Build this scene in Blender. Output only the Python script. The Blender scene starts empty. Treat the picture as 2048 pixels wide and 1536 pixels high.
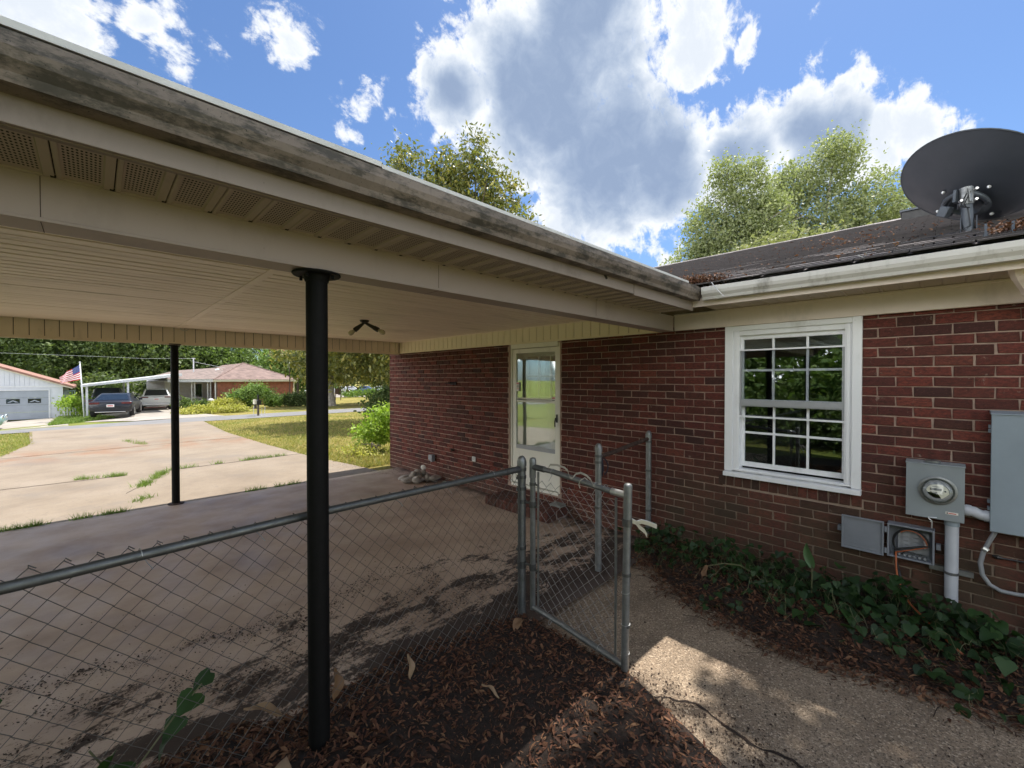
import bpy, math, random
import numpy as np
from mathutils import Vector, Matrix

random.seed(7)
RNG = np.random.default_rng(7)
SC = bpy.context.scene
COL = SC.collection

# ------------------------------------------------------------------ camera
cam_d = bpy.data.cameras.new("camera")
cam = bpy.data.objects.new("camera", cam_d)
COL.objects.link(cam)
cam_d.sensor_width = 36.0
cam_d.lens = 14.941
cam_d.clip_start = 0.02
cam_d.clip_end = 3000
cam.location = (0, 0, 1.845)
cam.rotation_euler = (math.radians(90 - 0.7414), 0, math.radians(-44.5))
SC.camera = cam

# ------------------------------------------------------------------ light
SUN_DIR = Vector((1.022, 0.185, 2.68)).normalized()
SUN_STRENGTH = 2.0
SKY_STRENGTH = 0.050
EXPOSURE = 2.05
sun_d = bpy.data.lights.new("sun", 'SUN')
sun_d.energy = SUN_STRENGTH
sun_d.angle = math.radians(0.53)
sun_d.color = (1.0, 0.95, 0.87)
sun = bpy.data.objects.new("sun", sun_d)
COL.objects.link(sun)
sun.location = (10, 2, 30)
sun.rotation_euler = SUN_DIR.to_track_quat('Z', 'Y').to_euler()

SC.view_settings.view_transform = 'Standard'
SC.view_settings.look = 'None'
SC.view_settings.exposure = EXPOSURE
SC.view_settings.gamma = 1.0
SC.view_settings.use_curve_mapping = False
SC.render.engine = 'CYCLES'
SC.cycles.use_denoising = True
SC.cycles.max_bounces = 10
SC.cycles.diffuse_bounces = 5
SC.cycles.glossy_bounces = 4
SC.cycles.transparent_max_bounces = 16
SC.cycles.sample_clamp_indirect = 6.0


class NT:
    """small helper for building node trees"""
    def __init__(self, tree):
        self.t = tree
        self.n = tree.nodes
        self.l = tree.links

    def node(self, kind, **kw):
        nd = self.n.new(kind)
        for k, v in kw.items():
            setattr(nd, k, v)
        return nd

    def put(self, sock, v):
        if hasattr(v, 'links'):
            self.l.new(v, sock)
        elif v is not None:
            if sock.type == 'RGBA' and not isinstance(v, (int, float)) and len(v) == 3:
                v = (*v, 1.0)
            sock.default_value = v

    def math(self, op, a, b=None, c=None, clamp=False):
        nd = self.node('ShaderNodeMath', operation=op, use_clamp=clamp)
        self.put(nd.inputs[0], a)
        if b is not None:
            self.put(nd.inputs[1], b)
        if c is not None:
            self.put(nd.inputs[2], c)
        return nd.outputs[0]

    def vmath(self, op, a, b=None, out=0):
        nd = self.node('ShaderNodeVectorMath', operation=op)
        self.put(nd.inputs[0], a)
        if b is not None:
            self.put(nd.inputs[1], b)
        return nd.outputs[out]

    def scale(self, v, s):
        return self.vmath('MULTIPLY', v, s)

    def noise(self, vec=None, scale=5.0, detail=4.0, rough=0.55, dist=0.0, out='Fac'):
        nd = self.node('ShaderNodeTexNoise')
        if vec is not None:
            self.l.new(vec, nd.inputs['Vector'])
        nd.inputs['Scale'].default_value = scale
        nd.inputs['Detail'].default_value = detail
        nd.inputs['Roughness'].default_value = rough
        nd.inputs['Distortion'].default_value = dist
        return nd.outputs[out]

    def voronoi(self, vec=None, scale=5.0, out='Distance', feature='F1'):
        nd = self.node('ShaderNodeTexVoronoi', feature=feature)
        if vec is not None:
            self.l.new(vec, nd.inputs['Vector'])
        nd.inputs['Scale'].default_value = scale
        return nd.outputs[out]

    def maprange(self, v, a, b, c=0.0, d=1.0, smooth=True):
        nd = self.node('ShaderNodeMapRange')
        nd.interpolation_type = 'SMOOTHSTEP' if smooth else 'LINEAR'
        nd.clamp = True if not smooth else nd.clamp
        self.put(nd.inputs[0], v)
        for i, x in enumerate((a, b, c, d)):
            self.put(nd.inputs[i + 1], x)
        return nd.outputs[0]

    def ramp(self, fac, stops, mode='LINEAR'):
        nd = self.node('ShaderNodeValToRGB')
        cr = nd.color_ramp
        cr.interpolation = mode
        while len(cr.elements) < len(stops):
            cr.elements.new(0.5)
        for e, (p, c) in zip(cr.elements, stops):
            e.position = p
            e.color = (*c, 1.0) if len(c) == 3 else c
        self.put(nd.inputs[0], fac)
        return nd.outputs[0]

    def mix(self, fac, a, b, blend='MIX'):
        nd = self.node('ShaderNodeMix', data_type='RGBA', blend_type=blend)
        self.put(nd.inputs[0], fac)
        self.put(nd.inputs[6], a)
        self.put(nd.inputs[7], b)
        return nd.outputs[2]

    def sep(self, v):
        nd = self.node('ShaderNodeSeparateXYZ')
        self.l.new(v, nd.inputs[0])
        return nd.outputs

    def pos(self):
        return self.node('ShaderNodeNewGeometry').outputs['Position']

    def objco(self):
        return self.node('ShaderNodeTexCoord').outputs['Object']

    def bump(self, h, strength=0.3, dist=0.01):
        nd = self.node('ShaderNodeBump')
        nd.inputs['Strength'].default_value = strength
        nd.inputs['Distance'].default_value = dist
        self.l.new(h, nd.inputs['Height'])
        return nd.outputs[0]


# ------------------------------------------------------------------ world sky with clouds
world = bpy.data.worlds.new("World")
SC.world = world
world.use_nodes = True
w = NT(world.node_tree)
w.n.clear()
sky = w.node('ShaderNodeTexSky', sky_type='NISHITA')
sky.sun_disc = False
sky.sun_elevation = math.asin(SUN_DIR.z)
sky.sun_rotation = math.atan2(SUN_DIR.x, SUN_DIR.y)
sky.air_density = 1.0
sky.dust_density = 0.6
sky.ozone_density = 2.5
cdir = w.node('ShaderNodeTexCoord').outputs['Generated']
wob = w.noise(cdir, 5.0, 3.0, 0.6, 0.0, 'Color')
wobv = w.vmath('MULTIPLY', w.vmath('SUBTRACT', wob, (0.5, 0.5, 0.5)), (0.16, 0.16, 0.16))
cdw = w.vmath('ADD', cdir, wobv)
CLOUDS = [(0.622, 0.471, 0.626, 0.118), (0.639, 0.544, 0.543, 0.195), (0.746, 0.501, 0.439, 0.163),
          (0.815, 0.394, 0.425, 0.119), (0.495, 0.675, 0.548, 0.083), (0.860, 0.270, 0.434, 0.083),
          (0.897, 0.147, 0.417, 0.085), (0.926, 0.078, 0.368, 0.070), (0.733, 0.311, 0.605, 0.069),
          (-0.057, 0.870, 0.490, 0.075), (0.081, 0.831, 0.550, 0.036), (0.114, 0.849, 0.516, 0.039),
          (0.128, 0.862, 0.490, 0.027), (0.228, 0.789, 0.570, 0.040), (0.184, 0.806, 0.563, 0.025),
          (0.366, 0.765, 0.530, 0.036), (0.364, 0.804, 0.471, 0.033), (0.490, 0.579, 0.652, 0.038),
          (0.810, 0.272, 0.520, 0.015), (0.788, 0.541, 0.294, 0.023), (0.830, 0.134, 0.542, 0.016),
          (0.871, 0.426, 0.245, 0.034), (0.735, 0.583, 0.346, 0.055), (0.450, 0.693, 0.563, 0.042),
          (0.785, 0.225, 0.577, 0.024)]
blob = None
big = None
for i_, (bx, by, bz, br) in enumerate(CLOUDS):
    dd = w.vmath('DISTANCE', cdw, (bx, by, bz), out=1)
    v = w.math('MULTIPLY_ADD', dd, -1.0 / (br * 1.25), 1.0)
    if br < 0.055:
        v = w.math('MULTIPLY_ADD', v, 0.55, -0.10)
    blob = v if blob is None else w.math('MAXIMUM', blob, v)
    if br > 0.076:
        big = v if big is None else w.math('SMOOTH_MAX', big, v, 0.2)
blob = w.math('MAXIMUM', blob, -0.9)
blob = w.math('MINIMUM', blob, 0.62)
# away from the cumulus in view the unseen sky gets fuller cloud to add fill light
far_n = w.noise(cdir, 2.1, 3.0, 0.5)
far_field = w.maprange(far_n, 0.36, 0.58, -0.85, 0.62)
view_zone = w.maprange(w.vmath('DISTANCE', cdir, (0.62, 0.58, 0.53), out=1), 0.75, 1.0, 0.0, 1.0)
zone_off = w.math('MULTIPLY_ADD', view_zone, 1.4, -1.4)
field = w.math('MAXIMUM', blob, w.math('ADD', far_field, zone_off))
bigf = w.math('MAXIMUM', big, w.math('ADD', w.maprange(far_n, 0.50, 0.72, -0.6, 0.25), zone_off))
puff = w.noise(cdir, 8.0, 12.0, 0.62, 0.35)
puff2 = w.noise(cdir, 30.0, 8.0, 0.65, 0.3)
streaks = w.noise(w.vmath('MULTIPLY', cdir, (9.0, 26.0, 14.0)), 1.6, 8.0, 0.65, 0.5)
dens = w.math('ADD', field, w.math('MULTIPLY', w.math('SUBTRACT', puff, 0.5), 1.5))
dens = w.math('ADD', dens, w.math('MULTIPLY', w.math('SUBTRACT', puff2, 0.5), 0.75))
dens = w.math('ADD', dens, w.math('MULTIPLY', w.math('SUBTRACT', streaks, 0.5), 0.85))
cover = w.maprange(dens, -0.02, 0.30, 0.0, 1.0)
cover = w.math('MULTIPLY', cover, w.maprange(dens, -0.02, 0.14, 0.3, 1.0))
relief = w.noise(cdir, 4.5, 7.0, 0.55, 0.5)
relief2 = w.noise(cdir, 13.0, 8.0, 0.6, 0.4)
fluff = w.noise(cdir, 30.0, 10.0, 0.62, 0.6)
cd_ = w.math('ADD', bigf, w.math('MULTIPLY', w.math('SUBTRACT', relief, 0.5), 0.85))
cd_ = w.math('ADD', cd_, w.math('MULTIPLY', w.math('SUBTRACT', relief2, 0.5), 0.55))
core = w.maprange(cd_, 0.02, 0.80, 0.0, 1.0)
core = w.math('ADD', core, w.math('MULTIPLY', w.math('SUBTRACT', fluff, 0.52), 0.40), clamp=True)
core = w.math('MAXIMUM', core, w.maprange(dens, 0.10, 0.7, 0.16, 0.34))
k_ = 1.0 / SKY_STRENGTH / (2 ** EXPOSURE)
# clouds toward the sun are back lit (grey bases, white rims), unseen ones away from it are made overbright to lift the shade
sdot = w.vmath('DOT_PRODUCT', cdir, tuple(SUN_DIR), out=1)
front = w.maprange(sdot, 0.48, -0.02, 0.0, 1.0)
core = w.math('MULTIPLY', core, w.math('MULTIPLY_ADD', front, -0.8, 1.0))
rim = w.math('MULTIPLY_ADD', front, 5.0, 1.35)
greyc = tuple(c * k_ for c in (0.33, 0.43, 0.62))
warm = (1.0, 0.975, 0.93)
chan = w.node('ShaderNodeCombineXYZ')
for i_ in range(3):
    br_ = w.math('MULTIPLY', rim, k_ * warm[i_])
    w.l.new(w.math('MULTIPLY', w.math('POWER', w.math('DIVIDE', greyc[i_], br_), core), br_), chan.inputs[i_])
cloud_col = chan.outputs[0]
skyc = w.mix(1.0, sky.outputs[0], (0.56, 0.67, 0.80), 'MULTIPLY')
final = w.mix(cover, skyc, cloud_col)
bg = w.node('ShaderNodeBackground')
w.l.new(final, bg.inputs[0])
bg.inputs[1].default_value = SKY_STRENGTH
wo = w.node('ShaderNodeOutputWorld')
w.l.new(bg.outputs[0], wo.inputs[0])

# ------------------------------------------------------------------ mesh helpers
WP = {}          # world position of every parent


def set_props(o, label=None, cat=None, group=None, kind=None):
    if label:
        o['label'] = label
    if cat:
        o['category'] = cat
    if group:
        o['group'] = group
    if kind:
        o['kind'] = kind


def thing(name, label, cat, loc=(0, 0, 0), group=None):
    o = bpy.data.objects.new(name, None)
    o.empty_display_size = 0.1
    COL.objects.link(o)
    o.location = loc
    WP[o] = Vector(loc)
    set_props(o, label, cat, group)
    return o


def link_obj(name, me, parent=None, loc=None):
    o = bpy.data.objects.new(name, me)
    COL.objects.link(o)
    if parent is not None:
        o.parent = parent
        if loc is not None:
            o.location = Vector(loc) - WP[parent]
        WP[o] = WP[parent] + o.location
    else:
        if loc is not None:
            o.location = loc
        WP[o] = Vector(o.location)
    return o


class MB:
    def __init__(self):
        self.v = []
        self.f = []
        self.m = []

    def add(self, verts, faces, m=0):
        b = len(self.v)
        self.v.extend([tuple(p) for p in verts])
        self.f.extend([tuple(i + b for i in fc) for fc in faces])
        self.m.extend([m] * len(faces))
        return self

    def box(self, x0, x1, y0, y1, z0, z1, m=0):
        x0, x1 = min(x0, x1), max(x0, x1)
        y0, y1 = min(y0, y1), max(y0, y1)
        z0, z1 = min(z0, z1), max(z0, z1)
        p = [(x0, y0, z0), (x1, y0, z0), (x1, y1, z0), (x0, y1, z0), (x0, y0, z1), (x1, y0, z1), (x1, y1, z1), (x0, y1, z1)]
        return self.add(p, [(0, 3, 2, 1), (4, 5, 6, 7), (0, 1, 5, 4), (1, 2, 6, 5), (2, 3, 7, 6), (3, 0, 4, 7)], m)

    def obox(self, c, ax, ay, az, hx, hy, hz, m=0):
        c = Vector(c)
        ax, ay, az = Vector(ax).normalized(), Vector(ay).normalized(), Vector(az).normalized()
        p = []
        for sz in (-1, 1):
            for sx, sy in ((-1, -1), (1, -1), (1, 1), (-1, 1)):
                p.append(c + ax * hx * sx + ay * hy * sy + az * hz * sz)
        return self.add(p, [(0, 3, 2, 1), (4, 5, 6, 7), (0, 1, 5, 4), (1, 2, 6, 5), (2, 3, 7, 6), (3, 0, 4, 7)], m)

    def bar(self, a, b, w_, h_, m=0, up=(0, 0, 1)):
        a, b = Vector(a), Vector(b)
        d = (b - a)
        L = d.length
        d.normalize()
        s = d.cross(Vector(up))
        if s.length < 1e-4:
            s = d.cross(Vector((1, 0, 0)))
        s.normalize()
        u = s.cross(d)
        return self.obox((a + b) / 2, d, s, u, L / 2, w_ / 2, h_ / 2, m)

    def tube(self, path, r, n=8, m=0, caps=True, squash=None):
        P = [Vector(p) for p in path]
        k = len(P)
        R = r if isinstance(r, (list, tuple)) else [r] * k
        T = []
        for i in range(k):
            a = P[max(0, i - 1)]
            b = P[min(k - 1, i + 1)]
            t = (b - a)
            if t.length < 1e-9:
                t = Vector((0, 0, 1))
            T.append(t.normalized())
        ref = Vector((0, 0, 1)) if abs(T[0].z) < 0.9 else Vector((1, 0, 0))
        u = T[0].cross(ref).normalized()
        verts = []
        for i in range(k):
            t = T[i]
            u = (u - t * u.dot(t))
            if u.length < 1e-6:
                u = t.cross(Vector((0, 1, 0.3)))
            u.normalize()
            v = t.cross(u)
            for j in range(n):
                a = 2 * math.pi * j / n
                verts.append(P[i] + u * (R[i] * math.cos(a)) + v * (R[i] * math.sin(a) * (squash or 1.0)))
        faces = []
        for i in range(k - 1):
            for j in range(n):
                j2 = (j + 1) % n
                faces.append((i * n + j, i * n + j2, (i + 1) * n + j2, (i + 1) * n + j))
        if caps:
            faces.append(tuple(reversed(range(n))))
            faces.append(tuple((k - 1) * n + j for j in range(n)))
        return self.add(verts, faces, m)

    def prism(self, poly, axis, a0, a1, m=0):
        """poly: 2d points in the plane across `axis` (x: (y,z), y: (x,z), z: (x,y))"""
        def mk(p, a):
            return {'x': (a, p[0], p[1]), 'y': (p[0], a, p[1]), 'z': (p[0], p[1], a)}[axis]
        n = len(poly)
        verts = [mk(p, a0) for p in poly] + [mk(p, a1) for p in poly]
        faces = [(i, (i + 1) % n, n + (i + 1) % n, n + i) for i in range(n)]
        faces += [tuple(reversed(range(n))), tuple(range(n, 2 * n))]
        return self.add(verts, faces, m)

    def lathe(self, prof, origin, axis=(0, 0, 1), n=24, m=0, sx=1.0, sy=1.0, ref=None):
        o = Vector(origin)
        a = Vector(axis).normalized()
        rf = Vector(ref) if ref else (Vector((0, 0, 1)) if abs(a.z) < 0.9 else Vector((1, 0, 0)))
        u = rf - a * rf.dot(a)
        u.normalize()
        v = a.cross(u)
        verts = []
        for (r, h) in prof:
            for j in range(n):
                t = 2 * math.pi * j / n
                verts.append(o + a * h + u * (r * sx * math.cos(t)) + v * (r * sy * math.sin(t)))
        faces = []
        for i in range(len(prof) - 1):
            for j in range(n):
                j2 = (j + 1) % n
                faces.append((i * n + j, i * n + j2, (i + 1) * n + j2, (i + 1) * n + j))
        faces.append(tuple(reversed(range(n))))
        faces.append(tuple((len(prof) - 1) * n + j for j in range(n)))
        return self.add(verts, faces, m)

    def mesh(self, name, mats, off=Vector((0, 0, 0)), smooth=False):
        me = bpy.data.meshes.new(name)
        me.from_pydata([(p[0] - off[0], p[1] - off[1], p[2] - off[2]) for p in self.v], [], self.f)
        mats = mats if isinstance(mats, (list, tuple)) else [mats]
        for mt in mats:
            me.materials.append(mt)
        if len(mats) > 1:
            me.polygons.foreach_set('material_index', self.m)
        if smooth:
            me.polygons.foreach_set('use_smooth', [True] * len(me.polygons))
        me.update()
        return me

    def build(self, name, mats, parent=None, smooth=False, bevel=0.0, label=None, kind=None, loc=None, auto=None):
        if parent is not None:
            off = WP[parent]
        else:
            off = Vector(loc) if loc is not None else Vector((0, 0, 0))
        me = self.mesh(name, mats, off, smooth)
        o = link_obj(name, me, parent, None if parent is not None else off)
        if bevel > 0:
            md = o.modifiers.new('bevel', 'BEVEL')
            md.width = bevel
            md.segments = 2
            md.limit_method = 'ANGLE'
            md.angle_limit = math.radians(40)
        if auto:
            me.polygons.foreach_set('use_smooth', [True] * len(me.polygons))
            me.set_sharp_from_angle(angle=math.radians(auto))
        if label:
            o['label'] = label
        if kind:
            o['kind'] = kind
        return o


def solo(mb, name, mats, label, cat, loc, group=None, kind=None, **kw):
    o = mb.build(name, mats, None, loc=loc, **kw)
    set_props(o, label, cat, group, kind)
    return o


def np_mesh(name, V, F, mats, midx=None, smooth=False):
    """V (n,3) float, F (m,k) int arrays"""
    me = bpy.data.meshes.new(name)
    V = np.asarray(V, dtype=np.float32)
    F = np.asarray(F, dtype=np.int32)
    k = F.shape[1]
    me.vertices.add(len(V))
    me.vertices.foreach_set('co', V.ravel())
    me.loops.add(F.size)
    me.loops.foreach_set('vertex_index', F.ravel())
    me.polygons.add(len(F))
    me.polygons.foreach_set('loop_start', np.arange(0, F.size, k, dtype=np.int32))
    me.polygons.foreach_set('loop_total', np.full(len(F), k, dtype=np.int32))
    for mt in (mats if isinstance(mats, (list, tuple)) else [mats]):
        me.materials.append(mt)
    if midx is not None:
        me.polygons.foreach_set('material_index', np.asarray(midx, dtype=np.int32))
    if smooth:
        me.polygons.foreach_set('use_smooth', np.ones(len(F), dtype=bool))
    me.update(calc_edges=True)
    return me


# ------------------------------------------------------------------ materials
def new_mat(name):
    m = bpy.data.materials.new(name)
    m.use_nodes = True
    nt = NT(m.node_tree)
    nt.n.clear()
    out = nt.node('ShaderNodeOutputMaterial')
    bs = nt.node('ShaderNodeBsdfPrincipled')
    nt.l.new(bs.outputs[0], out.inputs[0])
    return m, nt, bs, out


def plain(name, col, rough=0.6, metal=0.0, var=0.12, vscale=6.0, bump=0.0, bscale=60.0, spec=0.5, coat=0.0):
    m, nt, bs, out = new_mat(name)
    p = nt.objco()
    n1 = nt.noise(p, vscale, 5, 0.6)
    dark = tuple(c * (1 - var * 2) for c in col)
    lite = tuple(min(1, c * (1 + var)) for c in col)
    nt.put(bs.inputs['Base Color'], nt.ramp(n1, [(0.3, dark), (0.7, lite)]))
    nt.put(bs.inputs['Roughness'], nt.maprange(nt.noise(p, vscale * 3, 3), 0.3, 0.7, rough * 0.85, min(1, rough * 1.12)))
    bs.inputs['Metallic'].default_value = metal
    bs.inputs['Specular IOR Level'].default_value = spec
    bs.inputs['Coat Weight'].default_value = coat
    if bump:
        nt.put(bs.inputs['Normal'], nt.bump(nt.noise(p, bscale, 4, 0.6), bump, 0.004))
    return m


def rand_src(nt, src):
    if src == 'island':
        return nt.node('ShaderNodeNewGeometry').outputs['Random Per Island']
    return nt.node('ShaderNodeObjectInfo').outputs['Random']


def brick_mat(name, src):
    m, nt, bs, out = new_mat(name)
    p = nt.pos()
    r = rand_src(nt, src)
    base = nt.ramp(r, [(0.0, (0.061, 0.024, 0.020)), (0.14, (0.160, 0.043, 0.034)), (0.28, (0.104, 0.032, 0.026)),
                       (0.42, (0.191, 0.048, 0.036)), (0.56, (0.078, 0.033, 0.027)), (0.7, (0.143, 0.038, 0.032)),
                       (0.82, (0.207, 0.059, 0.041)), (0.93, (0.052, 0.025, 0.024)), (1.0, (0.127, 0.034, 0.029))])
    sp = nt.scale(p, (1, 1, 3.0))
    base = nt.mix(nt.maprange(nt.noise(sp, 22, 8, 0.78), 0.40, 0.62, 0, 0.75), base, (0.040, 0.020, 0.017))
    base = nt.mix(nt.maprange(nt.noise(sp, 60, 4, 0.7), 0.56, 0.70, 0, 0.5), base, (0.25, 0.115, 0.085))
    # lime bloom and smears of mortar
    base = nt.mix(nt.maprange(nt.noise(p, 11, 6, 0.75), 0.62, 0.71, 0, 0.6), base, (0.36, 0.29, 0.24))
    # algae growing below and beside the window, soil splash near the bed
    s = nt.sep(p)
    al = nt.math('MULTIPLY', nt.maprange(s[1], 2.8, 1.9, 0.0, 1), nt.maprange(s[2], 1.35, 0.35, 0, 1))
    al = nt.math('MULTIPLY', al, nt.maprange(nt.noise(p, 2.6, 5, 0.6), 0.3, 0.6, 0.25, 1))
    base = nt.mix(nt.math('MULTIPLY', al, 0.7), base, (0.060, 0.050, 0.032))
    soil = nt.math('MULTIPLY', nt.maprange(s[2], 0.34, 0.0, 0, 1), nt.maprange(nt.noise(p, 5, 5, 0.7), 0.3, 0.7, 0.2, 0.75))
    base = nt.mix(soil, base, (0.12, 0.075, 0.055))
    nt.put(bs.inputs['Base Color'], base)
    bs.inputs['Roughness'].default_value = 0.9
    bs.inputs['Specular IOR Level'].default_value = 0.25
    h = nt.math('ADD', nt.math('MULTIPLY', nt.noise(sp, 90, 5, 0.7), 0.6), nt.noise(nt.scale(p, (1, 2, 0.6)), 140, 2, 0.5))
    nt.put(bs.inputs['Normal'], nt.bump(h, 0.55, 0.004))
    return m


def mortar_mat():
    m, nt, bs, out = new_mat('mortar')
    p = nt.pos()
    c = nt.ramp(nt.noise(p, 14, 6, 0.7), [(0.3, (0.28, 0.195, 0.155)), (0.7, (0.47, 0.35, 0.285))])
    s = nt.sep(p)
    al = nt.math('MULTIPLY', nt.maprange(s[1], 2.8, 1.6, 0, 1), nt.maprange(s[2], 1.25, 0.2, 0, 0.7))
    c = nt.mix(al, c, (0.14, 0.115, 0.075))
    nt.put(bs.inputs['Base Color'], c)
    bs.inputs['Roughness'].default_value = 0.95
    nt.put(bs.inputs['Normal'], nt.bump(nt.noise(p, 130, 4, 0.7), 0.6, 0.003))
    return m


def painted_trim(name, col, grime=(0.10, 0.085, 0.065), amount=0.25, gscale=3.0, rough=0.55):
    m, nt, bs, out = new_mat(name)
    p = nt.pos()
    g = nt.noise(nt.scale(p, (1.0, 1.0, 0.45)), gscale, 7, 0.68)
    c = nt.mix(nt.maprange(nt.noise(p, 1.1, 4, 0.5), 0.3, 0.7, 0, 0.35), col, tuple(x * 0.86 for x in col))
    c = nt.mix(nt.maprange(g, 0.52, 0.78, 0, amount), c, grime)
    c = nt.mix(nt.maprange(nt.noise(p, 45, 3, 0.7), 0.68, 0.76, 0, amount), c, grime)
    nt.put(bs.inputs['Base Color'], c)
    bs.inputs['Roughness'].default_value = rough
    nt.put(bs.inputs['Normal'], nt.bump(nt.noise(p, 3.0, 3, 0.5), 0.12, 0.02))
    return m


def gutter_mat():
    """cream painted metal with grey-black mildew blotches"""
    m, nt, bs, out = new_mat('mildewed gutter paint')
    p = nt.pos()
    st = nt.scale(p, (0.55, 0.75, 1.6))
    c = nt.mix(nt.maprange(nt.noise(p, 2.0, 5, 0.6), 0.35, 0.7, 0, 0.7), (0.255, 0.208, 0.174), (0.170, 0.138, 0.115))
    a = nt.maprange(nt.noise(st, 9.0, 10, 0.74), 0.45, 0.60, 0, 0.9)
    b = nt.maprange(nt.noise(nt.scale(p, (1, 1, 0.35)), 22, 6, 0.7), 0.50, 0.72, 0, 0.7)
    sx = nt.sep(p)
    near = 1.0
    c = nt.mix(nt.math('MULTIPLY', a, near), c, (0.047, 0.043, 0.034))
    c = nt.mix(nt.math('MULTIPLY', b, nt.math('MULTIPLY', near, 0.75)), c, (0.093, 0.081, 0.064))
    c = nt.mix(nt.maprange(nt.noise(p, 120, 2, 0.6), 0.66, 0.72, 0, 0.8), c, (0.025, 0.024, 0.020))
    nt.put(bs.inputs['Base Color'], c)
    bs.inputs['Roughness'].default_value = 0.6
    nt.put(bs.inputs['Normal'], nt.bump(nt.noise(p, 7.0, 4, 0.6), 0.25, 0.02))
    return m


def ceiling_mat():
    m, nt, bs, out = new_mat('stained ceiling vinyl')
    p = nt.pos()
    r = nt.node('ShaderNodeObjectInfo').outputs['Random']
    c = nt.mix(r, (0.90, 0.78, 0.66), (0.84, 0.72, 0.60))
    st = nt.maprange(nt.noise(nt.scale(p, (0.5, 1.6, 1)), 2.6, 8, 0.7), 0.5, 0.75, 0, 0.42)
    c = nt.mix(st, c, (0.34, 0.27, 0.19))
    c = nt.mix(nt.maprange(nt.noise(nt.scale(p, (0.3, 4, 1)), 8, 6, 0.7), 0.56, 0.74, 0, 0.4), c, (0.27, 0.22, 0.16))
    nt.put(bs.inputs['Base Color'], c)
    bs.inputs['Roughness'].default_value = 0.5
    return m


def slab_mat():
    m, nt, bs, out = new_mat('stained slab concrete')
    p = nt.pos()
    s = nt.sep(p)
    c = nt.ramp(nt.noise(p, 1.3, 8, 0.62), [(0.28, (0.32, 0.225, 0.165)), (0.5, (0.47, 0.35, 0.265)), (0.72, (0.58, 0.455, 0.36))])
    c = nt.mix(nt.maprange(nt.noise(p, 0.7, 5, 0.6), 0.45, 0.7, 0, 0.5), c, (0.30, 0.205, 0.15))
    c = nt.mix(nt.maprange(nt.noise(p, 4.5, 8, 0.75), 0.60, 0.74, 0, 0.5), c, (0.48, 0.44, 0.39))
    # soil washed in under the fence, dried in streaks along the slab
    stv = nt.scale(p, (0.9, 1.9, 1))
    warp = nt.vmath('ADD', stv, nt.scale(nt.noise(p, 0.9, 3, 0.5, 0, 'Color'), (0.5, 0.5, 0)))
    streak = nt.math('ADD', nt.noise(warp, 2.1, 10, 0.74, 0.15), nt.math('MULTIPLY', nt.math('SUBTRACT', nt.noise(p, 34, 5, 0.7), 0.5), 0.28))
    edge = nt.maprange(s[1], 4.4, 2.3, -0.16, 0.17, False)
    dirt = nt.maprange(nt.math('ADD', streak, edge), 0.53, 0.62, 0, 0.94)
    dirt = nt.math('MULTIPLY', dirt, nt.maprange(s[1], 4.6, 3.9, 0, 1))
    c = nt.mix(nt.maprange(nt.noise(p, 120, 3, 0.7), 0.56, 0.68, 0, 0.35), c, (0.20, 0.145, 0.11))
    c = nt.mix(dirt, c, (0.036, 0.023, 0.018))
    # patchy darker tone toward the house wall
    wall = nt.math('MULTIPLY', nt.maprange(s[0], 3.75, 4.45, 0, 0.75), nt.maprange(nt.noise(p, 3.0, 6, 0.7), 0.38, 0.62, 0, 1))
    c = nt.mix(wall, c, (0.10, 0.075, 0.06))
    nt.put(bs.inputs['Base Color'], c)
    nt.put(bs.inputs['Roughness'], nt.math('ADD', nt.maprange(nt.noise(p, 3, 4), 0.3, 0.7, 0.44, 0.70), nt.math('MULTIPLY', dirt, 0.4), clamp=True))
    h = nt.math('ADD', nt.noise(p, 6, 6, 0.6), nt.math('MULTIPLY', nt.noise(p, 160, 3, 0.6), 0.12))
    nt.put(bs.inputs['Normal'], nt.bump(h, 0.22, 0.012))
    return m


def drive_mat():
    m, nt, bs, out = new_mat('old driveway concrete')
    p = nt.pos()
    s = nt.sep(p)
    c = nt.ramp(nt.noise(p, 0.8, 9, 0.66), [(0.25, (0.171, 0.131, 0.094)), (0.5, (0.239, 0.191, 0.141)), (0.75, (0.286, 0.235, 0.182))])
    c = nt.mix(nt.maprange(nt.noise(p, 0.45, 9, 0.7), 0.50, 0.66, 0, 0.6), c, (0.175, 0.150, 0.128))
    c = nt.mix(nt.maprange(nt.noise(p, 5.5, 8, 0.75), 0.52, 0.66, 0, 0.55), c, (0.19, 0.155, 0.12))
    c = nt.mix(nt.maprange(nt.noise(p, 22, 6, 0.75), 0.54, 0.66, 0, 0.45), c, (0.15, 0.125, 0.10))
    d = nt.math('ABSOLUTE', nt.math('SUBTRACT', s[1], nt.math('MULTIPLY_ADD', s[0], 0.09, 16.3)))
    clay = nt.math('MULTIPLY', nt.maprange(d, 2.4, 0.0, 0, 1), nt.maprange(nt.noise(p, 1.1, 6, 0.65), 0.40, 0.62, 0, 0.75))
    c = nt.mix(clay, c, (0.229, 0.117, 0.062))
    c = nt.mix(nt.maprange(nt.noise(p, 90, 3, 0.7), 0.58, 0.7, 0, 0.45), c, (0.089, 0.074, 0.059))
    nt.put(bs.inputs['Base Color'], c)
    bs.inputs['Roughness'].default_value = 0.9
    nt.put(bs.inputs['Normal'], nt.bump(nt.noise(p, 60, 5, 0.7), 0.4, 0.008))
    return m


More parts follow.
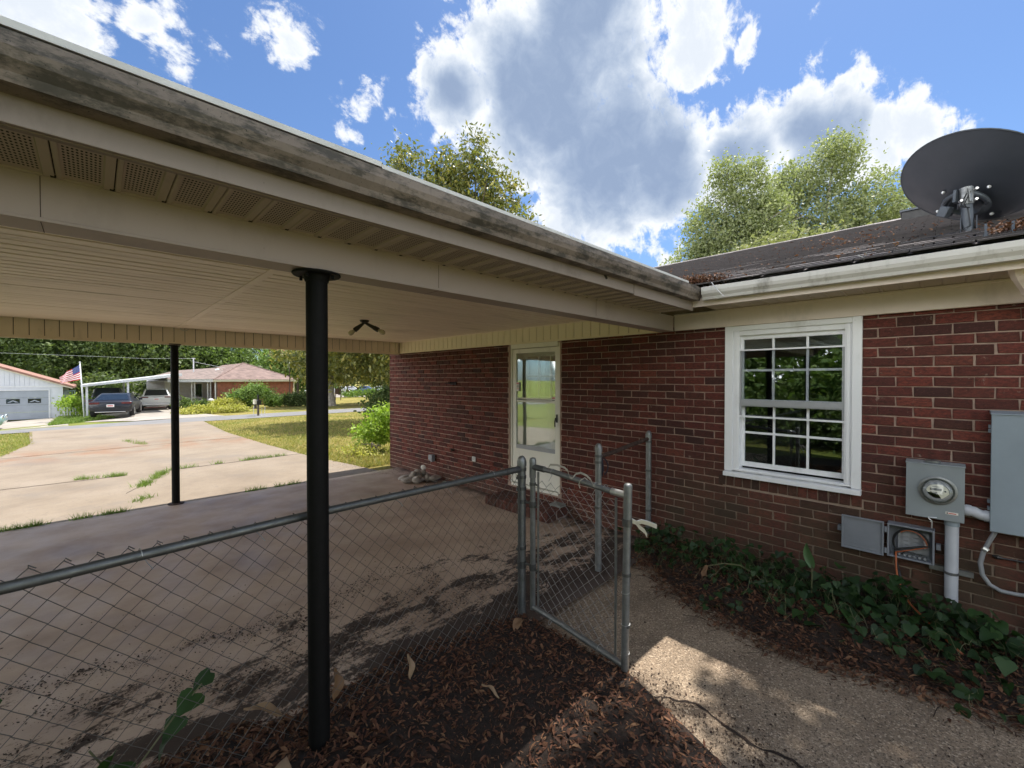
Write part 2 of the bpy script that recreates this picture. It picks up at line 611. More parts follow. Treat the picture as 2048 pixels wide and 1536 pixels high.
def aggregate_mat():
    m, nt, bs, out = new_mat('worn aggregate concrete')
    p = nt.pos()
    c = nt.ramp(nt.noise(p, 3.2, 8, 0.66), [(0.28, (0.179, 0.127, 0.086)), (0.55, (0.291, 0.217, 0.149)), (0.8, (0.372, 0.286, 0.200))])
    v = nt.voronoi(p, 115, 'Color')
    vs = nt.sep(v)
    c = nt.mix(nt.maprange(vs[0], 0.52, 0.9, 0, 0.62), c, (0.149, 0.114, 0.082))
    c = nt.mix(nt.maprange(vs[1], 0.84, 0.92, 0, 0.9), c, (0.446, 0.351, 0.254))
    pit = nt.maprange(nt.noise(p, 75, 4, 0.75), 0.555, 0.63, 0, 0.95)
    c = nt.mix(pit, c, (0.049, 0.036, 0.027))
    c = nt.mix(nt.maprange(nt.noise(p, 1.5, 6, 0.7), 0.5, 0.72, 0, 0.65), c, (0.081, 0.057, 0.038))
    nt.put(bs.inputs['Base Color'], c)
    bs.inputs['Roughness'].default_value = 0.92
    h = nt.math('SUBTRACT', nt.voronoi(p, 115), nt.math('MULTIPLY', pit, 0.9))
    nt.put(bs.inputs['Normal'], nt.bump(h, 0.75, 0.006))
    return m


def soil_mat():
    m, nt, bs, out = new_mat('leafy soil')
    p = nt.pos()
    c = nt.ramp(nt.noise(p, 18, 8, 0.75), [(0.3, (0.012, 0.008, 0.006)), (0.55, (0.030, 0.019, 0.014)), (0.8, (0.065, 0.042, 0.03))])
    nt.put(bs.inputs['Base Color'], c)
    bs.inputs['Roughness'].default_value = 1.0
    nt.put(bs.inputs['Normal'], nt.bump(nt.noise(p, 70, 6, 0.75), 0.9, 0.015))
    return m


def lawn_mat():
    m, nt, bs, out = new_mat('summer lawn')
    p = nt.pos()
    c = nt.ramp(nt.noise(p, 0.55, 8, 0.68), [(0.28, (0.127, 0.148, 0.032)), (0.45, (0.229, 0.211, 0.055)), (0.6, (0.332, 0.260, 0.091)), (0.8, (0.395, 0.288, 0.124))])
    c = nt.mix(nt.maprange(nt.noise(p, 38, 5, 0.75), 0.4, 0.68, 0, 0.55), c, (0.095, 0.105, 0.026))
    s = nt.sep(p)
    lush = nt.math('MULTIPLY', nt.maprange(s[0], 2.5, 0.6, 0, 0.75), nt.maprange(nt.noise(p, 0.8, 4), 0.3, 0.6, 0.4, 1))
    c = nt.mix(lush, c, (0.150, 0.211, 0.040))
    nt.put(bs.inputs['Base Color'], c)
    bs.inputs['Roughness'].default_value = 1.0
    bs.inputs['Specular IOR Level'].default_value = 0.15
    nt.put(bs.inputs['Normal'], nt.bump(nt.noise(p, 30, 6, 0.8), 0.9, 0.05))
    return m


def asphalt_mat():
    m, nt, bs, out = new_mat('grey asphalt')
    p = nt.pos()
    c = nt.ramp(nt.noise(p, 1.2, 7, 0.6), [(0.3, (0.15, 0.148, 0.15)), (0.7, (0.215, 0.21, 0.21))])
    c = nt.mix(nt.maprange(nt.noise(p, 60, 3), 0.5, 0.7, 0, 0.4), c, (0.10, 0.10, 0.10))
    nt.put(bs.inputs['Base Color'], c)
    bs.inputs['Roughness'].default_value = 0.85
    return m


def leaf_mat(name, stops, rough=0.45, trans=0.35, src='island', spec=0.4):
    m = bpy.data.materials.new(name)
    m.use_nodes = True
    nt = NT(m.node_tree)
    nt.n.clear()
    out = nt.node('ShaderNodeOutputMaterial')
    r = rand_src(nt, src)
    r2 = nt.math('ADD', nt.math('MULTIPLY', r, 0.65), nt.math('MULTIPLY', nt.noise(nt.pos(), 0.55, 3), 0.35))
    c = nt.ramp(r2, stops)
    bs = nt.node('ShaderNodeBsdfPrincipled')
    nt.put(bs.inputs['Base Color'], c)
    bs.inputs['Roughness'].default_value = rough
    bs.inputs['Specular IOR Level'].default_value = spec
    if trans > 0:
        tr = nt.node('ShaderNodeBsdfTranslucent')
        nt.put(tr.inputs[0], nt.mix(1.0, c, (1.35, 1.5, 0.7), 'MULTIPLY'))
        mx = nt.node('ShaderNodeMixShader')
        mx.inputs[0].default_value = trans
        nt.l.new(bs.outputs[0], mx.inputs[1])
        nt.l.new(tr.outputs[0], mx.inputs[2])
        nt.l.new(mx.outputs[0], out.inputs[0])
    else:
        nt.l.new(bs.outputs[0], out.inputs[0])
    return m


def shingle_mat(name, src):
    m, nt, bs, out = new_mat(name)
    p = nt.pos()
    r = rand_src(nt, src)
    c = nt.ramp(r, [(0, (0.177, 0.162, 0.166)), (0.4, (0.306, 0.282, 0.285)), (0.7, (0.247, 0.216, 0.213)), (1, (0.390, 0.356, 0.350))])
    c = nt.mix(nt.maprange(nt.noise(p, 60, 5, 0.8), 0.42, 0.66, 0, 0.6), c, (0.118, 0.110, 0.116))
    c = nt.mix(nt.maprange(nt.noise(p, 2.2, 7, 0.7), 0.52, 0.7, 0, 0.5), c, (0.519, 0.492, 0.478))
    nt.put(bs.inputs['Base Color'], c)
    bs.inputs['Roughness'].default_value = 0.95
    nt.put(bs.inputs['Normal'], nt.bump(nt.noise(p, 160, 4, 0.8), 0.7, 0.006))
    return m


def glass_mat(name, tint=(1, 1, 1), refl=1.0):
    m = bpy.data.materials.new(name)
    m.use_nodes = True
    nt = NT(m.node_tree)
    nt.n.clear()
    out = nt.node('ShaderNodeOutputMaterial')
    tr = nt.node('ShaderNodeBsdfTransparent')
    tr.inputs[0].default_value = (*tint, 1)
    gl = nt.node('ShaderNodeBsdfGlossy')
    gl.inputs['Roughness'].default_value = 0.015
    gl.inputs[0].default_value = (0.92, 0.96, 0.98, 1)
    nt.put(gl.inputs['Normal'], nt.bump(nt.noise(nt.pos(), 1.6, 2, 0.4), 0.05, 0.02))
    fr = nt.node('ShaderNodeFresnel')
    fr.inputs[0].default_value = 1.52
    f = nt.math('MULTIPLY_ADD', fr.outputs[0], 1.6 * refl, 0.05, clamp=True)
    mx = nt.node('ShaderNodeMixShader')
    nt.l.new(f, mx.inputs[0])
    nt.l.new(tr.outputs[0], mx.inputs[1])
    nt.l.new(gl.outputs[0], mx.inputs[2])
    nt.l.new(mx.outputs[0], out.inputs[0])
    return m


def galv_mat(name, col=(0.36, 0.37, 0.37), rust=0.25):
    m, nt, bs, out = new_mat(name)
    p = nt.pos()
    c = nt.ramp(nt.noise(p, 22, 6, 0.7), [(0.3, tuple(x * 0.7 for x in col)), (0.7, col)])
    c = nt.mix(nt.maprange(nt.noise(p, 9, 6, 0.75), 0.56, 0.72, 0, rust), c, (0.12, 0.085, 0.06))
    nt.put(bs.inputs['Base Color'], c)
    bs.inputs['Metallic'].default_value = 0.7
    nt.put(bs.inputs['Roughness'], nt.maprange(nt.noise(p, 30, 4), 0.3, 0.7, 0.38, 0.6))
    return m


def post_mat():
    m, nt, bs, out = new_mat('black post paint')
    p = nt.pos()
    c = nt.ramp(nt.noise(p, 26, 7, 0.75), [(0.35, (0.002, 0.002, 0.002)), (0.62, (0.004, 0.004, 0.004)), (0.82, (0.023, 0.017, 0.013))])
    nt.put(bs.inputs['Base Color'], c)
    bs.inputs['Roughness'].default_value = 0.7
    bs.inputs['Specular IOR Level'].default_value = 0.25
    nt.put(bs.inputs['Normal'], nt.bump(nt.noise(p, 60, 5, 0.7), 0.5, 0.004))
    return m


M = {}
M['brick'] = brick_mat('fired brick', 'object')
M['brick_mass'] = brick_mat('fired brick courses', 'island')
M['mortar'] = mortar_mat()
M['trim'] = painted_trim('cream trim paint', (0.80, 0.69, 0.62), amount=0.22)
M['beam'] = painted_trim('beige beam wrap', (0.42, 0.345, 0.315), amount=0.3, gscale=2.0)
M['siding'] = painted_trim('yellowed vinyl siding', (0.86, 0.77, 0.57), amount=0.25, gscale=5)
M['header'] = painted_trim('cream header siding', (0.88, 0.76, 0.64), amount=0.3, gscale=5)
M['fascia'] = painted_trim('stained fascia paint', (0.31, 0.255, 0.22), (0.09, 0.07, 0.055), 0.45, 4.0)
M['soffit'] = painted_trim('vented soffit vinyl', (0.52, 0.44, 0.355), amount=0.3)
M['ceiling'] = ceiling_mat()
M['gutter'] = gutter_mat()
M['house_gutter'] = painted_trim('white gutter paint', (0.60, 0.585, 0.55), (0.12, 0.105, 0.08), 0.85, 5.0)
M['drip'] = plain('white drip edge', (0.74, 0.74, 0.72), 0.4, var=0.08)
M['white'] = painted_trim('white window paint', (0.85, 0.86, 0.89), (0.30, 0.28, 0.24), 0.3, 6.0, 0.45)
M['greyframe'] = plain('grey storm frame', (0.36, 0.37, 0.39), 0.45, var=0.05)
M['doorwhite'] = painted_trim('ivory door paint', (0.82, 0.80, 0.72), (0.26, 0.22, 0.16), 0.3, 5.0, 0.4)
M['hole'] = plain('vent hole shade', (0.02, 0.017, 0.014), 1.0, var=0)
M['dark'] = plain('dark interior', (0.035, 0.033, 0.032), 0.9)
M['blind'] = plain('blind slat', (0.62, 0.62, 0.60), 0.5)
M['glass'] = glass_mat('window glass', (0.86, 0.90, 0.90))
M['doorglass'] = glass_mat('door glass', (0.93, 0.95, 0.94), 0.35)
M['screen'] = glass_mat('storm glass', (0.90, 0.91, 0.93), 0.3)
M['slab'] = slab_mat()
M['drive'] = drive_mat()
M['walk'] = aggregate_mat()
M['soil'] = soil_mat()
M['lawn'] = lawn_mat()
M['asphalt'] = asphalt_mat()
M['farconc'] = plain('pale drive concrete', (0.348, 0.314, 0.272), 0.9, vscale=1.0, var=0.15)
M['shingle'] = shingle_mat('asphalt shingle', 'object')
M['shingle_edge'] = plain('cut shingle edge', (0.075, 0.068, 0.068), 1.0)
M['shingle_mass'] = shingle_mat('asphalt shingle rows', 'island')
M['post'] = post_mat()
M['galv'] = galv_mat('galvanised pipe', (0.30, 0.31, 0.31))
M['rail'] = galv_mat('weathered rail pipe', (0.17, 0.18, 0.178), 0.3)
M['galv_dark'] = galv_mat('dull galvanised fittings', (0.16, 0.165, 0.165), 0.35)
M['wire'] = plain('fence wire', (0.125, 0.115, 0.105), 0.6, 0.3)
M['gatewire'] = plain('gate wire', (0.25, 0.24, 0.225), 0.55, 0.3)
M['wire_lite'] = galv_mat('tie wire', (0.5, 0.51, 0.51), 0.1)
M['aluminium'] = plain('bright aluminium', (0.75, 0.75, 0.74), 0.35, 0.8, var=0.08)
M['meterbox'] = plain('grey enamel', (0.255, 0.285, 0.305), 0.42, var=0.06, vscale=3)
M['panelbox'] = plain('blue grey enamel', (0.245, 0.295, 0.345), 0.45, var=0.06, vscale=3)
M['pvc'] = plain('grey pvc', (0.47, 0.49, 0.54), 0.42, var=0.04)
M['pvc2'] = plain('flexible grey conduit', (0.27, 0.28, 0.30), 0.5, var=0.06)
M['nid'] = plain('grey plastic', (0.20, 0.215, 0.245), 0.5, var=0.06)
M['nid_in'] = plain('inner grey plastic', (0.26, 0.27, 0.29), 0.5, var=0.12)
M['orange'] = plain('orange cable', (0.36, 0.095, 0.03), 0.5, var=0.1)
M['black'] = plain('black plastic', (0.012, 0.012, 0.014), 0.4, var=0.1)
M['dish'] = plain('slate dish paint', (0.055, 0.064, 0.082), 0.5, var=0.1, vscale=2)
M['dishmetal'] = plain('dish mast metal', (0.085, 0.098, 0.115), 0.45, 0.3, var=0.15)
M['meterface'] = plain('meter face', (0.72, 0.70, 0.60), 0.5, var=0.04)
M['lcd'] = plain('meter display', (0.12, 0.125, 0.10), 0.3, var=0.05)
M['clear'] = glass_mat('meter dome glass', (0.95, 0.96, 0.95), 0.12)
M['sticker'] = plain('sticker paper', (0.78, 0.75, 0.70), 0.5, var=0.03)
M['red'] = plain('red print', (0.55, 0.06, 0.05), 0.5, var=0.05)
M['ink'] = plain('dark print', (0.03, 0.03, 0.03), 0.5, var=0.0)
M['stone'] = plain('river stone', (0.44, 0.39, 0.34), 0.85, var=0.25, vscale=9, bump=0.4, bscale=40)
M['bulb'] = plain('old bulb glass', (0.62, 0.54, 0.40), 0.2, var=0.05)
M['fixture'] = plain('bronze fixture', (0.035, 0.028, 0.022), 0.5, var=0.15)
M['bark'] = plain('bark', (0.13, 0.105, 0.082), 0.95, var=0.3, vscale=7, bump=0.7, bscale=25)
M['barkpale'] = plain('pale bark', (0.26, 0.235, 0.205), 0.95, var=0.25, vscale=5, bump=0.6, bscale=20)
M['strap'] = plain('frayed strap', (0.42, 0.39, 0.33), 0.9, var=0.15)
M['strapdark'] = plain('dark webbing', (0.02, 0.018, 0.03), 0.9, var=0.15)
M['rust'] = plain('rusted pipe', (0.085, 0.055, 0.045), 0.85, 0.3, var=0.3, vscale=25)
M['rag'] = plain('grey vent hood', (0.21, 0.21, 0.19), 0.8, var=0.2)
M['chip'] = leaf_mat('wet debris', [(0, (0.018, 0.011, 0.008)), (0.6, (0.045, 0.027, 0.019)), (1, (0.085, 0.052, 0.035))], 0.9, 0.0)
M['litter'] = leaf_mat('dry leaf litter', [(0.1, (0.028, 0.013, 0.008)), (0.35, (0.078, 0.033, 0.018)), (0.55, (0.127, 0.050, 0.027)), (0.72, (0.177, 0.085, 0.045)), (0.9, (0.241, 0.135, 0.070))], 0.8, 0.1)
M['dryleaf'] = leaf_mat('dry brown leaf', [(0.1, (0.160, 0.080, 0.044)), (0.5, (0.264, 0.160, 0.088)), (0.9, (0.368, 0.264, 0.168))], 0.6, 0.15, 'object')
M['vine'] = leaf_mat('vine leaf', [(0.1, (0.011, 0.032, 0.009)), (0.5, (0.020, 0.054, 0.013)), (0.9, (0.036, 0.081, 0.018))], 0.5, 0.25, 'object')
M['vine_mass'] = leaf_mat('vine leaf mass', [(0.1, (0.010, 0.028, 0.008)), (0.5, (0.018, 0.046, 0.011)), (0.9, (0.034, 0.072, 0.017))], 0.5, 0.25)
M['stem'] = plain('vine stem', (0.13, 0.13, 0.06), 0.8)
M['grass'] = leaf_mat('grass blade', [(0.1, (0.142, 0.188, 0.038)), (0.45, (0.257, 0.257, 0.077)), (0.7, (0.382, 0.312, 0.122)), (0.95, (0.465, 0.359, 0.176))], 0.7, 0.3)
M['tuft'] = leaf_mat('green tuft', [(0.1, (0.102, 0.170, 0.034)), (0.6, (0.170, 0.255, 0.055)), (0.95, (0.272, 0.306, 0.093))], 0.7, 0.3)
GREENS = dict(
    magnolia=[(0.05, (0.063, 0.080, 0.025)), (0.35, (0.126, 0.143, 0.044)), (0.65, (0.218, 0.214, 0.063)), (0.85, (0.336, 0.286, 0.071)), (0.98, (0.202, 0.126, 0.059))],
    oak=[(0.05, (0.067, 0.103, 0.034)), (0.5, (0.122, 0.182, 0.055)), (0.95, (0.207, 0.268, 0.086))],
    pale=[(0.05, (0.168, 0.197, 0.097)), (0.5, (0.269, 0.302, 0.160)), (0.95, (0.386, 0.403, 0.244))],
    deep=[(0.05, (0.046, 0.071, 0.027)), (0.5, (0.097, 0.139, 0.049)), (0.95, (0.202, 0.244, 0.092))],
    lime=[(0.05, (0.171, 0.268, 0.036)), (0.5, (0.268, 0.390, 0.055)), (0.95, (0.414, 0.512, 0.110))],
    olive=[(0.05, (0.134, 0.151, 0.071)), (0.5, (0.227, 0.244, 0.118)), (0.95, (0.353, 0.344, 0.210))],
    mid=[(0.05, (0.086, 0.146, 0.043)), (0.5, (0.146, 0.231, 0.060)), (0.95, (0.255, 0.341, 0.097))],
    crepe=[(0.05, (0.146, 0.182, 0.060)), (0.45, (0.268, 0.244, 0.097)), (0.62, (0.512, 0.195, 0.134)), (0.95, (0.609, 0.244, 0.182))],
    gold=[(0.05, (0.244, 0.268, 0.060)), (0.5, (0.414, 0.402, 0.097)), (0.95, (0.585, 0.536, 0.182))],
)
LM = {k: leaf_mat('foliage ' + k, v, 0.42 if k == 'magnolia' else 0.55, 0.30, spec=0.45 if k == 'magnolia' else 0.3) for k, v in GREENS.items()}

# ------------------------------------------------------------------ terrain
def sstep(a, b, x):
    t = min(1.0, max(0.0, (x - a) / (b - a)))
    return t * t * (3 - 2 * t)


def terrain(x, y):
    z = -0.016 * max(0.0, min(y, 80) - 9.0)
    z -= 0.066 * max(0.0, min(10.0, 2.0 - x)) * sstep(26, 34, y)
    return z


def sheet(name, mat, left, right, nu, nv, dz, kind='structure', parent=None, edge=0.0):
    """ruled sheet between two polylines draped on the terrain"""
    def at(poly, t):
        n = len(poly) - 1
        i = min(n - 1, int(t * n))
        k = t * n - i
        a, b = poly[i], poly[i + 1]
        return (a[0] + (b[0] - a[0]) * k, a[1] + (b[1] - a[1]) * k)
    V, F = [], []
    for j in range(nv + 1):
        a, b = at(left, j / nv), at(right, j / nv)
        for i in range(nu + 1):
            k = i / nu
            x, y = a[0] + (b[0] - a[0]) * k, a[1] + (b[1] - a[1]) * k
            V.append((x, y, terrain(x, y) + dz))
    for j in range(nv):
        for i in range(nu):
            q = j * (nu + 1) + i
            F.append((q, q + 1, q + nu + 2, q + nu + 1))
    if edge:
        rim = list(range(nu + 1)) + [j * (nu + 1) + nu for j in range(1, nv + 1)] \
            + [nv * (nu + 1) + i for i in range(nu - 1, -1, -1)] + [j * (nu + 1) for j in range(nv - 1, 0, -1)]
        n0 = len(V)
        V += [(V[i][0], V[i][1], V[i][2] - edge) for i in rim]
        k = len(rim)
        F += [(rim[i], n0 + i, n0 + (i + 1) % k, rim[(i + 1) % k]) for i in range(k)]
    me = np_mesh(name, V, F, mat, smooth=not edge)
    o = link_obj(name, me, parent)
    o['kind'] = kind
    return o


gx = sorted(set(list(range(-600, -40, 70)) + list(range(-40, 60, 4)) + list(range(60, 640, 70))))
gy = sorted(set(list(range(-600, -12, 60)) + list(range(-12, 96, 4)) + list(range(96, 700, 70))))
GV = [(x, y, terrain(x, y) - 0.05) for y in gy for x in gx]
GF = [(j * len(gx) + i, j * len(gx) + i + 1, (j + 1) * len(gx) + i + 1, (j + 1) * len(gx) + i) for j in range(len(gy) - 1) for i in range(len(gx) - 1)]
link_obj('ground', np_mesh('ground', GV, GF, M['lawn'], smooth=True))['kind'] = 'structure'

# the floor of the carport with a proud edge, the driveway beyond, the street
sheet('carport_slab', M['slab'], [(-2.4, 2.16), (-2.4, 7.93)], [(4.52, 2.16), (4.52, 7.93)], 40, 30, 0.0, edge=0.12)
sheet('driveway', M['drive'], [(-3.2, 7.945), (-3.0, 13), (-1.75, 16.6), (-1.45, 20), (-1.9, 25.9)],
      [(4.1, 7.945), (3.75, 10.8), (3.62, 14), (3.55, 19), (3.9, 26.2)], 14, 40, -0.022)
sheet('road', M['asphalt'], [(-70, 19.5), (0, 25.7), (70, 32.7), (140, 40)], [(-70, 22.2), (0, 29.3), (70, 37.2), (140, 45)], 6, 60, -0.03)
sheet('garage_apron', M['farconc'], [(-12, 28.0), (-11, 42.6)], [(-0.9, 29.3), (-1.35, 42.6)], 8, 20, -0.022)
sheet('neighbour_drive', M['farconc'], [(1.5, 29.5), (-0.4, 33.2), (-0.6, 47)], [(5.5, 29.9), (4.6, 36), (4.4, 47)], 8, 20, -0.022)
sheet('parking_lot', M['farconc'], [(20, 62), (24, 84)], [(54, 56), (60, 78)], 6, 6, -0.02)
sheet('walkway', M['walk'], [(0.9, -3.0), (1.45, 1.35), (2.20, 2.16)], [(3.75, -3.0), (3.70, 0.2), (4.05, 2.16)], 24, 30, -0.012, edge=0.1)

ck = [(2.28, 1.19), (2.35, 1.13), (2.43, .98), (2.40, .84), (2.36, .68), (2.40, .5), (2.36, .3)]
V_, F_ = [], []
for i_, (x_, y_) in enumerate(ck):
    for k_ in range(6):
        if i_ == len(ck) - 1 and k_:
            break
        x2, y2 = ck[min(i_ + 1, len(ck) - 1)]
        t_ = k_ / 6
        xx, yy_ = x_ + (x2 - x_) * t_ + random.gauss(0, .006), y_ + (y2 - y_) * t_
        w_ = random.uniform(.004, .013)
        V_ += [(xx - w_, yy_, -.0095), (xx + w_, yy_, -.0095)]
F_ = [(2 * i_, 2 * i_ + 1, 2 * i_ + 3, 2 * i_ + 2) for i_ in range(len(V_) // 2 - 1)]
link_obj('walkway_crack', np_mesh('walkway_crack', V_, F_, M['soil']))['kind'] = 'structure'

# soil of the planting bed and the heap of litter by the post
def heap(name, poly_y, xf, zf, nx, ny):
    V, F = [], []
    for j in range(ny + 1):
        y = poly_y[0] + (poly_y[1] - poly_y[0]) * j / ny
        x0, x1 = xf(y)
        for i in range(nx + 1):
            x = x0 + (x1 - x0) * i / nx
            V.append((x, y, zf(x, y)))
    for j in range(ny):
        for i in range(nx):
            q = j * (nx + 1) + i
            F.append((q, q + 1, q + nx + 2, q + nx + 1))
    o = link_obj(name, np_mesh(name, V, F, M['soil'], smooth=True))
    o['kind'] = 'structure'
    return o


def wob(x, y, s=1.0):
    return math.sin(3.1 * x * s + 1.7 * y) * math.cos(2.3 * y * s - 0.8 * x) * 0.5 + math.sin(7.3 * x * s + 5.1 * y * s) * 0.25


def bed_front(y):
    pts = [(-3.0, 3.72), (-0.35, 3.50), (0.05, 3.46), (0.4, 3.38), (0.77, 3.30), (1.2, 3.40), (1.76, 3.63), (2.04, 3.86), (2.5, 4.2)]
    for (a, xa), (b, xb) in zip(pts, pts[1:]):
        if a <= y <= b:
            return xa + (xb - xa) * (y - a) / (b - a)
    return pts[0][1] if y < pts[0][0] else pts[-1][1]


def bed_z(x, y):
    f = bed_front(y) - 0.05
    t = min(1, max(0, (x - f) / 0.55))
    return -0.03 + 0.13 * (t * t * (3 - 2 * t)) + 0.02 * wob(x, y, 1.7) * t


heap('planting_bed', (-3.0, 2.34), lambda y: (bed_front(y) - 0.06 + 0.03 * wob(y, y, 3), 4.5), bed_z, 24, 70)


def pile_edge(x):
    """y of the far edge of the heap"""
    return 2.62 - 0.10 * (x - 0.7) + 0.10 * wob(x, 0.3, 1.6)


def pile_z(x, y):
    ed = pile_edge(x)
    t = min(1, max(0, (ed - y) / 0.45))
    r = min(1, max(0, (2.42 - x - 0.30 * max(0, 1.4 - y)) / 0.35))
    return -0.03 + 0.105 * min(t, r) ** 0.7 + 0.016 * wob(x, y, 2.2) * min(t, r)


heap('litter_bank', (-1.6, 2.75), lambda y: (-2.4, 2.42 - 0.42 * max(0, 1.45 - y)), pile_z, 60, 60)

# ------------------------------------------------------------------ the house
W = 4.5
house = thing('brick_house', 'red brick ranch house wall with cream eaves under a dark shingle roof', 'house', (W, 1.0, 0))
wallm = MB()
WX0, WX1 = W + 0.009, W + 0.16
YS, YN, ZT = -4.2, 8.31, 2.6
wallm.box(WX0, WX1, YS, 0.50, -0.2, ZT)
wallm.box(WX0, WX1, 0.50, 1.51, -0.2, 0.90)
wallm.box(WX0, WX1, 0.50, 1.51, 2.34, ZT)
wallm.box(WX0, WX1, 1.51, 3.66, -0.2, ZT)
wallm.box(WX0, WX1, 3.66, 4.63, -0.2, 0.26)
wallm.box(WX0, WX1, 3.66, 4.63, 2.34, ZT)
wallm.box(WX0, WX1, 4.63, YN - 0.16, -0.2, ZT)
wallm.box(WX0, 13.0, YN - 0.16, YN - 0.009, -0.2, ZT)
wallm.box(12.85, 13.0, YS, YN - 0.16, -0.2, ZT)
wallm.box(WX1, 12.85, YS, YS + 0.15, -0.2, ZT)
wallm.build('wall', M['mortar'], house)
dk = MB()
dk.box(WX1 + 1.6, WX1 + 1.65, -0.5, 5.5, 0, ZT)
dk.box(WX1, WX1 + 1.6, 2.4, 2.45, 0, ZT)
dk.box(WX1, WX1 + 1.6, -0.5, -0.45, 0, ZT)
dk.box(WX1, WX1 + 1.6, 5.45, 5.5, 0, ZT)
dk.box(WX1, WX1 + 1.65, -0.5, 5.5, 0.0, 0.05)
dk.box(WX1, WX1 + 1.65, -0.5, 5.5, ZT - 0.05, ZT - 0.01)
dk.build('room_lining', M['dark'], house)


def brick_mesh(L, Hh, D, seed):
    """front face at x=0 looking to -x, centred on y,z"""
    r = random.Random(seed)
    j = lambda a: r.uniform(-a, a)
    c = 0.0045
    y0, y1, z0, z1 = -L / 2, L / 2, -Hh / 2, Hh / 2
    front = [(j(.0014), y0 + c + j(.003), z0 + c + j(.002)), (j(.0012), y1 - c + j(.0025), z0 + c + j(.002)),
             (j(.0012), y1 - c + j(.0025), z1 - c + j(.002)), (j(.0014), y0 + c + j(.003), z1 - c + j(.002))]
    mid = [(c, y0 + j(.004), z0 + j(.0028)), (c, y1 + j(.004), z0 + j(.0028)), (c, y1 + j(.004), z1 + j(.0028)), (c, y0 + j(.004), z1 + j(.0028))]
    back = [(D, p[1], p[2]) for p in mid]
    v = front + mid + back
    f = [(3, 2, 1, 0)]
    for a in range(4):
        b = (a + 1) % 4
        f.append((a, b, 4 + b, 4 + a))
        f.append((4 + a, 4 + b, 8 + b, 8 + a))
    return v, f


COURSE = 0.0782
def joint_z(k):
    return 2.328 - COURSE * k


bricks = []       # (len, height, (x,y,z) centre of face, turned)
for k in range(-1, 31):
    z1, z0 = joint_z(k) - 0.0045, joint_z(k + 1) + 0.0045
    zc = (z0 + z1) / 2
    y = 0.268 - 0.005 if k % 2 == 0 else 0.378 - 0.005
    y -= 0.21 * 24
    while y < YN + 0.25:
        a, b = y - 0.2 + random.uniform(-.002, .002), y + random.uniform(-.002, .002)
        y += 0.21
        segs = [(max(a, -1.6), min(b, YN))]
        if segs[0][1] - segs[0][0] < 0.02:
            continue
        def cut(segs, lo, hi):
            o = []
            for (p, q) in segs:
                if q <= lo or p >= hi:
                    o.append((p, q))
                    continue
                if p < lo - 0.02:
                    o.append((p, lo))
                if q > hi + 0.02:
                    o.append((hi, q))
            return o
        if z1 > 0.79 and z0 < 2.36:
            if z0 > 0.79:
                segs = cut(segs, 0.474, 1.535)
            else:
                segs = cut(segs, 0.455, 1.555)
        if z1 > 0.27:
            segs = cut(segs, 3.632, 4.665)
        for p, q in segs:
            if q - p > 0.02:
                bricks.append((q - p, z1 - z0, (W + random.uniform(-.0015, .0015), (p + q) / 2, zc)))
yy = 0.470
while yy < 1.53:      # rowlock bricks under the window
    bricks.append((0.0665, 0.094, (W - 0.002 + random.uniform(-.002, .002), yy + 0.0333, 0.8285)))
    yy += 0.0757
# bricks turned round the far corner stay part of the mass
bricks = [b for b in bricks if b[2][1] < YN + 0.1]
def bdist(b):
    x, y, z = b[2]
    f = 0.7009 * x + 0.7133 * y
    vis = abs((0.7133 * x - 0.7009 * y) / max(f, .1)) < 1.25
    return (0 if vis else 100) + (x * x + y * y + (z - 1.845) ** 2) ** 0.5
bricks.sort(key=bdist)
shared = {}
for i, (L, Hh, c) in enumerate(bricks[:298]):
    key = (round(L, 2), round(Hh, 2), i % 5)
    if key not in shared:
        v, f = brick_mesh(key[0] if abs(key[0] - 0.2) < .004 else L, Hh, 0.03, i)
        me = bpy.data.meshes.new('brick')
        me.from_pydata(v, [], f)
        me.materials.append(M['brick'])
        shared[key] = me
    link_obj('brick', shared[key], house, c)
V, F = [], []
for i, (L, Hh, c) in enumerate(bricks[298:]):
    v, f = brick_mesh(L, Hh, 0.03, i)
    o = len(V)
    V += [(p[0] + c[0], p[1] + c[1], p[2] + c[2]) for p in v]
    F += [tuple(q + o for q in fc) for fc in f]
# returns of bricks on the door jamb and at the far corner
for k in range(-1, 31):
    z1, z0 = joint_z(k) - 0.0045, joint_z(k + 1) + 0.0045
    for x0 in np.arange(4.5, 6.6, 0.21):
        o = len(V)
        x1 = x0 + 0.2
        xo = 0.105 if k % 2 else 0
        yv = YN + 0.001
        V += [(x0 + xo, yv, z0), (x1 + xo, yv, z0), (x1 + xo, yv, z1), (x0 + xo, yv, z1), (x0 + xo, yv - .02, z0), (x1 + xo, yv - .02, z0), (x1 + xo, yv - .02, z1), (x0 + xo, yv - .02, z1)]
        F += [tuple(q + o for q in fc) for fc in ((0, 3, 2, 1), (0, 1, 5, 4), (1, 2, 6, 5), (2, 3, 7, 6), (3, 0, 4, 7))]
mb = MB()
mb.add(V, F)
mb.build('brick_courses', M['brick_mass'], house, kind='stuff')

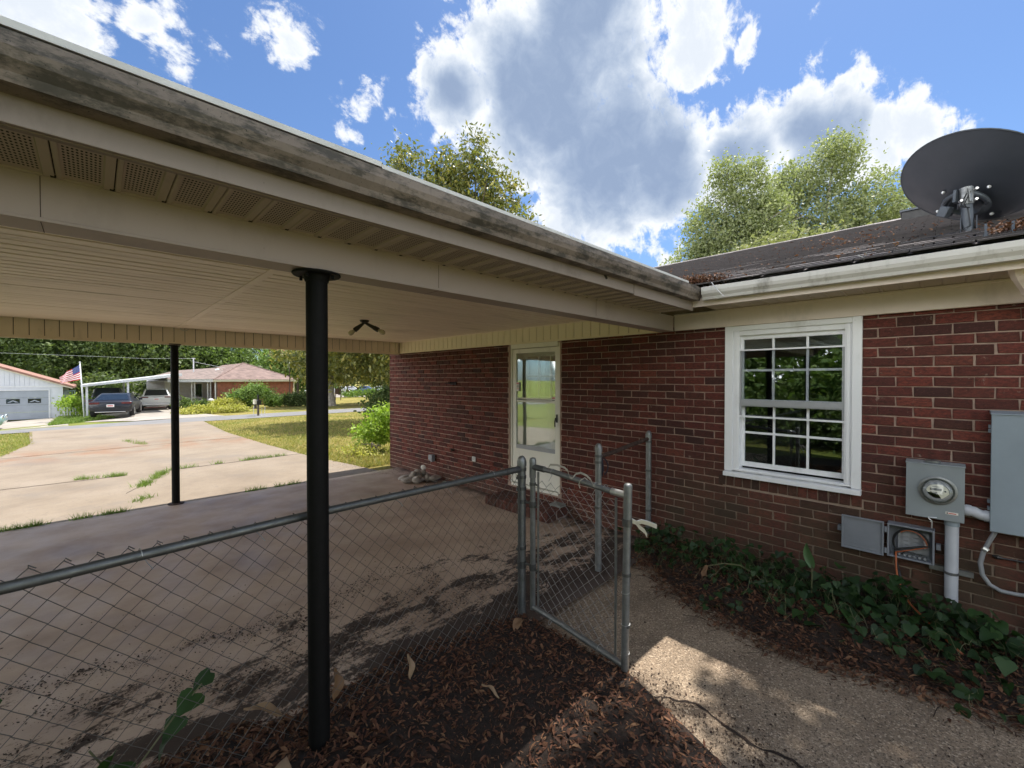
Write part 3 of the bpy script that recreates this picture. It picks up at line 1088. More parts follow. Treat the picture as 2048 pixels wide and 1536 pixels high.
# --- eaves
ZF0, ZF1 = 2.357, 2.530
fb = MB()
fb.box(4.462, 4.4995, YS, 2.046, ZF0, ZF1)
fb.box(4.452, 4.462, YS, 2.046, ZF1 - 0.02, ZF1)
fb.build('frieze_board', M['trim'], house, bevel=0.003)
for i in range(44):
    y0 = -3.4 + i * 0.114
    if y0 > 1.57:
        break
    sp = MB()
    sp.box(4.07, 4.452, y0, min(y0 + 0.112, 1.6), 2.532, 2.540)
    sp.box(4.07, 4.452, y0 + 0.09, min(y0 + 0.102, 1.6), 2.526, 2.532)
    sp.build('soffit_panel', M['soffit'], house)
fa = MB()
fa.box(4.052, 4.070, YS, 1.682, 2.518, 2.675)
fa.build('fascia', M['trim'], house, bevel=0.002)


def gutter_profile(t=0.0025):
    o = [(0.0, 0.0), (0.0, -0.108), (0.070, -0.108), (0.078, -0.085), (0.098, -0.060), (0.106, -0.035), (0.106, 0.0), (0.094, 0.004), (0.092, -0.004), (0.100 - t, -0.008),
         (0.106 - t - .001, -0.034), (0.097 - t, -0.057), (0.076 - t, -0.083), (0.069 - t, -0.108 + t), (t, -0.108 + t), (t, 0.0)]
    return o


g1 = MB()
g1.prism([(4.051 - a, 2.672 + b) for a, b in gutter_profile()], 'y', YS, 1.560)
g1.build('gutter', M['house_gutter'], house)
for yj in (1.40, -0.62):
    gs = MB()
    g = [(4.051 - a * 1.03, 2.672 + b * 1.03 + 0.001) for a, b in gutter_profile()]
    gs.prism(g, 'y', yj, yj + 0.09)
    gs.build('gutter_joint', M['house_gutter'], house)
for y0, h in ((-0.185, .115), (-0.30, .105), (-0.375, .12)):
    br = MB()
    br.prism([(4.10, 2.735), (4.19, 2.76), (4.165, 2.78), (4.15, 2.735 + h), (4.138, 2.735 + h)], 'y', y0, y0 + 0.012)
    br.prism([(y0 - 0.02, 2.74), (y0 + 0.03, 2.74), (y0 + 0.012, 2.74 + h * 0.5), (y0, 2.74 + h * 0.5)], 'x', 4.142, 4.150)
    br.build('roof_bracket', M['dishmetal'], house)
ds = MB()
ds.tube([(4.10, -0.30, 2.57), (4.16, -0.315, 2.505), (4.30, -0.38, 2.40), (4.44, -0.46, 2.30), (4.455, -0.48, 2.2), (4.455, -0.48, 0.15)], 0.036, 8)
for t in ((4.17, -0.32, 2.50), (4.28, -0.37, 2.415)):
    ds.tube([(t[0] - .012, t[1], t[2] + .012), (t[0] + .012, t[1] - .008, t[2] - .012)], 0.041, 8)
ds.build('downspout', M['trim'], house, auto=35)

# --- roof: a deck with every course of tabs laid on it
SL = 0.325
def roof_z(x):
    return 2.705 + SL * (x - 3.975)
roof = MB()
roof.add([(3.985, YS - .3, roof_z(3.985) - .012), (8.8, YS - .3, roof_z(8.8) - .012), (8.8, 8.7, roof_z(8.8) - .012), (3.985, 8.7, roof_z(3.985) - .012),
          (13.6, YS - .3, roof_z(8.8) - SL * 4.8 - .012), (13.6, 8.7, roof_z(8.8) - SL * 4.8 - .012)], [(0, 1, 2, 3), (1, 4, 5, 2)])
roof.add([(3.985, YS - .3, roof_z(3.985) - .03), (8.8, YS - .3, roof_z(8.8) - .05), (8.8, 8.7, roof_z(8.8) - .05), (3.985, 8.7, roof_z(3.985) - .03)], [(3, 2, 1, 0)])
roof_o = roof.build('roof', M['shingle_mass'], house)
cosr = 1 / math.sqrt(1 + SL * SL)
tabs = []
row = 0
s = 0.0
while s < (8.8 - 3.97) / cosr - 0.05:
    for yq in np.arange(YS - 0.2 + (row % 3) * 0.1, 5.6, 0.305):
        xx = 3.965 + s * cosr
        if yq > 1.75 + (xx - 3.97) + 0.3:
            continue
        tabs.append((xx, yq + random.uniform(-.004, .004), random.uniform(-.003, .003)))
    s += 0.128
    row += 1
tabs.sort(key=lambda t: (0 if -0.75 < t[1] < 4.5 else 50) + (t[0] ** 2 + t[1] ** 2) ** .5)
def tab_geo(seed):
    r = random.Random(seed)
    d = Vector((cosr, 0, SL * cosr))
    n = Vector((-SL * cosr, 0, cosr))
    yv = Vector((0, 1, 0))
    L, Wd, th = 0.150, 0.296 + r.uniform(-.006, .004), 0.006 + r.uniform(0, .004)
    e0, e1 = r.uniform(-.006, .006), r.uniform(-.006, .006)
    pts = [d * e0 + n * 0.002, d * e1 + yv * Wd + n * 0.002, d * L + yv * Wd + n * -0.002, d * L + n * -0.002,
           d * e0 + n * (0.004 + th), d * e1 + yv * Wd + n * (0.004 + th), d * L + yv * Wd, d * L]
    return [tuple(p) for p in pts], [(4, 5, 6, 7), (0, 1, 5, 4), (1, 2, 6, 5), (3, 0, 4, 7)]
tm = []
for i in range(12):
    v, f = tab_geo(i)
    me = bpy.data.meshes.new('shingle')
    me.from_pydata(v, [], f)
    me.materials.append(M['shingle'])
    me.materials.append(M['shingle_edge'])
    me.polygons.foreach_set('material_index', [0, 1, 1, 1])
    tm.append(me)
for i, t in enumerate(tabs[:296]):
    link_obj('shingle', tm[i % 12], roof_o, (t[0] + t[2], t[1], roof_z(t[0]) + 0.002))
mb = MB()
for i, t in enumerate(tabs[296:]):
    v, f = tab_geo(i)
    mb.add([(p[0] + t[0] + t[2], p[1] + t[1], p[2] + roof_z(t[0]) + 0.002) for p in v], f)
    mb.m[-3:] = [1, 1, 1]
mb.build('shingle_rows', [M['shingle_mass'], M['shingle_edge']], roof_o, kind='stuff')
rc = MB()
rc.prism([(8.66, roof_z(8.66) + .006), (8.8, roof_z(8.8) + .02), (8.94, roof_z(8.66) + .006), (8.94, roof_z(8.66) - .03), (8.66, roof_z(8.66) - .03)], 'y', YS - .3, 8.7)
rc.build('ridge_cap', M['shingle_mass'], roof_o)
rv = MB()
rv.box(8.28, 8.62, -0.12, 0.45, roof_z(8.3) - .02, roof_z(8.3) + 0.115)
rv.box(8.25, 8.65, -0.15, 0.475, roof_z(8.3) + 0.115, roof_z(8.3) + 0.14, 1)
rv.build('roof_vent', [M['black'], M['dishmetal']], house)

# --- window
win = MB()
win.box(4.474, 4.62, 1.461, 1.533, 0.935, 2.357)
win.box(4.474, 4.62, 0.474, 0.538, 0.935, 2.357)
win.box(4.476, 4.62, 0.538, 1.461, 2.308, 2.356)
window = win.build('window', M['white'], house, bevel=0.003)
sl = MB()
sl.prism([(4.448, 0.885), (4.62, 0.885), (4.62, 0.945), (4.448, 0.925)], 'y', 0.470, 1.537)
sl.build('window_sill', M['white'], window, bevel=0.003)
fr = MB()
for (y0, y1) in ((1.405, 1.4605), (0.5385, 0.588)):
    fr.box(4.492, 4.60, y0, y1, 0.952, 2.308)
    fr.box(4.486, 4.492, y0 + .012, y1 - .012, 0.952, 2.30)
fr.box(4.494, 4.60, 0.588, 1.405, 2.262, 2.308)
fr.box(4.490, 4.60, 0.588, 1.405, 0.935, 0.962)
fr.box(4.470, 4.49, 0.539, 1.46, 0.945, 0.957)
fr.build('storm_track', M['white'], window, bevel=0.002)
def sash(nm, z0, z1, x, mz, mat):
    m_ = MB()
    m_.box(x, x + 0.03, 1.376, 1.404, z0, z1)
    m_.box(x, x + 0.03, 0.589, 0.610, z0, z1)
    m_.box(x, x + 0.03, 0.610, 1.376, z1 - 0.04, z1)
    m_.box(x, x + 0.03, 0.610, 1.376, z0, z0 + 0.045)
    for y in (1.124, 0.857):
        m_.box(x + 0.004, x + 0.026, y - .009, y + .009, z0 + .045, z1 - .04)
    ys = [0.610, 0.848, 0.866, 1.115, 1.133, 1.376]
    for a, b in zip(ys[::2], ys[1::2]):
        m_.box(x + 0.004, x + 0.026, a, b, mz - .010, mz + .010)
    s_ = m_.build(nm, mat, window, bevel=0.0015)
    return s_
sash('upper_sash', 1.600, 2.262, 4.525, 1.924, M['white'])
sash('lower_sash', 0.985, 1.640, 4.560, 1.318, M['white'])
for nm, z0, z1, x in (('upper_glass', 1.64, 2.22, 4.540), ('lower_glass', 1.03, 1.60, 4.575)):
    q = MB()
    q.box(x, x + 0.004, 0.6, 1.39, z0, z1)
    q.build('window_glass', M['glass'], window)
sb = MB()
sb.box(4.500, 4.516, 0.5885, 1.4045, 2.112, 2.126)
sb.box(4.500, 4.516, 0.5885, 1.4045, 1.470, 1.486)
sb.build('screen_bar', M['white'], window)
sg = MB()
sg.box(4.502, 4.518, 0.5885, 0.6045, 1.486, 2.112)
sg.box(4.502, 4.518, 1.3885, 1.4045, 1.486, 2.112)
sg.box(4.498, 4.520, 0.6045, 1.3885, 1.588, 1.640)
sg.box(4.505, 4.511, 0.6045, 1.3885, 1.578, 1.588)
sg.build('storm_rail', M['greyframe'], window)
q = MB()
q.box(4.507, 4.509, 0.6045, 1.3885, 1.640, 2.112)
q.build('storm_glass', M['screen'], window)
bl = MB()
for i in range(12):
    z = 2.26 - i * 0.0125
    bl.obox((4.63, 1.0, z), (1, 0, 0.5), (0, 1, 0), (-.5, 0, 1), 0.012, 0.42, 0.0008)
bl.build('blind', M['blind'], window)

# --- doorway
dr = MB()
dr.box(4.520, 4.66, 4.600, 4.664, 0.27, 2.355)
dr.box(4.520, 4.66, 3.633, 3.690, 0.27, 2.355)
dr.box(4.490, 4.66, 3.690, 4.600, 2.290, 2.354)
dr.box(4.505, 4.66, 3.690, 4.600, 0.235, 0.272)
doorway = dr.build('door_frame', M['doorwhite'], house, bevel=0.003)
sd = MB()
X0, X1 = 4.530, 4.562
sd.box(X0, X1, 4.520, 4.590, 0.285, 2.282)
sd.box(X0, X1, 3.698, 3.762, 0.285, 2.282)
sd.box(X0, X1, 3.762, 4.520, 2.222, 2.282)
sd.box(X0, X1, 3.762, 4.520, 0.285, 0.800)
sd.box(X0 + .004, X1 - .004, 3.762, 4.520, 1.497, 1.522)
sd.box(X0 + .006, X1 - .006, 3.762, 4.520, 1.545, 1.560)
storm = sd.build('storm_door', M['doorwhite'], house, bevel=0.003)
q = MB()
q.box(4.545, 4.548, 3.762, 4.520, 0.800, 1.497)
q.box(4.545, 4.548, 3.762, 4.520, 1.560, 2.222)
q.build('door_glass', M['doorglass'], storm)
q = MB()
q.box(4.532, 4.544, 3.764, 4.518, 0.802, 0.86)
q.build('lower_rail', M['greyframe'], storm)
q = MB()
q.tube([(4.53, 3.728, 1.30), (4.500, 3.728, 1.30), (4.492, 3.735, 1.25), (4.495, 3.735, 1.18)], 0.010, 8)
q.box(4.519, 4.5295, 3.714, 3.742, 1.24, 1.35)
q.build('door_handle', M['black'], storm)
st = MB()
st.box(4.5285, 4.5297, 4.455, 4.515, 1.655, 1.79, 0)
st.box(4.5275, 4.5283, 4.462, 4.508, 1.765, 1.782, 1)
st.prism([(4.475, 1.735), (4.495, 1.735), (4.49, 1.755), (4.48, 1.755)], 'x', 4.5275, 4.5283, 2)
st.box(4.5275, 4.5283, 4.465, 4.505, 1.715, 1.725, 2)
st.box(4.5275, 4.5283, 4.465, 4.500, 1.690, 1.698, 1)
st.box(4.5275, 4.5283, 4.465, 4.495, 1.672, 1.678, 2)
st.build('sticker', [M['sticker'], M['red'], M['ink']], storm)
st = MB()
st.box(4.5285, 4.5297, 3.755, 3.825, 1.525, 1.592, 0)
st.box(4.5275, 4.5283, 3.762, 3.818, 1.565, 1.582, 1)
st.box(4.5275, 4.5283, 3.768, 3.812, 1.535, 1.545, 2)
st.build('sticker', [M['sticker'], M['red'], M['ink']], storm)
inner = MB()
X0, X1 = 4.640, 4.668
inner.box(X0, X1, 4.40, 4.60, 0.27, 2.29)
inner.box(X0, X1, 3.69, 3.70, 0.27, 2.29)
inner.box(X0, X1, 3.70, 4.40, 2.17, 2.29)
inner.box(X0, X1, 3.70, 4.40, 0.27, 1.58)
for y in (4.165, 3.935):
    inner.box(X0, X1, y - .012, y + .012, 1.58, 2.17)
for a, b in ((3.70, 3.923), (3.947, 4.153), (4.177, 4.40)):
    inner.box(X0, X1, a, b, 1.865, 1.89)
ind = inner.build('inner_door', M['doorwhite'], house)
q = MB()
q.box(4.652, 4.655, 3.70, 4.40, 1.58, 2.17)
q.build('inner_glass', M['doorglass'], ind)
q = MB()
q.lathe([(0.012, 0), (0.012, .03), (0.028, .035), (0.03, .06), (0.015, .07)], (4.64, 4.55, 1.18), (-1, 0, 0), 12)
q.build('door_knob', M['aluminium'], ind, smooth=True)

# --- siding band under the carport ceiling
sb = MB()
sb.box(4.470, 4.4995, 2.20, 7.85, 2.355, 2.378)
sb.build('siding_trim', M['siding'], house)
sb = MB()
sb.box(4.479, 4.4995, 2.20, 7.85, 2.378, 2.60)
sb.build('siding_backing', M['rust'], house)
y = 2.207
while y < 7.82:
    p = MB()
    b = min(y + 0.1275, 7.846)
    p.prism([(4.4788, y), (4.471, y + .002), (4.469, y + .012), (4.469, b - .010), (4.472, b - .002), (4.4788, b)], 'z', 2.379, 2.598)
    p.build('siding_panel', M['siding'], house)
    y += 0.1325

# --- brick step at the door
step = thing('brick_step', 'low brick doorstep of upright bricks below the storm door', 'step', (4.28, 4.1, 0))
c = MB()
c.box(4.11, 4.495, 3.53, 4.74, -0.02, 0.115)
c.build('core', M['mortar'], step)
y = 3.522
i = 0
while y < 4.72:
    v, f = brick_mesh(0.066, 0.125, 0.18, 900 + i)
    p = MB()
    p.add([(q[0] + 4.085, q[1] + y + .033, q[2] + 0.066) for q in v], f)
    p.box(4.29, 4.4985, y + .002, y + .066, 0.02, 0.127 + random.uniform(-.003, .003))
    p.build('brick', M['brick'], step)
    y += 0.0755
    i += 1

# ------------------------------------------------------------------ the carport
port = thing('carport', 'attached carport with cream ribbed ceiling and mildewed gutter', 'carport', (1.0, 5.0, 2.35))
BZ0, BZ1 = 2.352, 2.514
bm = MB()
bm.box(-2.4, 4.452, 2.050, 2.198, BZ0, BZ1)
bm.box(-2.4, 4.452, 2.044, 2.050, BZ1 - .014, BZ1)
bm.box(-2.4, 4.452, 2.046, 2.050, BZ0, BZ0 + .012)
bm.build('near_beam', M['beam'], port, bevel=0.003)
for a in (-0.12, 1.42, 3.0):
    bs_ = MB()
    bs_.box(a, a + .0018, 2.0485, 2.0495, BZ0 + .014, BZ1 - .016)
    bs_.box(a, a + .002, 2.052, 2.196, BZ0 - .0012, BZ0 - .0005)
    bs_.build('beam_seam', M['rust'], port)
hd = MB()
hd.box(-2.4, 4.468, 7.872, 8.02, 2.345, 2.62)
hd.box(-2.4, 4.468, 7.858, 7.872, 2.335, 2.376)
hd.box(-2.4, 4.468, 7.845, 7.858, 2.335, 2.350)
hd.build('far_header', M['header'], port)
hd = MB()
hd.box(-2.4, 4.466, 7.8705, 7.8718, 2.377, 2.612)
hd.build('header_backing', M['rust'], port)
x = -2.35 + 0.02
x = -0.688 - 0.127 * 13
while x < 4.46:
    p = MB()
    b = min(x + 0.1215, 4.466)
    p.prism([(x, 7.8703), (x + .002, 7.863), (x + .012, 7.860), (b - .010, 7.860), (b - .002, 7.863), (b, 7.8703)], 'z', 2.377, 2.612)
    p.build('siding_panel', M['header'], port)
    x += 0.127
# ceiling boards run with the beams, a strip covers their joint
y = 2.202
while y < 7.84:
    b = min(y + 0.1262, 7.858)
    for (xa, xb) in ((-2.4, 0.845), (0.905, 4.470)):
        p = MB()
        zz = random.uniform(-.0015, .0015)
        p.prism([(y + .001, 2.599), (y + .004, 2.582 + zz), (y + .009, 2.579 + zz), (b - .018, 2.579 + zz), (b - .013, 2.582 + zz), (b - .011, 2.599)], 'x', xa, xb)
        p.build('ceiling_board', M['ceiling'], port)
    y += 0.127
p = MB()
p.box(0.847, 0.903, 2.202, 7.858, 2.576, 2.585)
p.box(0.835, 0.915, 2.202, 7.858, 2.5855, 2.596)
p.build('ceiling_strip', M['ceiling'], port)
p = MB()
p.box(-2.4, 4.50, 2.0, 8.3, 2.600, 2.625)
p.build('ceiling_deck', M['dark'], port)
p = MB()
p.box(4.446, 4.470, 2.202, 7.858, 2.572, 2.584)
p.build('ceiling_edge', M['ceiling'], port)
# soffit
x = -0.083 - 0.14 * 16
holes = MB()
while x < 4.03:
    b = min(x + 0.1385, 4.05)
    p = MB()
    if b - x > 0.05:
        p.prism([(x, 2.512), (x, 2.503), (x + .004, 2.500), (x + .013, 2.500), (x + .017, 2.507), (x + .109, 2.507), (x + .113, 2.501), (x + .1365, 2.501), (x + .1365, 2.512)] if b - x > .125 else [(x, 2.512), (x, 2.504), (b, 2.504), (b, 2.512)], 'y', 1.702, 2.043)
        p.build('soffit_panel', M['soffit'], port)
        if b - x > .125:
            for ix in range(9):
                for iy in range(13):
                    cx, cy = x + .0240 + ix * 0.0097, 1.745 + iy * 0.0215
                    pts = [(cx + .0032 * math.cos(a * math.pi / 3), cy + .0062 * math.sin(a * math.pi / 3), 2.5064) for a in range(6)]
                    holes.add(pts, [(5, 4, 3, 2, 1, 0)])
    x += 0.14
holes.build('vent_holes', M['hole'], port, kind='stuff')
p = MB()
p.box(-2.4, 4.05, 1.70, 2.05, 2.5135, 2.530)
p.build('soffit_deck', M['dark'], port)
notch = MB()
for i in range(44):
    a = -0.083 - 0.14 * 16 + i * 0.14
    if a > 3.95:
        break
    notch.box(a - .013, a, 2.030, 2.0435, 2.4995, 2.5055)
notch.build('panel_gap', M['hole'], port, kind='stuff')
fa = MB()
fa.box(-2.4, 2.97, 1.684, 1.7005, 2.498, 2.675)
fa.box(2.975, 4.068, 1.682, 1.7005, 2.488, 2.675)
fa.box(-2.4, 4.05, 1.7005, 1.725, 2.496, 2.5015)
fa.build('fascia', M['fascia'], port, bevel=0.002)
for pts in ([(2.53, 2.598), (2.575, 2.590), (2.605, 2.555), (2.585, 2.545), (2.56, 2.570)], [(0.24, 2.592), (0.26, 2.594), (0.252, 2.575)], [(-.10, 2.590), (-.07, 2.592), (-.075, 2.584)]):
    tr = MB()
    tr.prism(pts, 'y', 1.681, 1.6835)
    tr.build('fascia_tear', M['hole'], port)
g2 = MB()
g2.prism([(1.683 - a, 2.680 + b) for a, b in gutter_profile()], 'x', -2.4, 4.046)
g2.build('gutter', M['gutter'], port)
gs = MB()
gs.prism([(1.6835 - a * 1.035, 2.680 + b * 1.035 + .001) for a, b in gutter_profile()], 'x', 3.78, 3.93)
gs.build('gutter_joint', M['gutter'], port)
de = MB()
de.box(-2.4, 0.86, 1.652, 1.700, 2.742, 2.7455)
de.box(-2.4, 0.86, 1.648, 1.652, 2.725, 2.7455)
de.box(0.865, 3.90, 1.657, 1.700, 2.736, 2.7395)
de.box(0.865, 3.90, 1.653, 1.657, 2.722, 2.7395)
de.build('drip_edge', M['drip'], port)
# roof planes of the carport, meeting the house roof along a valley
rz = 2.738
RY0, RY1 = 1.665, 8.30
RM = (RY0 + RY1) / 2
rh = rz + SL * (RM - RY0)
vx = 3.975 + (RM - RY0)
pr = MB()
pr.add([(-2.5, RY0, rz), (4.0, RY0, rz), (vx, RM, rh), (-2.5, RM, rh), (-2.5, RY1, rz), (4.0, RY1, rz)], [(0, 1, 2, 3), (3, 2, 5, 4)])
pr.add([(-2.5, RY0, rz - .025), (4.0, RY0, rz - .025), (vx, RM, rh - .025), (-2.5, RM, rh - .025), (-2.5, RY1, rz - .025), (4.0, RY1, rz - .025)], [(3, 2, 1, 0), (4, 5, 2, 3)])
pr.add([(-2.45, RY0 + .1, rz - .05), (-2.45, RY1 - .1, rz - .05), (-2.45, RM, rh - .05), (-2.45, 2.05, 2.35), (-2.45, 8.0, 2.35)], [(0, 1, 2), (3, 4, 1, 0)])
pr.build('roof', M['shingle_mass'], port)
ff = MB()
ff.box(-2.4, 4.5, 8.02, 8.28, 2.50, 2.512)
ff.box(-2.4, 6.0, 8.28, 8.30, 2.50, 2.70)
ff.build('far_fascia', M['beam'], port)


def carport_post(x, y):
    p = MB()
    p.tube([(x, y, -0.02), (x, y, 2.345)], 0.0485, 20)
    po = p.build('support_post', M['post'], port, auto=35)
    q = MB()
    q.lathe([(0.105, 0), (0.108, .004), (0.108, .010), (0.10, .013)], (x, y, 2.337), (0, 0, 1), 20, ref=(1, 0, 0))
    q.lathe([(0.06, 0), (0.052, -.03)], (x, y, 2.337), (0, 0, 1), 16, ref=(1, 0, 0))
    for a in range(4):
        q.tube([(x + .08 * math.cos(a * 1.57 + .7), y + .08 * math.sin(a * 1.57 + .7), 2.34), (x + .08 * math.cos(a * 1.57 + .7), y + .08 * math.sin(a * 1.57 + .7), 2.318)], 0.007, 6)
    q.build('cap_plate', M['post'], po, auto=35)
    q = MB()
    q.lathe([(0.098, 0), (0.10, .004), (0.098, .012), (0.06, .014)], (x, y, 0.0), (0, 0, 1), 20, ref=(1, 0, 0))
    q.build('base_plate', M['rust'], po, auto=35)
carport_post(0.766, 2.118)
carport_post(0.842, 7.925)
carport_post(-2.2, 2.118)
carport_post(-2.2, 7.925)

# ceiling lamp with two bare bulbs
lamp = thing('ceiling_lamp', 'bronze two-bulb lamp holder on the carport ceiling', 'ceiling light', (2.43, 5.12, 2.58))
q = MB()
q.lathe([(0.055, 0), (0.058, -.012), (0.045, -.03), (0.02, -.035)], (2.43, 5.12, 2.58), (0, 0, 1), 18, ref=(1, 0, 0))
q.build('canopy', M['fixture'], lamp, auto=40)
for sx, dx, dy in ((1, -0.060, 0.062), (2, 0.085, -0.085)):
    q = MB()
    a = Vector((2.43, 5.12, 2.548))
    b = a + Vector((dx, dy, -.065))
    q.tube([a, a + (b - a) * .35, b], [0.012, 0.018, 0.027], 10)
    q.tube([b, b + (b - a) * .45], [0.029, 0.032], 12)
    hold = q.build('bulb_holder', M['fixture'], lamp, auto=40)
    q = MB()
    d = (b - a).normalized()
    q.lathe([(0.014, 0.0), (0.018, 0.015), (0.030, .045), (0.033, .062), (0.027, .085), (0.012, .096)], b + (b - a) * .42, d, 14)
    q.build('bulb', M['bulb'], hold, smooth=True)
q = MB()
q.tube([(0.90, 7.80, 2.58), (0.91, 7.81, 2.555), (0.96, 7.82, 2.545), (1.0, 7.83, 2.57)], 0.006, 6)
solo(q, 'dangling_wire', M['blind'], 'short loop of pale wire hanging where the ceiling strip meets the far header', 'wire', (0.93, 7.81, 2.57))

# ------------------------------------------------------------------ chain link fence and gate
def chain_mesh(name, P0, P1, z0, z1, cell, r, parent, mat, sag=0.012, seed=1, toprag=0.0):
    """woven mesh between two upright lines at P0 and P1 (xy)"""
    rr = random.Random(seed)
    P0, P1 = Vector((P0[0], P0[1], 0)), Vector((P1[0], P1[1], 0))
    d = P1 - P0
    L = d.length
    d.normalize()
    nrm = Vector((-d.y, d.x, 0))
    half = cell / 2
    nw = int(L / half)
    half = L / nw
    nk = int((z1 - z0) / (cell / 2))
    mb = MB()
    ph = rr.uniform(0, 6)
    for i in range(nw):
        pts = []
        for k in range(nk + 1):
            sx = (i + ((k + i) % 2)) * half
            zz = z0 + k * cell / 2
            bow = sag * math.sin(sx * 2.1 + ph) * math.sin(zz * 3.0 + ph) + 0.5 * sag * math.sin(sx * 7 + zz * 5)
            off = (r * 1.1) * (1 if (k + i) % 2 else -1) + bow
            tz = 0.006 * math.sin(sx * 3.3 + ph) + rr.uniform(-.0015, .0015)
            p = P0 + d * sx + nrm * off
            pts.append((p.x, p.y, zz + tz))
        mb.tube(pts, r, 4, caps=False)
        # twisted ends standing above the rail
        if (nk + i) % 2 == 0 and toprag:
            e = Vector(pts[-1])
            mb.tube([e, e + Vector((rr.uniform(-.003, .003), 0, .010)), e + d * 0.018 + Vector((0, 0, -.006))], r * 1.05, 4, caps=False)
    return mb.build(name, mat, parent)


def band(mb, c, r, h, n=14):
    mb.tube([(c[0], c[1], c[2] - h / 2), (c[0], c[1], c[2] + h / 2)], r, n)


def terminal(mb, x, y, h, r=0.030, cap=True):
    mb.tube([(x, y, -0.05), (x, y, h - .035)], r, 16)
    if cap:
        mb.lathe([(r * 1.18, 0), (r * 1.18, .04), (r * 0.95, .062), (r * .55, .078), (r * .2, .082)], (x, y, h - .082), (0, 0, 1), 16, ref=(1, 0, 0))


fence = thing('chain_link_fence', 'grey chain link fence run closing the open side of the carport', 'fence', (0.9, 2.26, 0))
TX, TY = 2.385, 2.318
q = MB()
terminal(q, TX, TY, 1.240, 0.0315)
q.build('terminal_post', M['galv'], fence, auto=40)
for z in (1.135, 1.075, 0.985, 0.52, 0.375):
    q = MB()
    band(q, (TX, TY, z), 0.0365, 0.024)
    q.obox((TX - .045, TY - .004, z), (1, 0, 0), (0, 1, 0), (0, 0, 1), .016, .006, .010)
    q.build('tension_band', M['galv_dark'], fence, auto=40)
q = MB()
rail = [(-2.4, 2.195, 1.128), (-0.2, 2.212, 1.140), (0.8, 2.240, 1.158), (1.6, 2.275, 1.150), (2.30, 2.312, 1.140)]
q.tube(rail, 0.0205, 14)
q.build('top_rail', M['rail'], fence, auto=40)
q = MB()
q.tube([(2.20, 2.306, 1.141), (2.345, 2.315, 1.139)], 0.0255, 12)
q.lathe([(0.026, 0), (.012, .02)], (2.345, 2.315, 1.139), (1, 0, 0), 12)
q.build('rail_end', M['galv_dark'], fence, auto=40)
q = MB()
q.bar((2.335, 2.300, 0.02), (2.335, 2.300, 1.165), 0.018, 0.006)
q.build('tension_bar', M['galv_dark'], fence)
chain_mesh('chain_link_mesh', (-2.2, 2.170), (2.335, 2.300), 0.015, 1.205, 0.086, 0.0019, fence, M['wire'], 0.016, 3, 0.04)
for t in (0.115, 0.515, 0.81, 1.62, 2.05, 1.25):
    q = MB()
    yv = 2.212 + (t + .2) * .0408
    zc = 1.149
    pts = []
    for k in range(11):
        a = k / 10 * 2 * math.pi - 1.2
        pts.append((t + .002 * k, yv + .0235 * math.cos(a), zc + .0235 * math.sin(a)))
    pts += [(t + .03, yv - .03, zc - .035), (t + .045, yv - .032, zc - .06)]
    q.tube(pts, 0.0018, 5)
    q.build('tie_wire', M['wire_lite'], fence)

gatepost = thing('gate_post', 'grey galvanised gate post standing free between the gate opening and the brick wall', 'fence post', (3.44, 2.318, 0))
q = MB()
terminal(q, 3.44, 2.318, 1.225, 0.0315)
q.build('post', M['galv'], gatepost, auto=40)
for z in (1.105, 1.045, 0.61):
    q = MB()
    band(q, (3.44, 2.318, z), 0.036, 0.022)
    q.build('clamp_band', M['galv_dark'], gatepost, auto=40)
wallpost = thing('wall_post', 'grey galvanised post fixed against the brick wall beside the window', 'fence post', (4.455, 2.332, 0))
q = MB()
terminal(q, 4.452, 2.332, 1.258, 0.030)
q.build('post', M['galv'], wallpost, auto=40)
for z in (1.195, 1.135, 0.81, 0.36):
    q = MB()
    band(q, (4.452, 2.332, z), 0.035, 0.022)
    q.build('clamp_band', M['galv_dark'], wallpost, auto=40)
q = MB()
q.tube([(3.475, 2.319, 1.095), (3.7, 2.322, 1.105), (4.0, 2.325, 1.135), (4.42, 2.331, 1.165)], 0.021, 10)
solo(q, 'rusty_rail', M['rust'], 'dark rusted rail joining the free gate post to the post on the wall', 'rail', (3.95, 2.325, 1.12))
q = MB()
lp = []
for k in range(15):
    a = k / 14 * 2 * math.pi * .92 + .6
    lp.append((3.515 + .048 * math.sin(a), 2.31 + .02 * math.cos(2 * a), 0.985 - .095 * math.cos(a) * (1 if k < 8 else .9)))
q.tube(lp, 0.013, 6, squash=.55)
q.tube([(3.48, 2.316, 1.03), (3.50, 2.31, 1.06), (3.475, 2.318, 1.08)], .008, 6)
solo(q, 'hanging_strap', M['strapdark'], 'dark loop of webbing strap hanging on the free gate post', 'strap', (3.51, 2.31, 0.98))

gate = thing('chain_link_gate', 'open chain link gate swung out toward the sunlit patch', 'gate', (2.41, 2.235, 0))
HX, HY = 2.412, 2.225
EX, EY = 2.352, 1.386
q = MB()
q.tube([(HX, HY, 0.055), (HX, HY, 1.20)], 0.0215, 14)
q.lathe([(0.027, 0), (0.027, .02), (.02, .035), (.006, .04)], (HX, HY, 1.195), (0, 0, 1), 14, ref=(1, 0, 0))
q.tube([(HX, HY, 1.08), (HX, HY, 1.20)], 0.026, 14)
q.build('hinge_stile', M['galv'], gate, auto=40)
q = MB()
q.tube([(EX, EY, 0.022), (EX + .010, EY - .002, 0.6), (EX + .024, EY - .004, 1.165)], 0.0235, 14)
q.lathe([(0.0255, 0), (0.0265, .012), (.021, .022), (.011, .026)], (EX + .024, EY - .004, 1.163), (0, 0, 1), 14, ref=(1, 0, 0))
q.tube([(EX + .019, EY - .003, 0.93), (EX + .024, EY - .004, 1.165)], 0.0265, 14)
q.build('latch_stile', M['galv'], gate, auto=40)
q = MB()
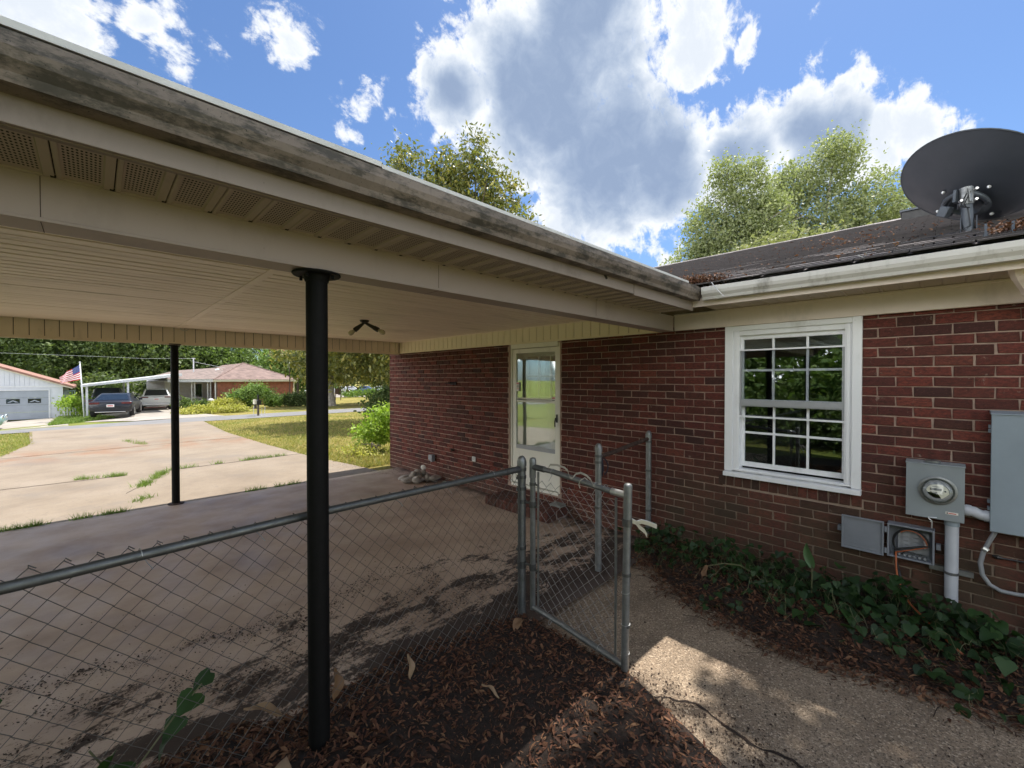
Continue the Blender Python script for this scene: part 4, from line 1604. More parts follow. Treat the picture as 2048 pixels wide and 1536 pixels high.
q.tube([(HX, HY - .02, 1.163), (HX - .005, HY - .2, 1.158), (EX + .03, EY + .18, 1.120), (EX + .024, EY + .015, 1.110)], 0.0195, 12)
q.build('top_rail', M['galv'], gate, auto=40)
q = MB()
q.tube([(HX, HY - .01, 1.163), (HX - .003, HY - .12, 1.160)], 0.0235, 12)
q.build('rail_sleeve', M['galv_dark'], gate, auto=40)
q = MB()
q.tube([(EX + .027, EY + .115, 1.117), (EX + .024, EY + .01, 1.111)], 0.0235, 12)
q.build('rail_sleeve', M['aluminium'], gate, auto=40)
q = MB()
q.tube([(HX, HY, 0.075), (HX - .02, HY - .3, 0.068), (EX, EY + .01, 0.045)], 0.0195, 12)
q.build('bottom_rail', M['galv'], gate, auto=40)
for (z0, z1, p) in ((0.10, 1.135, (HX - .006, HY - .062)), (0.07, 1.085, (EX + .014, EY + .075))):
    q = MB()
    q.bar((p[0], p[1], z0), (p[0], p[1], z1), .016, .006)
    q.build('tension_bar', M['galv'], gate)
chain_mesh('chain_link_mesh', (HX - .006, HY - .062), (EX + .014, EY + .075), 0.085, 1.115, 0.086, 0.0019, gate, M['gatewire'], 0.010, 9)
for z in (1.03, 0.86, 0.37):
    q = MB()
    band(q, (HX, HY, z), 0.026, 0.02)
    q.bar((HX, HY, z), (HX - .006, HY - .066, z), .012, .012)
    q.build('tension_band', M['galv_dark'], gate, auto=40)
for z in (0.95, 0.62, 0.30):
    q = MB()
    band(q, (EX + .012, EY - .002, z), 0.028, 0.018)
    q.build('tension_band', M['galv_dark'], gate, auto=40)
for z in (0.885, 0.40):
    q = MB()
    band(q, (TX, TY, z), 0.037, 0.03)
    band(q, (HX, HY, z - .01), 0.028, 0.04)
    q.tube([(TX, TY, z), (HX, HY, z - .01)], 0.010, 8)
    q.build('hinge', M['galv_dark'], gate, auto=40)
q = MB()
lb = Vector((EX + .018, EY - .003, 0.945))
band(q, lb, 0.031, 0.045)
q.build('latch_collar', M['galv_dark'], gate, auto=40)
q = MB()
def ribbon(mb, pts, wd, up):
    up = Vector(up)
    V = []
    for p in pts:
        V += [Vector(p) - up * wd / 2, Vector(p) + up * wd / 2]
    n = len(pts)
    F = [(2 * i, 2 * i + 1, 2 * i + 3, 2 * i + 2) for i in range(n - 1)]
    V2 = [v + Vector((0.0015, 0.0015, 0.002)) for v in V]
    b = 2 * n
    F2 = [tuple(b + k for k in reversed(f)) for f in F]
    side = [(2 * i, 2 * i + 2, b + 2 * i + 2, b + 2 * i) for i in range(n - 1)] + [(2 * i + 3, 2 * i + 1, b + 2 * i + 1, b + 2 * i + 3) for i in range(n - 1)]
    mb.add(V + V2, F + F2 + side)
rd = Vector((0.7133, -0.7009, 0))
ribbon(q, [lb + rd * .03 + Vector((0, 0, .01)), lb + rd * .06 + Vector((0, 0, -.005)), lb + rd * .09 + Vector((0, 0, .004)), lb + rd * .13 + Vector((0, 0, -.006)), lb + rd * .185 + Vector((0, 0, -.028))], .026, (0, 0, 1))
ribbon(q, [lb + rd * .055 + Vector((0, 0, -.002)), lb + rd * .075 + Vector((0, 0, -.03)), lb + rd * .11 + Vector((0, 0, -.058)), lb + rd * .125 + Vector((0, 0, -.085))], .026, (0, 0, 1))
q.build('fork_latch', M['aluminium'], gate)
for k, (yy, zz) in enumerate(((2.0, 1.16), (1.62, 1.13), (1.55, 1.125))):
    q = MB()
    pts = [(2.39 + .022 * math.cos(a), yy + .003 * a, zz + .022 * math.sin(a)) for a in [j * .6 - 1 for j in range(11)]]
    pts.append((2.372, yy + .03, zz - .07))
    q.tube(pts, .0017, 5)
    q.build('tie_wire', M['wire_lite'], gate)
for yy in (2.0, 1.58):
    q = MB()
    pts = [(2.37 + .024 * math.cos(a), yy + .003 * a, .062 + .024 * math.sin(a)) for a in [j * .6 for j in range(11)]]
    q.tube(pts, .0017, 5)
    q.build('tie_wire', M['wire_lite'], gate)
for z in (0.12, 0.30, 0.50):
    q = MB()
    pts = [(EX + .006 + .026 * math.cos(a), EY + .026 * math.sin(a), z + .002 * a) for a in [j * .6 for j in range(11)]]
    q.tube(pts, .0017, 5)
    q.build('tie_wire', M['wire_lite'], gate)
q = MB()
def gp(t, dz, off=0):
    return Vector((HX + (EX + .03 - HX) * t - .004 + off, HY + (EY - HY) * t, 1.163 - .05 * t * t + dz))
strap = [gp(.20, .02), gp(.22, .045), gp(.30, .055), gp(.385, .05), gp(.42, .035), gp(.46, .0, -.02), gp(.49, -.005, -.022), gp(.51, .028), gp(.56, .045), gp(.62, .038), gp(.66, .02), gp(.70, -.005, -.02), gp(.72, -.012, -.02), gp(.76, .012)]
ribbon(q, strap, .012, (0.25, 0.1, 1))
q.tube([gp(.57, -.055, -.02), gp(.56, -.03, -.024), gp(.575, .0, -.024), gp(.60, .02), gp(.62, .0, .02)], .0035, 5)
solo(q, 'frayed_strap', M['strap'], 'frayed pale strap draped along the top rail of the open gate', 'strap', (2.39, 1.75, 1.17))

# ------------------------------------------------------------------ meter, panel, boxes and cables on the wall
meter = thing('electric_meter', 'grey electric meter box with round glass dial mounted below and right of the window', 'electric meter', (W, 0.045, 1.02))
xf = 4.395
q = MB()
q.box(xf, 4.4985, -0.104, 0.194, 0.818, 1.218)
q.box(xf - .006, xf, -0.108, 0.198, 0.815, 1.219)
q.prism([(xf - .012, 1.217), (4.4985, 1.226), (4.4985, 1.221), (xf - .012, 1.208)], 'y', -0.112, 0.202)
q.build('box', M['meterbox'], meter, bevel=0.003)
q = MB()
q.lathe([(0.044, 0), (0.044, .012), (0.030, .016)], (xf + .05, 0.055, 1.224), (0, 0, 1), 18, ref=(1, 0, 0))
q.build('hub_cap', M['galv'], meter, auto=40)
mc = (xf - .006, 0.028, 1.028)
q = MB()
q.lathe([(0.103, 0), (0.103, .012), (0.092, .018), (0.088, .018), (0.088, 0.002)], mc, (-1, 0, 0), 36)
q.build('meter_ring', M['galv'], meter, auto=30)
q = MB()
q.lathe([(0.084, 0), (0.084, .05), (0.078, .068), (0.062, .078), (0.0, .080)], (mc[0] - .004, mc[1], mc[2]), (-1, 0, 0), 36)
q.build('meter_glass', M['clear'], meter, smooth=True)
q = MB()
q.lathe([(0.076, 0), (0.076, .030), (0.066, .034), (0.066, .036)], (mc[0] - .001, mc[1], mc[2]), (-1, 0, 0), 36, 1)
fx = mc[0] - .038
arc = [(mc[1] + .058 * math.cos(a), mc[2] + .05 * math.sin(a)) for a in [math.radians(t) for t in range(-10, 191, 12)]]
q.prism(arc + [(mc[1] - .060, mc[2] - .012), (mc[1] - .034, mc[2] - .042), (mc[1] - .020, mc[2] - .052), (mc[1] - .002, mc[2] - .018), (mc[1] + .058, mc[2] - .012)], 'x', fx, fx + .004, 0)
q.prism([(-(p[0] - mc[1]) + mc[1], p[1]) for p in [(mc[1] - .055, mc[2] - .012), (mc[1] + .02, mc[2] - .012), (mc[1] + .03, mc[2] - .05), (mc[1] - .02, mc[2] - .05), (mc[1] - .045, mc[2] - .03)]], 'x', fx + .001, fx + .004, 0)
q.box(fx - .0015, fx, mc[1] - .022, mc[1] + .040, mc[2] + .004, mc[2] + .021, 2)
q.lathe([(0.006, 0), (0.006, .002)], (fx, mc[1] - .040, mc[2] + .004), (-1, 0, 0), 12, 3)
q.box(fx - .0015, fx, mc[1] - .01, mc[1] + .028, mc[2] + .030, mc[2] + .033, 3)
q.box(fx - .0015, fx, mc[1] + .002, mc[1] + .040, mc[2] - .012, mc[2] - .008, 3)
q.box(fx - .0015, fx, mc[1] + .005, mc[1] + .034, mc[2] - .022, mc[2] - .019, 3)
q.build('meter_face', [M['meterface'], M['pvc2'], M['lcd'], M['ink']], meter)
q = MB()
q.box(xf - .0078, xf - .0062, -0.078, -0.014, 0.865, 0.882, 0)
q.box(xf - .0086, xf - .0079, -0.068, -0.028, 0.870, 0.876, 1)
q.box(xf - .0086, xf - .0079, -0.026, -0.019, 0.868, 0.878, 2)
q.build('label_plate', [M['sticker'], M['red'], M['ink']], meter)
q = MB()
q.tube([(xf - .012, .03, .828), (xf - .016, .05, .826), (xf - .014, .075, .822), (xf - .014, .07, .810), (xf - .015, .056, .800), (xf - .014, .064, .79)], .003, 6)
q.tube([(xf - .014, .058, .803), (xf - .016, .055, .79), (xf - .014, .056, .745)], .0042, 6)
q.build('seal_tag', M['aluminium'], meter)
panel = thing('breaker_panel', 'tall blue grey breaker panel box cut by the right edge of the photo', 'breaker panel', (W, -0.45, 1.2))
q = MB()
q.box(4.400, 4.4985, -0.60, -0.233, 0.798, 1.600)
q.box(4.393, 4.400, -0.604, -0.229, 0.792, 1.598)
q.prism([(4.386, 1.596), (4.386, 1.606), (4.4985, 1.622), (4.4985, 1.600)], 'y', -0.61, -0.225)
q.build('box', M['panelbox'], panel, bevel=0.003)
for z in (0.93, 0.98, 1.47, 1.50):
    q = MB()
    q.box(4.43, 4.47, -0.2325, -0.218, z, z + .022)
    q.build('hinge_tab', M['panelbox'], panel)
pipe = thing('service_conduit', 'pale grey service pipe rising from the vines into the meter box', 'conduit', (4.445, -0.048, 0.5))
q = MB()
q.prism([], 'z', 0, 0) if False else None
n = 20
V = []
for k, zf in ((0, None), (1, 0.80)):
    for j in range(n):
        a = 2 * math.pi * j / n
        yy_, xx_ = -0.048 + .0365 * math.cos(a), 4.445 + .0365 * math.sin(a)
        V.append((xx_, yy_, (0.222 + (yy_ + .048) * .75) if zf is None else zf))
q.add(V, [(j, (j + 1) % n, n + (j + 1) % n, n + j) for j in range(n)] + [tuple(reversed(range(n))), tuple(range(n, 2 * n))])
q.build('pipe', M['pvc'], pipe, auto=40)
q = MB()
q.tube([(4.445, -0.048, 0.775), (4.445, -0.048, 0.8135)], .041, 18)
q.build('coupling', M['panelbox'], pipe, auto=40)
q = MB()
q.box(4.478, 4.4985, -0.16, 0.068, 0.412, 0.45)
q.box(4.476, 4.478, -0.155, 0.062, 0.437, 0.447)
q.box(4.476, 4.478, -0.155, 0.062, 0.415, 0.424)
q.build('strut_channel', M['galv'], pipe)
q = MB()
band(q, (4.445, -0.048, 0.428), .0395, .018)
q.tube([(4.403, -.03, .43), (4.398, -.055, .428)], .007, 8)
q.build('pipe_clamp', M['galv_dark'], pipe)
q = MB()
q.tube([(4.445, -0.1045, 0.905), (4.445, -0.155, 0.900), (4.445, -0.19, 0.884), (4.445, -0.2325, 0.882)], .036, 16)
q.tube([(4.445, -0.112, 0.904), (4.445, -0.14, 0.902)], .040, 16)
q.tube([(4.445, -0.205, 0.883), (4.445, -0.2325, 0.882)], .040, 16)
solo(q, 'conduit_nipple', M['pvc'], 'short grey offset pipe joining the meter box to the breaker panel', 'conduit', (4.445, -0.17, 0.89), auto=35)
q = MB()
q.tube([(4.45, -0.262, 0.795), (4.455, -0.235, 0.72), (4.46, -0.205, 0.63), (4.465, -0.19, 0.54), (4.465, -0.20, 0.46), (4.465, -0.235, 0.40), (4.465, -0.29, 0.372), (4.465, -0.36, 0.375), (4.465, -0.50, 0.40), (4.465, -0.62, 0.45)], .0135, 10)
solo(q, 'flexible_conduit', M['pvc2'], 'thin grey flexible conduit curving down the brick from the breaker panel', 'conduit', (4.46, -0.25, 0.5), auto=50)
q = MB()
q.box(4.49, 4.4985, -0.235, -0.200, 0.632, 0.642)
q.tube([(4.447, -0.222, 0.640), (4.447, -0.198, 0.655)], .0165, 8)
solo(q, 'conduit_strap', M['aluminium'], 'small bright strap holding the flexible conduit to the brick', 'clip', (4.47, -0.21, 0.64))
q = MB()
q.tube([(4.485, -0.245, 0.605), (4.48, -0.27, 0.60), (4.48, -0.30, 0.597)], [.005, .016, .006], 8)
q.tube([(4.48, -0.29, 0.598), (4.478, -0.40, 0.602), (4.478, -0.6, 0.61)], .0065, 8)
solo(q, 'black_cable', M['black'], 'black cable leaving the brick below the breaker panel', 'cable', (4.48, -0.35, 0.6))

nid = thing('cable_box', 'open grey cable junction box with its cover swung left, full of wires', 'junction box', (W, 0.3, 0.59))
q = MB()
xo, xi = 4.405, 4.4985
y0, y1, z0, z1 = 0.040, 0.303, 0.462, 0.718
q.box(xi - .012, xi, y0, y1, z0, z1)
for a in ((y0, y0 + .012, z0, z1), (y1 - .012, y1, z0, z1), (y0 + .012, y1 - .012, z0, z0 + .012), (y0 + .012, y1 - .012, z1 - .012, z1)):
    q.box(xo, xi - .012, a[0], a[1], a[2], a[3])
q.build('tray', M['nid'], nid, bevel=0.003)
q = MB()
q.box(4.455, 4.462, y0 + .03, y1 - .06, z0 + .05, z1 - .045)
for i in range(4):
    for j in range(2):
        q.box(4.445, 4.455, y0 + .085 + j * .055, y0 + .12 + j * .055, z0 + .075 + i * .032, z0 + .096 + i * .032)
for i in range(6):
    q.tube([(4.44, y0 + .05 + i * .028, z0 + .028), (4.42, y0 + .05 + i * .028, z0 + .028)], .009, 8)
q.build('terminal_plate', M['nid_in'], nid)
q = MB()
q.box(4.418, 4.430, 0.323, 0.588, 0.452, 0.718)
q.box(4.408, 4.418, 0.323, 0.335, 0.452, 0.718)
q.box(4.408, 4.418, 0.576, 0.588, 0.452, 0.718)
q.box(4.408, 4.418, 0.335, 0.576, 0.452, 0.464)
q.box(4.408, 4.418, 0.335, 0.576, 0.706, 0.718)
q.box(4.414, 4.418, 0.36, 0.55, 0.477, 0.481)
q.box(4.414, 4.418, 0.36, 0.55, 0.505, 0.509)
q.build('cover', M['nid'], nid, bevel=0.003)
for z in (0.50, 0.665):
    q = MB()
    q.tube([(4.412, 0.313, z - .02), (4.412, 0.313, z + .02)], .009, 8)
    q.box(4.408, 4.416, 0.304, 0.322, z - .016, z + .016)
    q.build('hinge', M['nid'], nid)
for yy_ in (0.606, 0.020):
    q = MB()
    q.box(4.44, 4.4985, yy_ - .012, yy_ + .012, .575, .612)
    q.tube([(4.434, yy_, .594), (4.44, yy_, .594)], .008, 8)
    q.build('mounting_lug', M['nid'], nid)
def arcpts(cy, cz, ry, rz, a0, a1, n, x0, x1):
    return [(x0 + (x1 - x0) * k / n, cy + ry * math.cos(math.radians(a0 + (a1 - a0) * k / n)), cz + rz * math.sin(math.radians(a0 + (a1 - a0) * k / n))) for k in range(n + 1)]
q = MB()
q.tube(arcpts(.168, .585, .100, .108, -30, 175, 16, 4.43, 4.42) + [(4.42, .262, .52), (4.42, .255, .47), (4.405, .25, .44), (4.40, .235, .38)], .0080, 7)
q.tube([(4.43, .26, .50), (4.42, .20, .525), (4.42, .15, .52), (4.43, .08, .485)], .0045, 6)
q.tube([(4.43, .245, .475), (4.42, .215, .50), (4.42, .195, .53)], .0045, 6)
q.build('black_wire', M['black'], nid)
q = MB()
q.tube(arcpts(.168, .58, .090, .105, 50, 178, 12, 4.425, 4.418) + [(4.418, .252, .50)], .0042, 7)
q.build('orange_wire', M['orange'], nid)
q = MB()
for k in range(5):
    q.tube([(4.43, .095 - .006 * (k % 2), .66 - k * .02), (4.42, .090 - .008 * (k % 2), .65 - k * .02)], .007, 6)
q.tube([(4.43, .17, .685), (4.425, .165, .685)], .006, 6)
q.build('connector', M['aluminium'], nid)
q = MB()
q.tube([(4.418, .252, .50), (4.40, .250, .46), (4.392, .248, .40), (4.375, .24, .33), (4.33, .21, .25), (4.25, .16, .19), (4.10, .05, .145), (3.98, -.03, .12), (3.9, -.1, .10)], .0062, 7)
solo(q, 'orange_cable', M['orange'], 'orange cable dropping from the open junction box into the vines', 'cable', (4.39, .24, .4), smooth=True)
q = MB()
q.tube([(4.40, .235, .38), (4.39, .225, .33), (4.385, .20, .27), (4.36, .15, .2)], .009, 7)
solo(q, 'black_drop_cable', M['black'], 'black cable beside the orange one below the open junction box', 'cable', (4.39, .22, .3), smooth=True)

# small fittings on the wall under the carport
q = MB()
q.box(4.435, 4.498, 6.615, 6.70, 0.315, 0.43)
q.prism([(4.43, 0.43), (4.43, 0.34), (4.408, 0.34), (4.415, 0.43)], 'y', 6.60, 6.712)
q.box(4.44, 4.498, 6.64, 6.675, 0.30, 0.315)
solo(q, 'outdoor_outlet', M['nid_in'], 'grey weatherproof outlet box on the brick above the stones', 'outlet', (4.46, 6.66, 0.37), bevel=0.004)
q = MB()
q.box(4.49, 4.4985, 5.44, 5.525, 0.465, 0.545, 0)
q.lathe([(.026, 0), (.026, .006), (.02, .008)], (4.49, 5.482, .505), (-1, 0, 0), 14, 0)
q.box(4.480, 4.482, 5.474, 5.479, .497, .512, 1)
q.box(4.480, 4.482, 5.486, 5.491, .497, .512, 1)
solo(q, 'wall_outlet', [M['blind'], M['ink']], 'small pale socket plate on the brick near the doorstep', 'outlet', (4.49, 5.48, 0.5))
q = MB()
q.box(4.478, 4.4985, 5.95, 6.12, 1.735, 1.785)
for k in range(4):
    q.tube([(4.478, 5.965 + k * .045, 1.77), (4.435, 5.965 + k * .045, 1.765), (4.428, 5.965 + k * .045, 1.785)], .007, 6)
q.tube([(4.47, 6.1, 1.755), (4.46, 6.16, 1.758), (4.465, 6.25, 1.75)], .005, 6)
solo(q, 'hook_rack', M['strapdark'], 'small dark hook rack on the brick wall left of the door', 'hook rack', (4.48, 6.03, 1.76))
q = MB()
q.tube([(4.498, 6.05, .59), (4.46, 6.04, .592), (4.44, 6.03, .58)], [.02, .026, .014], 9)
q.tube([(4.47, 6.0, .61), (4.46, 6.08, .60)], .007, 6)
solo(q, 'wall_spigot', M['rust'], 'rusty hose spigot stub low on the brick wall', 'spigot', (4.47, 6.04, .59))
q = MB()
q.prism([(4.498, 0.165), (4.40, 0.155), (4.385, 0.10), (4.41, 0.03), (4.498, 0.02)], 'y', 3.545, 3.735)
q.prism([(4.40, 0.156), (4.384, 0.158), (4.372, 0.10), (4.386, 0.10)], 'y', 3.55, 3.73)
q.bar((4.380, 3.57, .055), (4.383, 3.70, .14), .01, .012)
solo(q, 'dryer_vent', M['rag'], 'grey vent hood on the wall at the near end of the brick doorstep', 'vent', (4.45, 3.64, 0.1), bevel=0.006)

# stones heaped at the wall
def stone(mb, c, r, seed):
    rr = random.Random(seed)
    nu, nv = 12, 8
    ph = [rr.uniform(0, 6) for _ in range(6)]
    V = []
    for j in range(nv + 1):
        t = math.pi * j / nv
        for i in range(nu):
            a = 2 * math.pi * i / nu
            n = Vector((math.sin(t) * math.cos(a), math.sin(t) * math.sin(a), math.cos(t)))
            k = 1 + .10 * math.sin(2.3 * n.x * 2 + ph[0]) + .09 * math.sin(3.1 * n.y * 1.7 + ph[1]) + .07 * math.sin(4 * n.z + ph[2])
            V.append((c[0] + n.x * r[0] * k, c[1] + n.y * r[1] * k, c[2] + n.z * r[2] * k))
    F = [(j * nu + i, j * nu + (i + 1) % nu, (j + 1) * nu + (i + 1) % nu, (j + 1) * nu + i) for j in range(nv) for i in range(nu)]
    mb.add(V, F)


STONES = [((3.98, 6.78, .055), (.12, .09, .06)), ((4.08, 6.70, .06), (.10, .085, .062)), ((3.92, 6.62, .05), (.095, .075, .055)), ((4.03, 6.50, .06), (.09, .10, .065)),
          ((4.14, 6.56, .06), (.085, .08, .065)), ((4.20, 6.74, .06), (.09, .09, .065)), ((4.30, 6.62, .06), (.09, .08, .06)), ((4.13, 6.63, .155), (.085, .075, .05)),
          ((4.22, 6.58, .15), (.055, .05, .06)), ((4.33, 6.40, .055), (.13, .085, .055)), ((4.25, 6.48, .06), (.07, .07, .06)), ((4.04, 6.60, .15), (.06, .055, .045))]
for i, (c, r) in enumerate(STONES):
    q = MB()
    stone(q, c, r, i)
    solo(q, 'stone', M['stone'], 'rounded grey tan stone in the small heap against the brick wall', 'stone', (c[0], c[1], 0), 'heap of stones by the wall', smooth=True)
q = MB()
q.lathe([(.035, -.014), (.052, 0), (.035, .014), (.022, .0)], (4.235, 6.60, .235), (.8, .5, .25), 16)
solo(q, 'white_ring', M['sticker'], 'small white ring ornament standing on top of the stone heap', 'ornament', (4.235, 6.60, .2), smooth=True)

# ------------------------------------------------------------------ satellite dish on the roof
dish = thing('satellite_dish', 'big dark satellite dish seen from behind on a roof mast', 'satellite dish', (4.85, -0.12, 2.95))
dn = Vector((0.485, -0.35, 0.80)).normalized()
du = Vector((0, 0, 1)) - dn * dn.z
du.normalize()
dv = dn.cross(du)
dc = Vector((5.05, -0.104, 3.40))
nr, na = 9, 48
V, F = [], []
for side, off in ((0, 0.0), (1, 0.006)):
    for i in range(nr + 1):
        rr_ = i / nr
        for j in range(na):
            a = 2 * math.pi * j / na
            hgt = 0.085 * (rr_ * rr_) + off
            V.append(dc + dv * (0.447 * rr_ * math.cos(a)) + du * (0.455 * rr_ * math.sin(a)) + dn * hgt)
st = (nr + 1) * na
for i in range(nr):
    for j in range(na):
        j2 = (j + 1) % na
        F.append((i * na + j, (i + 1) * na + j, (i + 1) * na + j2, i * na + j2))
        F.append((st + i * na + j, st + i * na + j2, st + (i + 1) * na + j2, st + (i + 1) * na + j))
for j in range(na):
    j2 = (j + 1) % na
    F.append((nr * na + j, st + nr * na + j, st + nr * na + j2, nr * na + j2))
q = MB()
q.add(V, F)
q.build('reflector', M['dish'], dish, auto=40)
q = MB()
q.tube([dc + dv * (0.449 * math.cos(a)) + du * (0.457 * math.sin(a)) + dn * .088 for a in [2 * math.pi * k / 60 for k in range(61)]], .0065, 6, caps=False)
q.build('rim', M['dishmetal'], dish, smooth=True)
mt = Vector((4.845, -0.105, 3.30))
q = MB()
q.tube([(4.85, -0.12, 2.95), (4.848, -0.112, 3.12), tuple(mt)], .034, 16)
q.build('mast', M['dishmetal'], dish, auto=40)
q = MB()
q.tube([(4.846, -0.108, 3.195), (4.845, -0.105, 3.325)], .040, 14)
q.bar((4.80, -0.125, 3.20), (4.80, -0.115, 3.31), .055, .004, up=(0, 1, 0))
q.build('mast_clamp', M['galv'], dish, auto=40)
hubc = dc - dn * 0.014 - du * .154 - dv * .069
q = MB()
ring = []
for k in range(13):
    a = math.radians(-20 + 220 * k / 12)
    ring.append(hubc + dv * (.135 * math.cos(a)) + du * (.135 * math.sin(a)) - dn * .02)
q.tube(ring, [.020] * 13, 8)
ring2 = [hubc + dv * (.15 * math.cos(a)) + du * (.15 * math.sin(a)) - dn * .004 for a in [2 * math.pi * k / 32 for k in range(32)]]
ring3 = [hubc + dv * (.10 * math.cos(a)) + du * (.10 * math.sin(a)) - dn * .03 for a in [2 * math.pi * k / 32 for k in range(32)]]
q.add(ring2 + ring3, [(k, 32 + k, 32 + (k + 1) % 32, (k + 1) % 32) for k in range(32)] + [tuple(range(32, 64))])
q.build('back_bracket', M['dishmetal'], dish, smooth=True)
q = MB()
for k in (25, 110, 175, 290):
    a = math.radians(k)
    b = hubc + dv * (.205 * math.cos(a)) + du * (.19 * math.sin(a)) + dn * .012
    q = MB()
    q.lathe([(.014, 0), (.014, .006), (.009, .012), (.004, .018)], b, -dn, 10)
    q.build('bolt', M['aluminium'], dish)
for p in ((4.815, -.15, 3.29), (4.815, -.07, 3.22), (4.815, -.15, 3.21)):
    q = MB()
    q.tube([p, (p[0] - .03, p[1] - .01, p[2])], .010, 6)
    q.build('bolt', M['aluminium'], dish)
q = MB()
m0 = mt + Vector((.02, 0, -.02))
q.bar(m0, hubc - dn * .03 + du * .02, .07, .06)
q.bar(m0 + Vector((-.03, .055, -.06)), m0 + Vector((-.02, .05, .04)), .02, .06)
q.bar(m0 + Vector((-.02, .10, -.07)), m0 + Vector((0, .13, -.14)), .05, .07)
q.build('tilt_arm', M['dishmetal'], dish, bevel=.004)
q = MB()
fo = Vector((4.85, -.12, 2.955))
for yy_ in (-.045, .04):
    q.prism([(4.80, 2.965), (4.97, 3.03), (4.93, 3.04), (4.882, 3.10), (4.842, 3.10)], 'y', -.12 + yy_, -.12 + yy_ + .005)
q.obox(fo + Vector((.03, 0, .012)), (1, 0, SL), (0, 1, 0), (-SL, 0, 1), .11, .075, .004)
q.build('foot', M['dishmetal'], dish)
q = MB()
q.tube([m0 + Vector((-.06, 0, -.01)), m0 + Vector((-.065, .02, -.06)), m0 + Vector((-.05, .03, -.10)), m0 + Vector((-.05, -.02, -.12))], .004, 5)
q.tube([m0 + Vector((-.065, -.02, .0)), m0 + Vector((-.06, .012, -.09)), (4.81, -.115, 3.15), (4.812, -.13, 3.02), (4.78, -.05, 2.98), (4.5, .25, roof_z(4.5) + .025)], .0035, 5)
q.build('coax', M['black'], dish)
# feed arm on the far side
q = MB()
q.tube([dc - du * .38 + dn * .06, dc - du * .42 + dn * .5], .016, 8)
q.tube([dc - du * .40 + dn * .46, dc - du * .33 + dn * .50], .04, 10)
q.build('feed_arm', M['dishmetal'], dish)

# ------------------------------------------------------------------ foliage
def leaf_quads(C, L, Wd, rng, up=0.4, fold=0.0, droop=None):
    """C (n,3) centres -> bent rhombus leaves (6 verts, 2 quads)"""
    n = len(C)
    d = rng.normal(size=(n, 3))
    d /= np.linalg.norm(d, axis=1, keepdims=True) + 1e-9
    nn = rng.normal(size=(n, 3)) + np.array([0, 0, up])
    s = np.cross(d, nn)
    s /= np.linalg.norm(s, axis=1, keepdims=True) + 1e-9
    nn = np.cross(s, d)
    L = np.asarray(L).reshape(-1, 1) * np.ones((n, 1))
    Wd = np.asarray(Wd).reshape(-1, 1) * np.ones((n, 1))
    a = C - d * L * .5
    b = C + d * L * .5
    p = C + s * Wd * .5 + nn * Wd * fold
    q = C - s * Wd * .5 + nn * Wd * fold
    V = np.stack([a, p, b, q], axis=1).reshape(-1, 3)
    F = np.arange(n * 4).reshape(n, 4)
    return V, F


def crown_points(lobes, n_cl, per, spread, rng, shell=0.45, wexp=0.6):
    """clusters of leaves spread over the outer part of the lobes"""
    vol = np.array([l[3] * l[4] * l[5] for l in lobes]) ** wexp
    pick = rng.choice(len(lobes), size=n_cl, p=vol / vol.sum())
    Lb = np.array(lobes)[pick]
    d = rng.normal(size=(n_cl, 3))
    d /= np.linalg.norm(d, axis=1, keepdims=True)
    r = shell + (1.05 - shell) * rng.random((n_cl, 1)) ** 0.55
    c = Lb[:, :3] + d * r * Lb[:, 3:6]
    sz = spread * (0.55 + 0.9 * rng.random((n_cl, 1, 1)))
    pts = c[:, None, :] + rng.normal(size=(n_cl, per, 3)) * sz * np.array([1, 1, .75])
    return pts.reshape(-1, 3), c


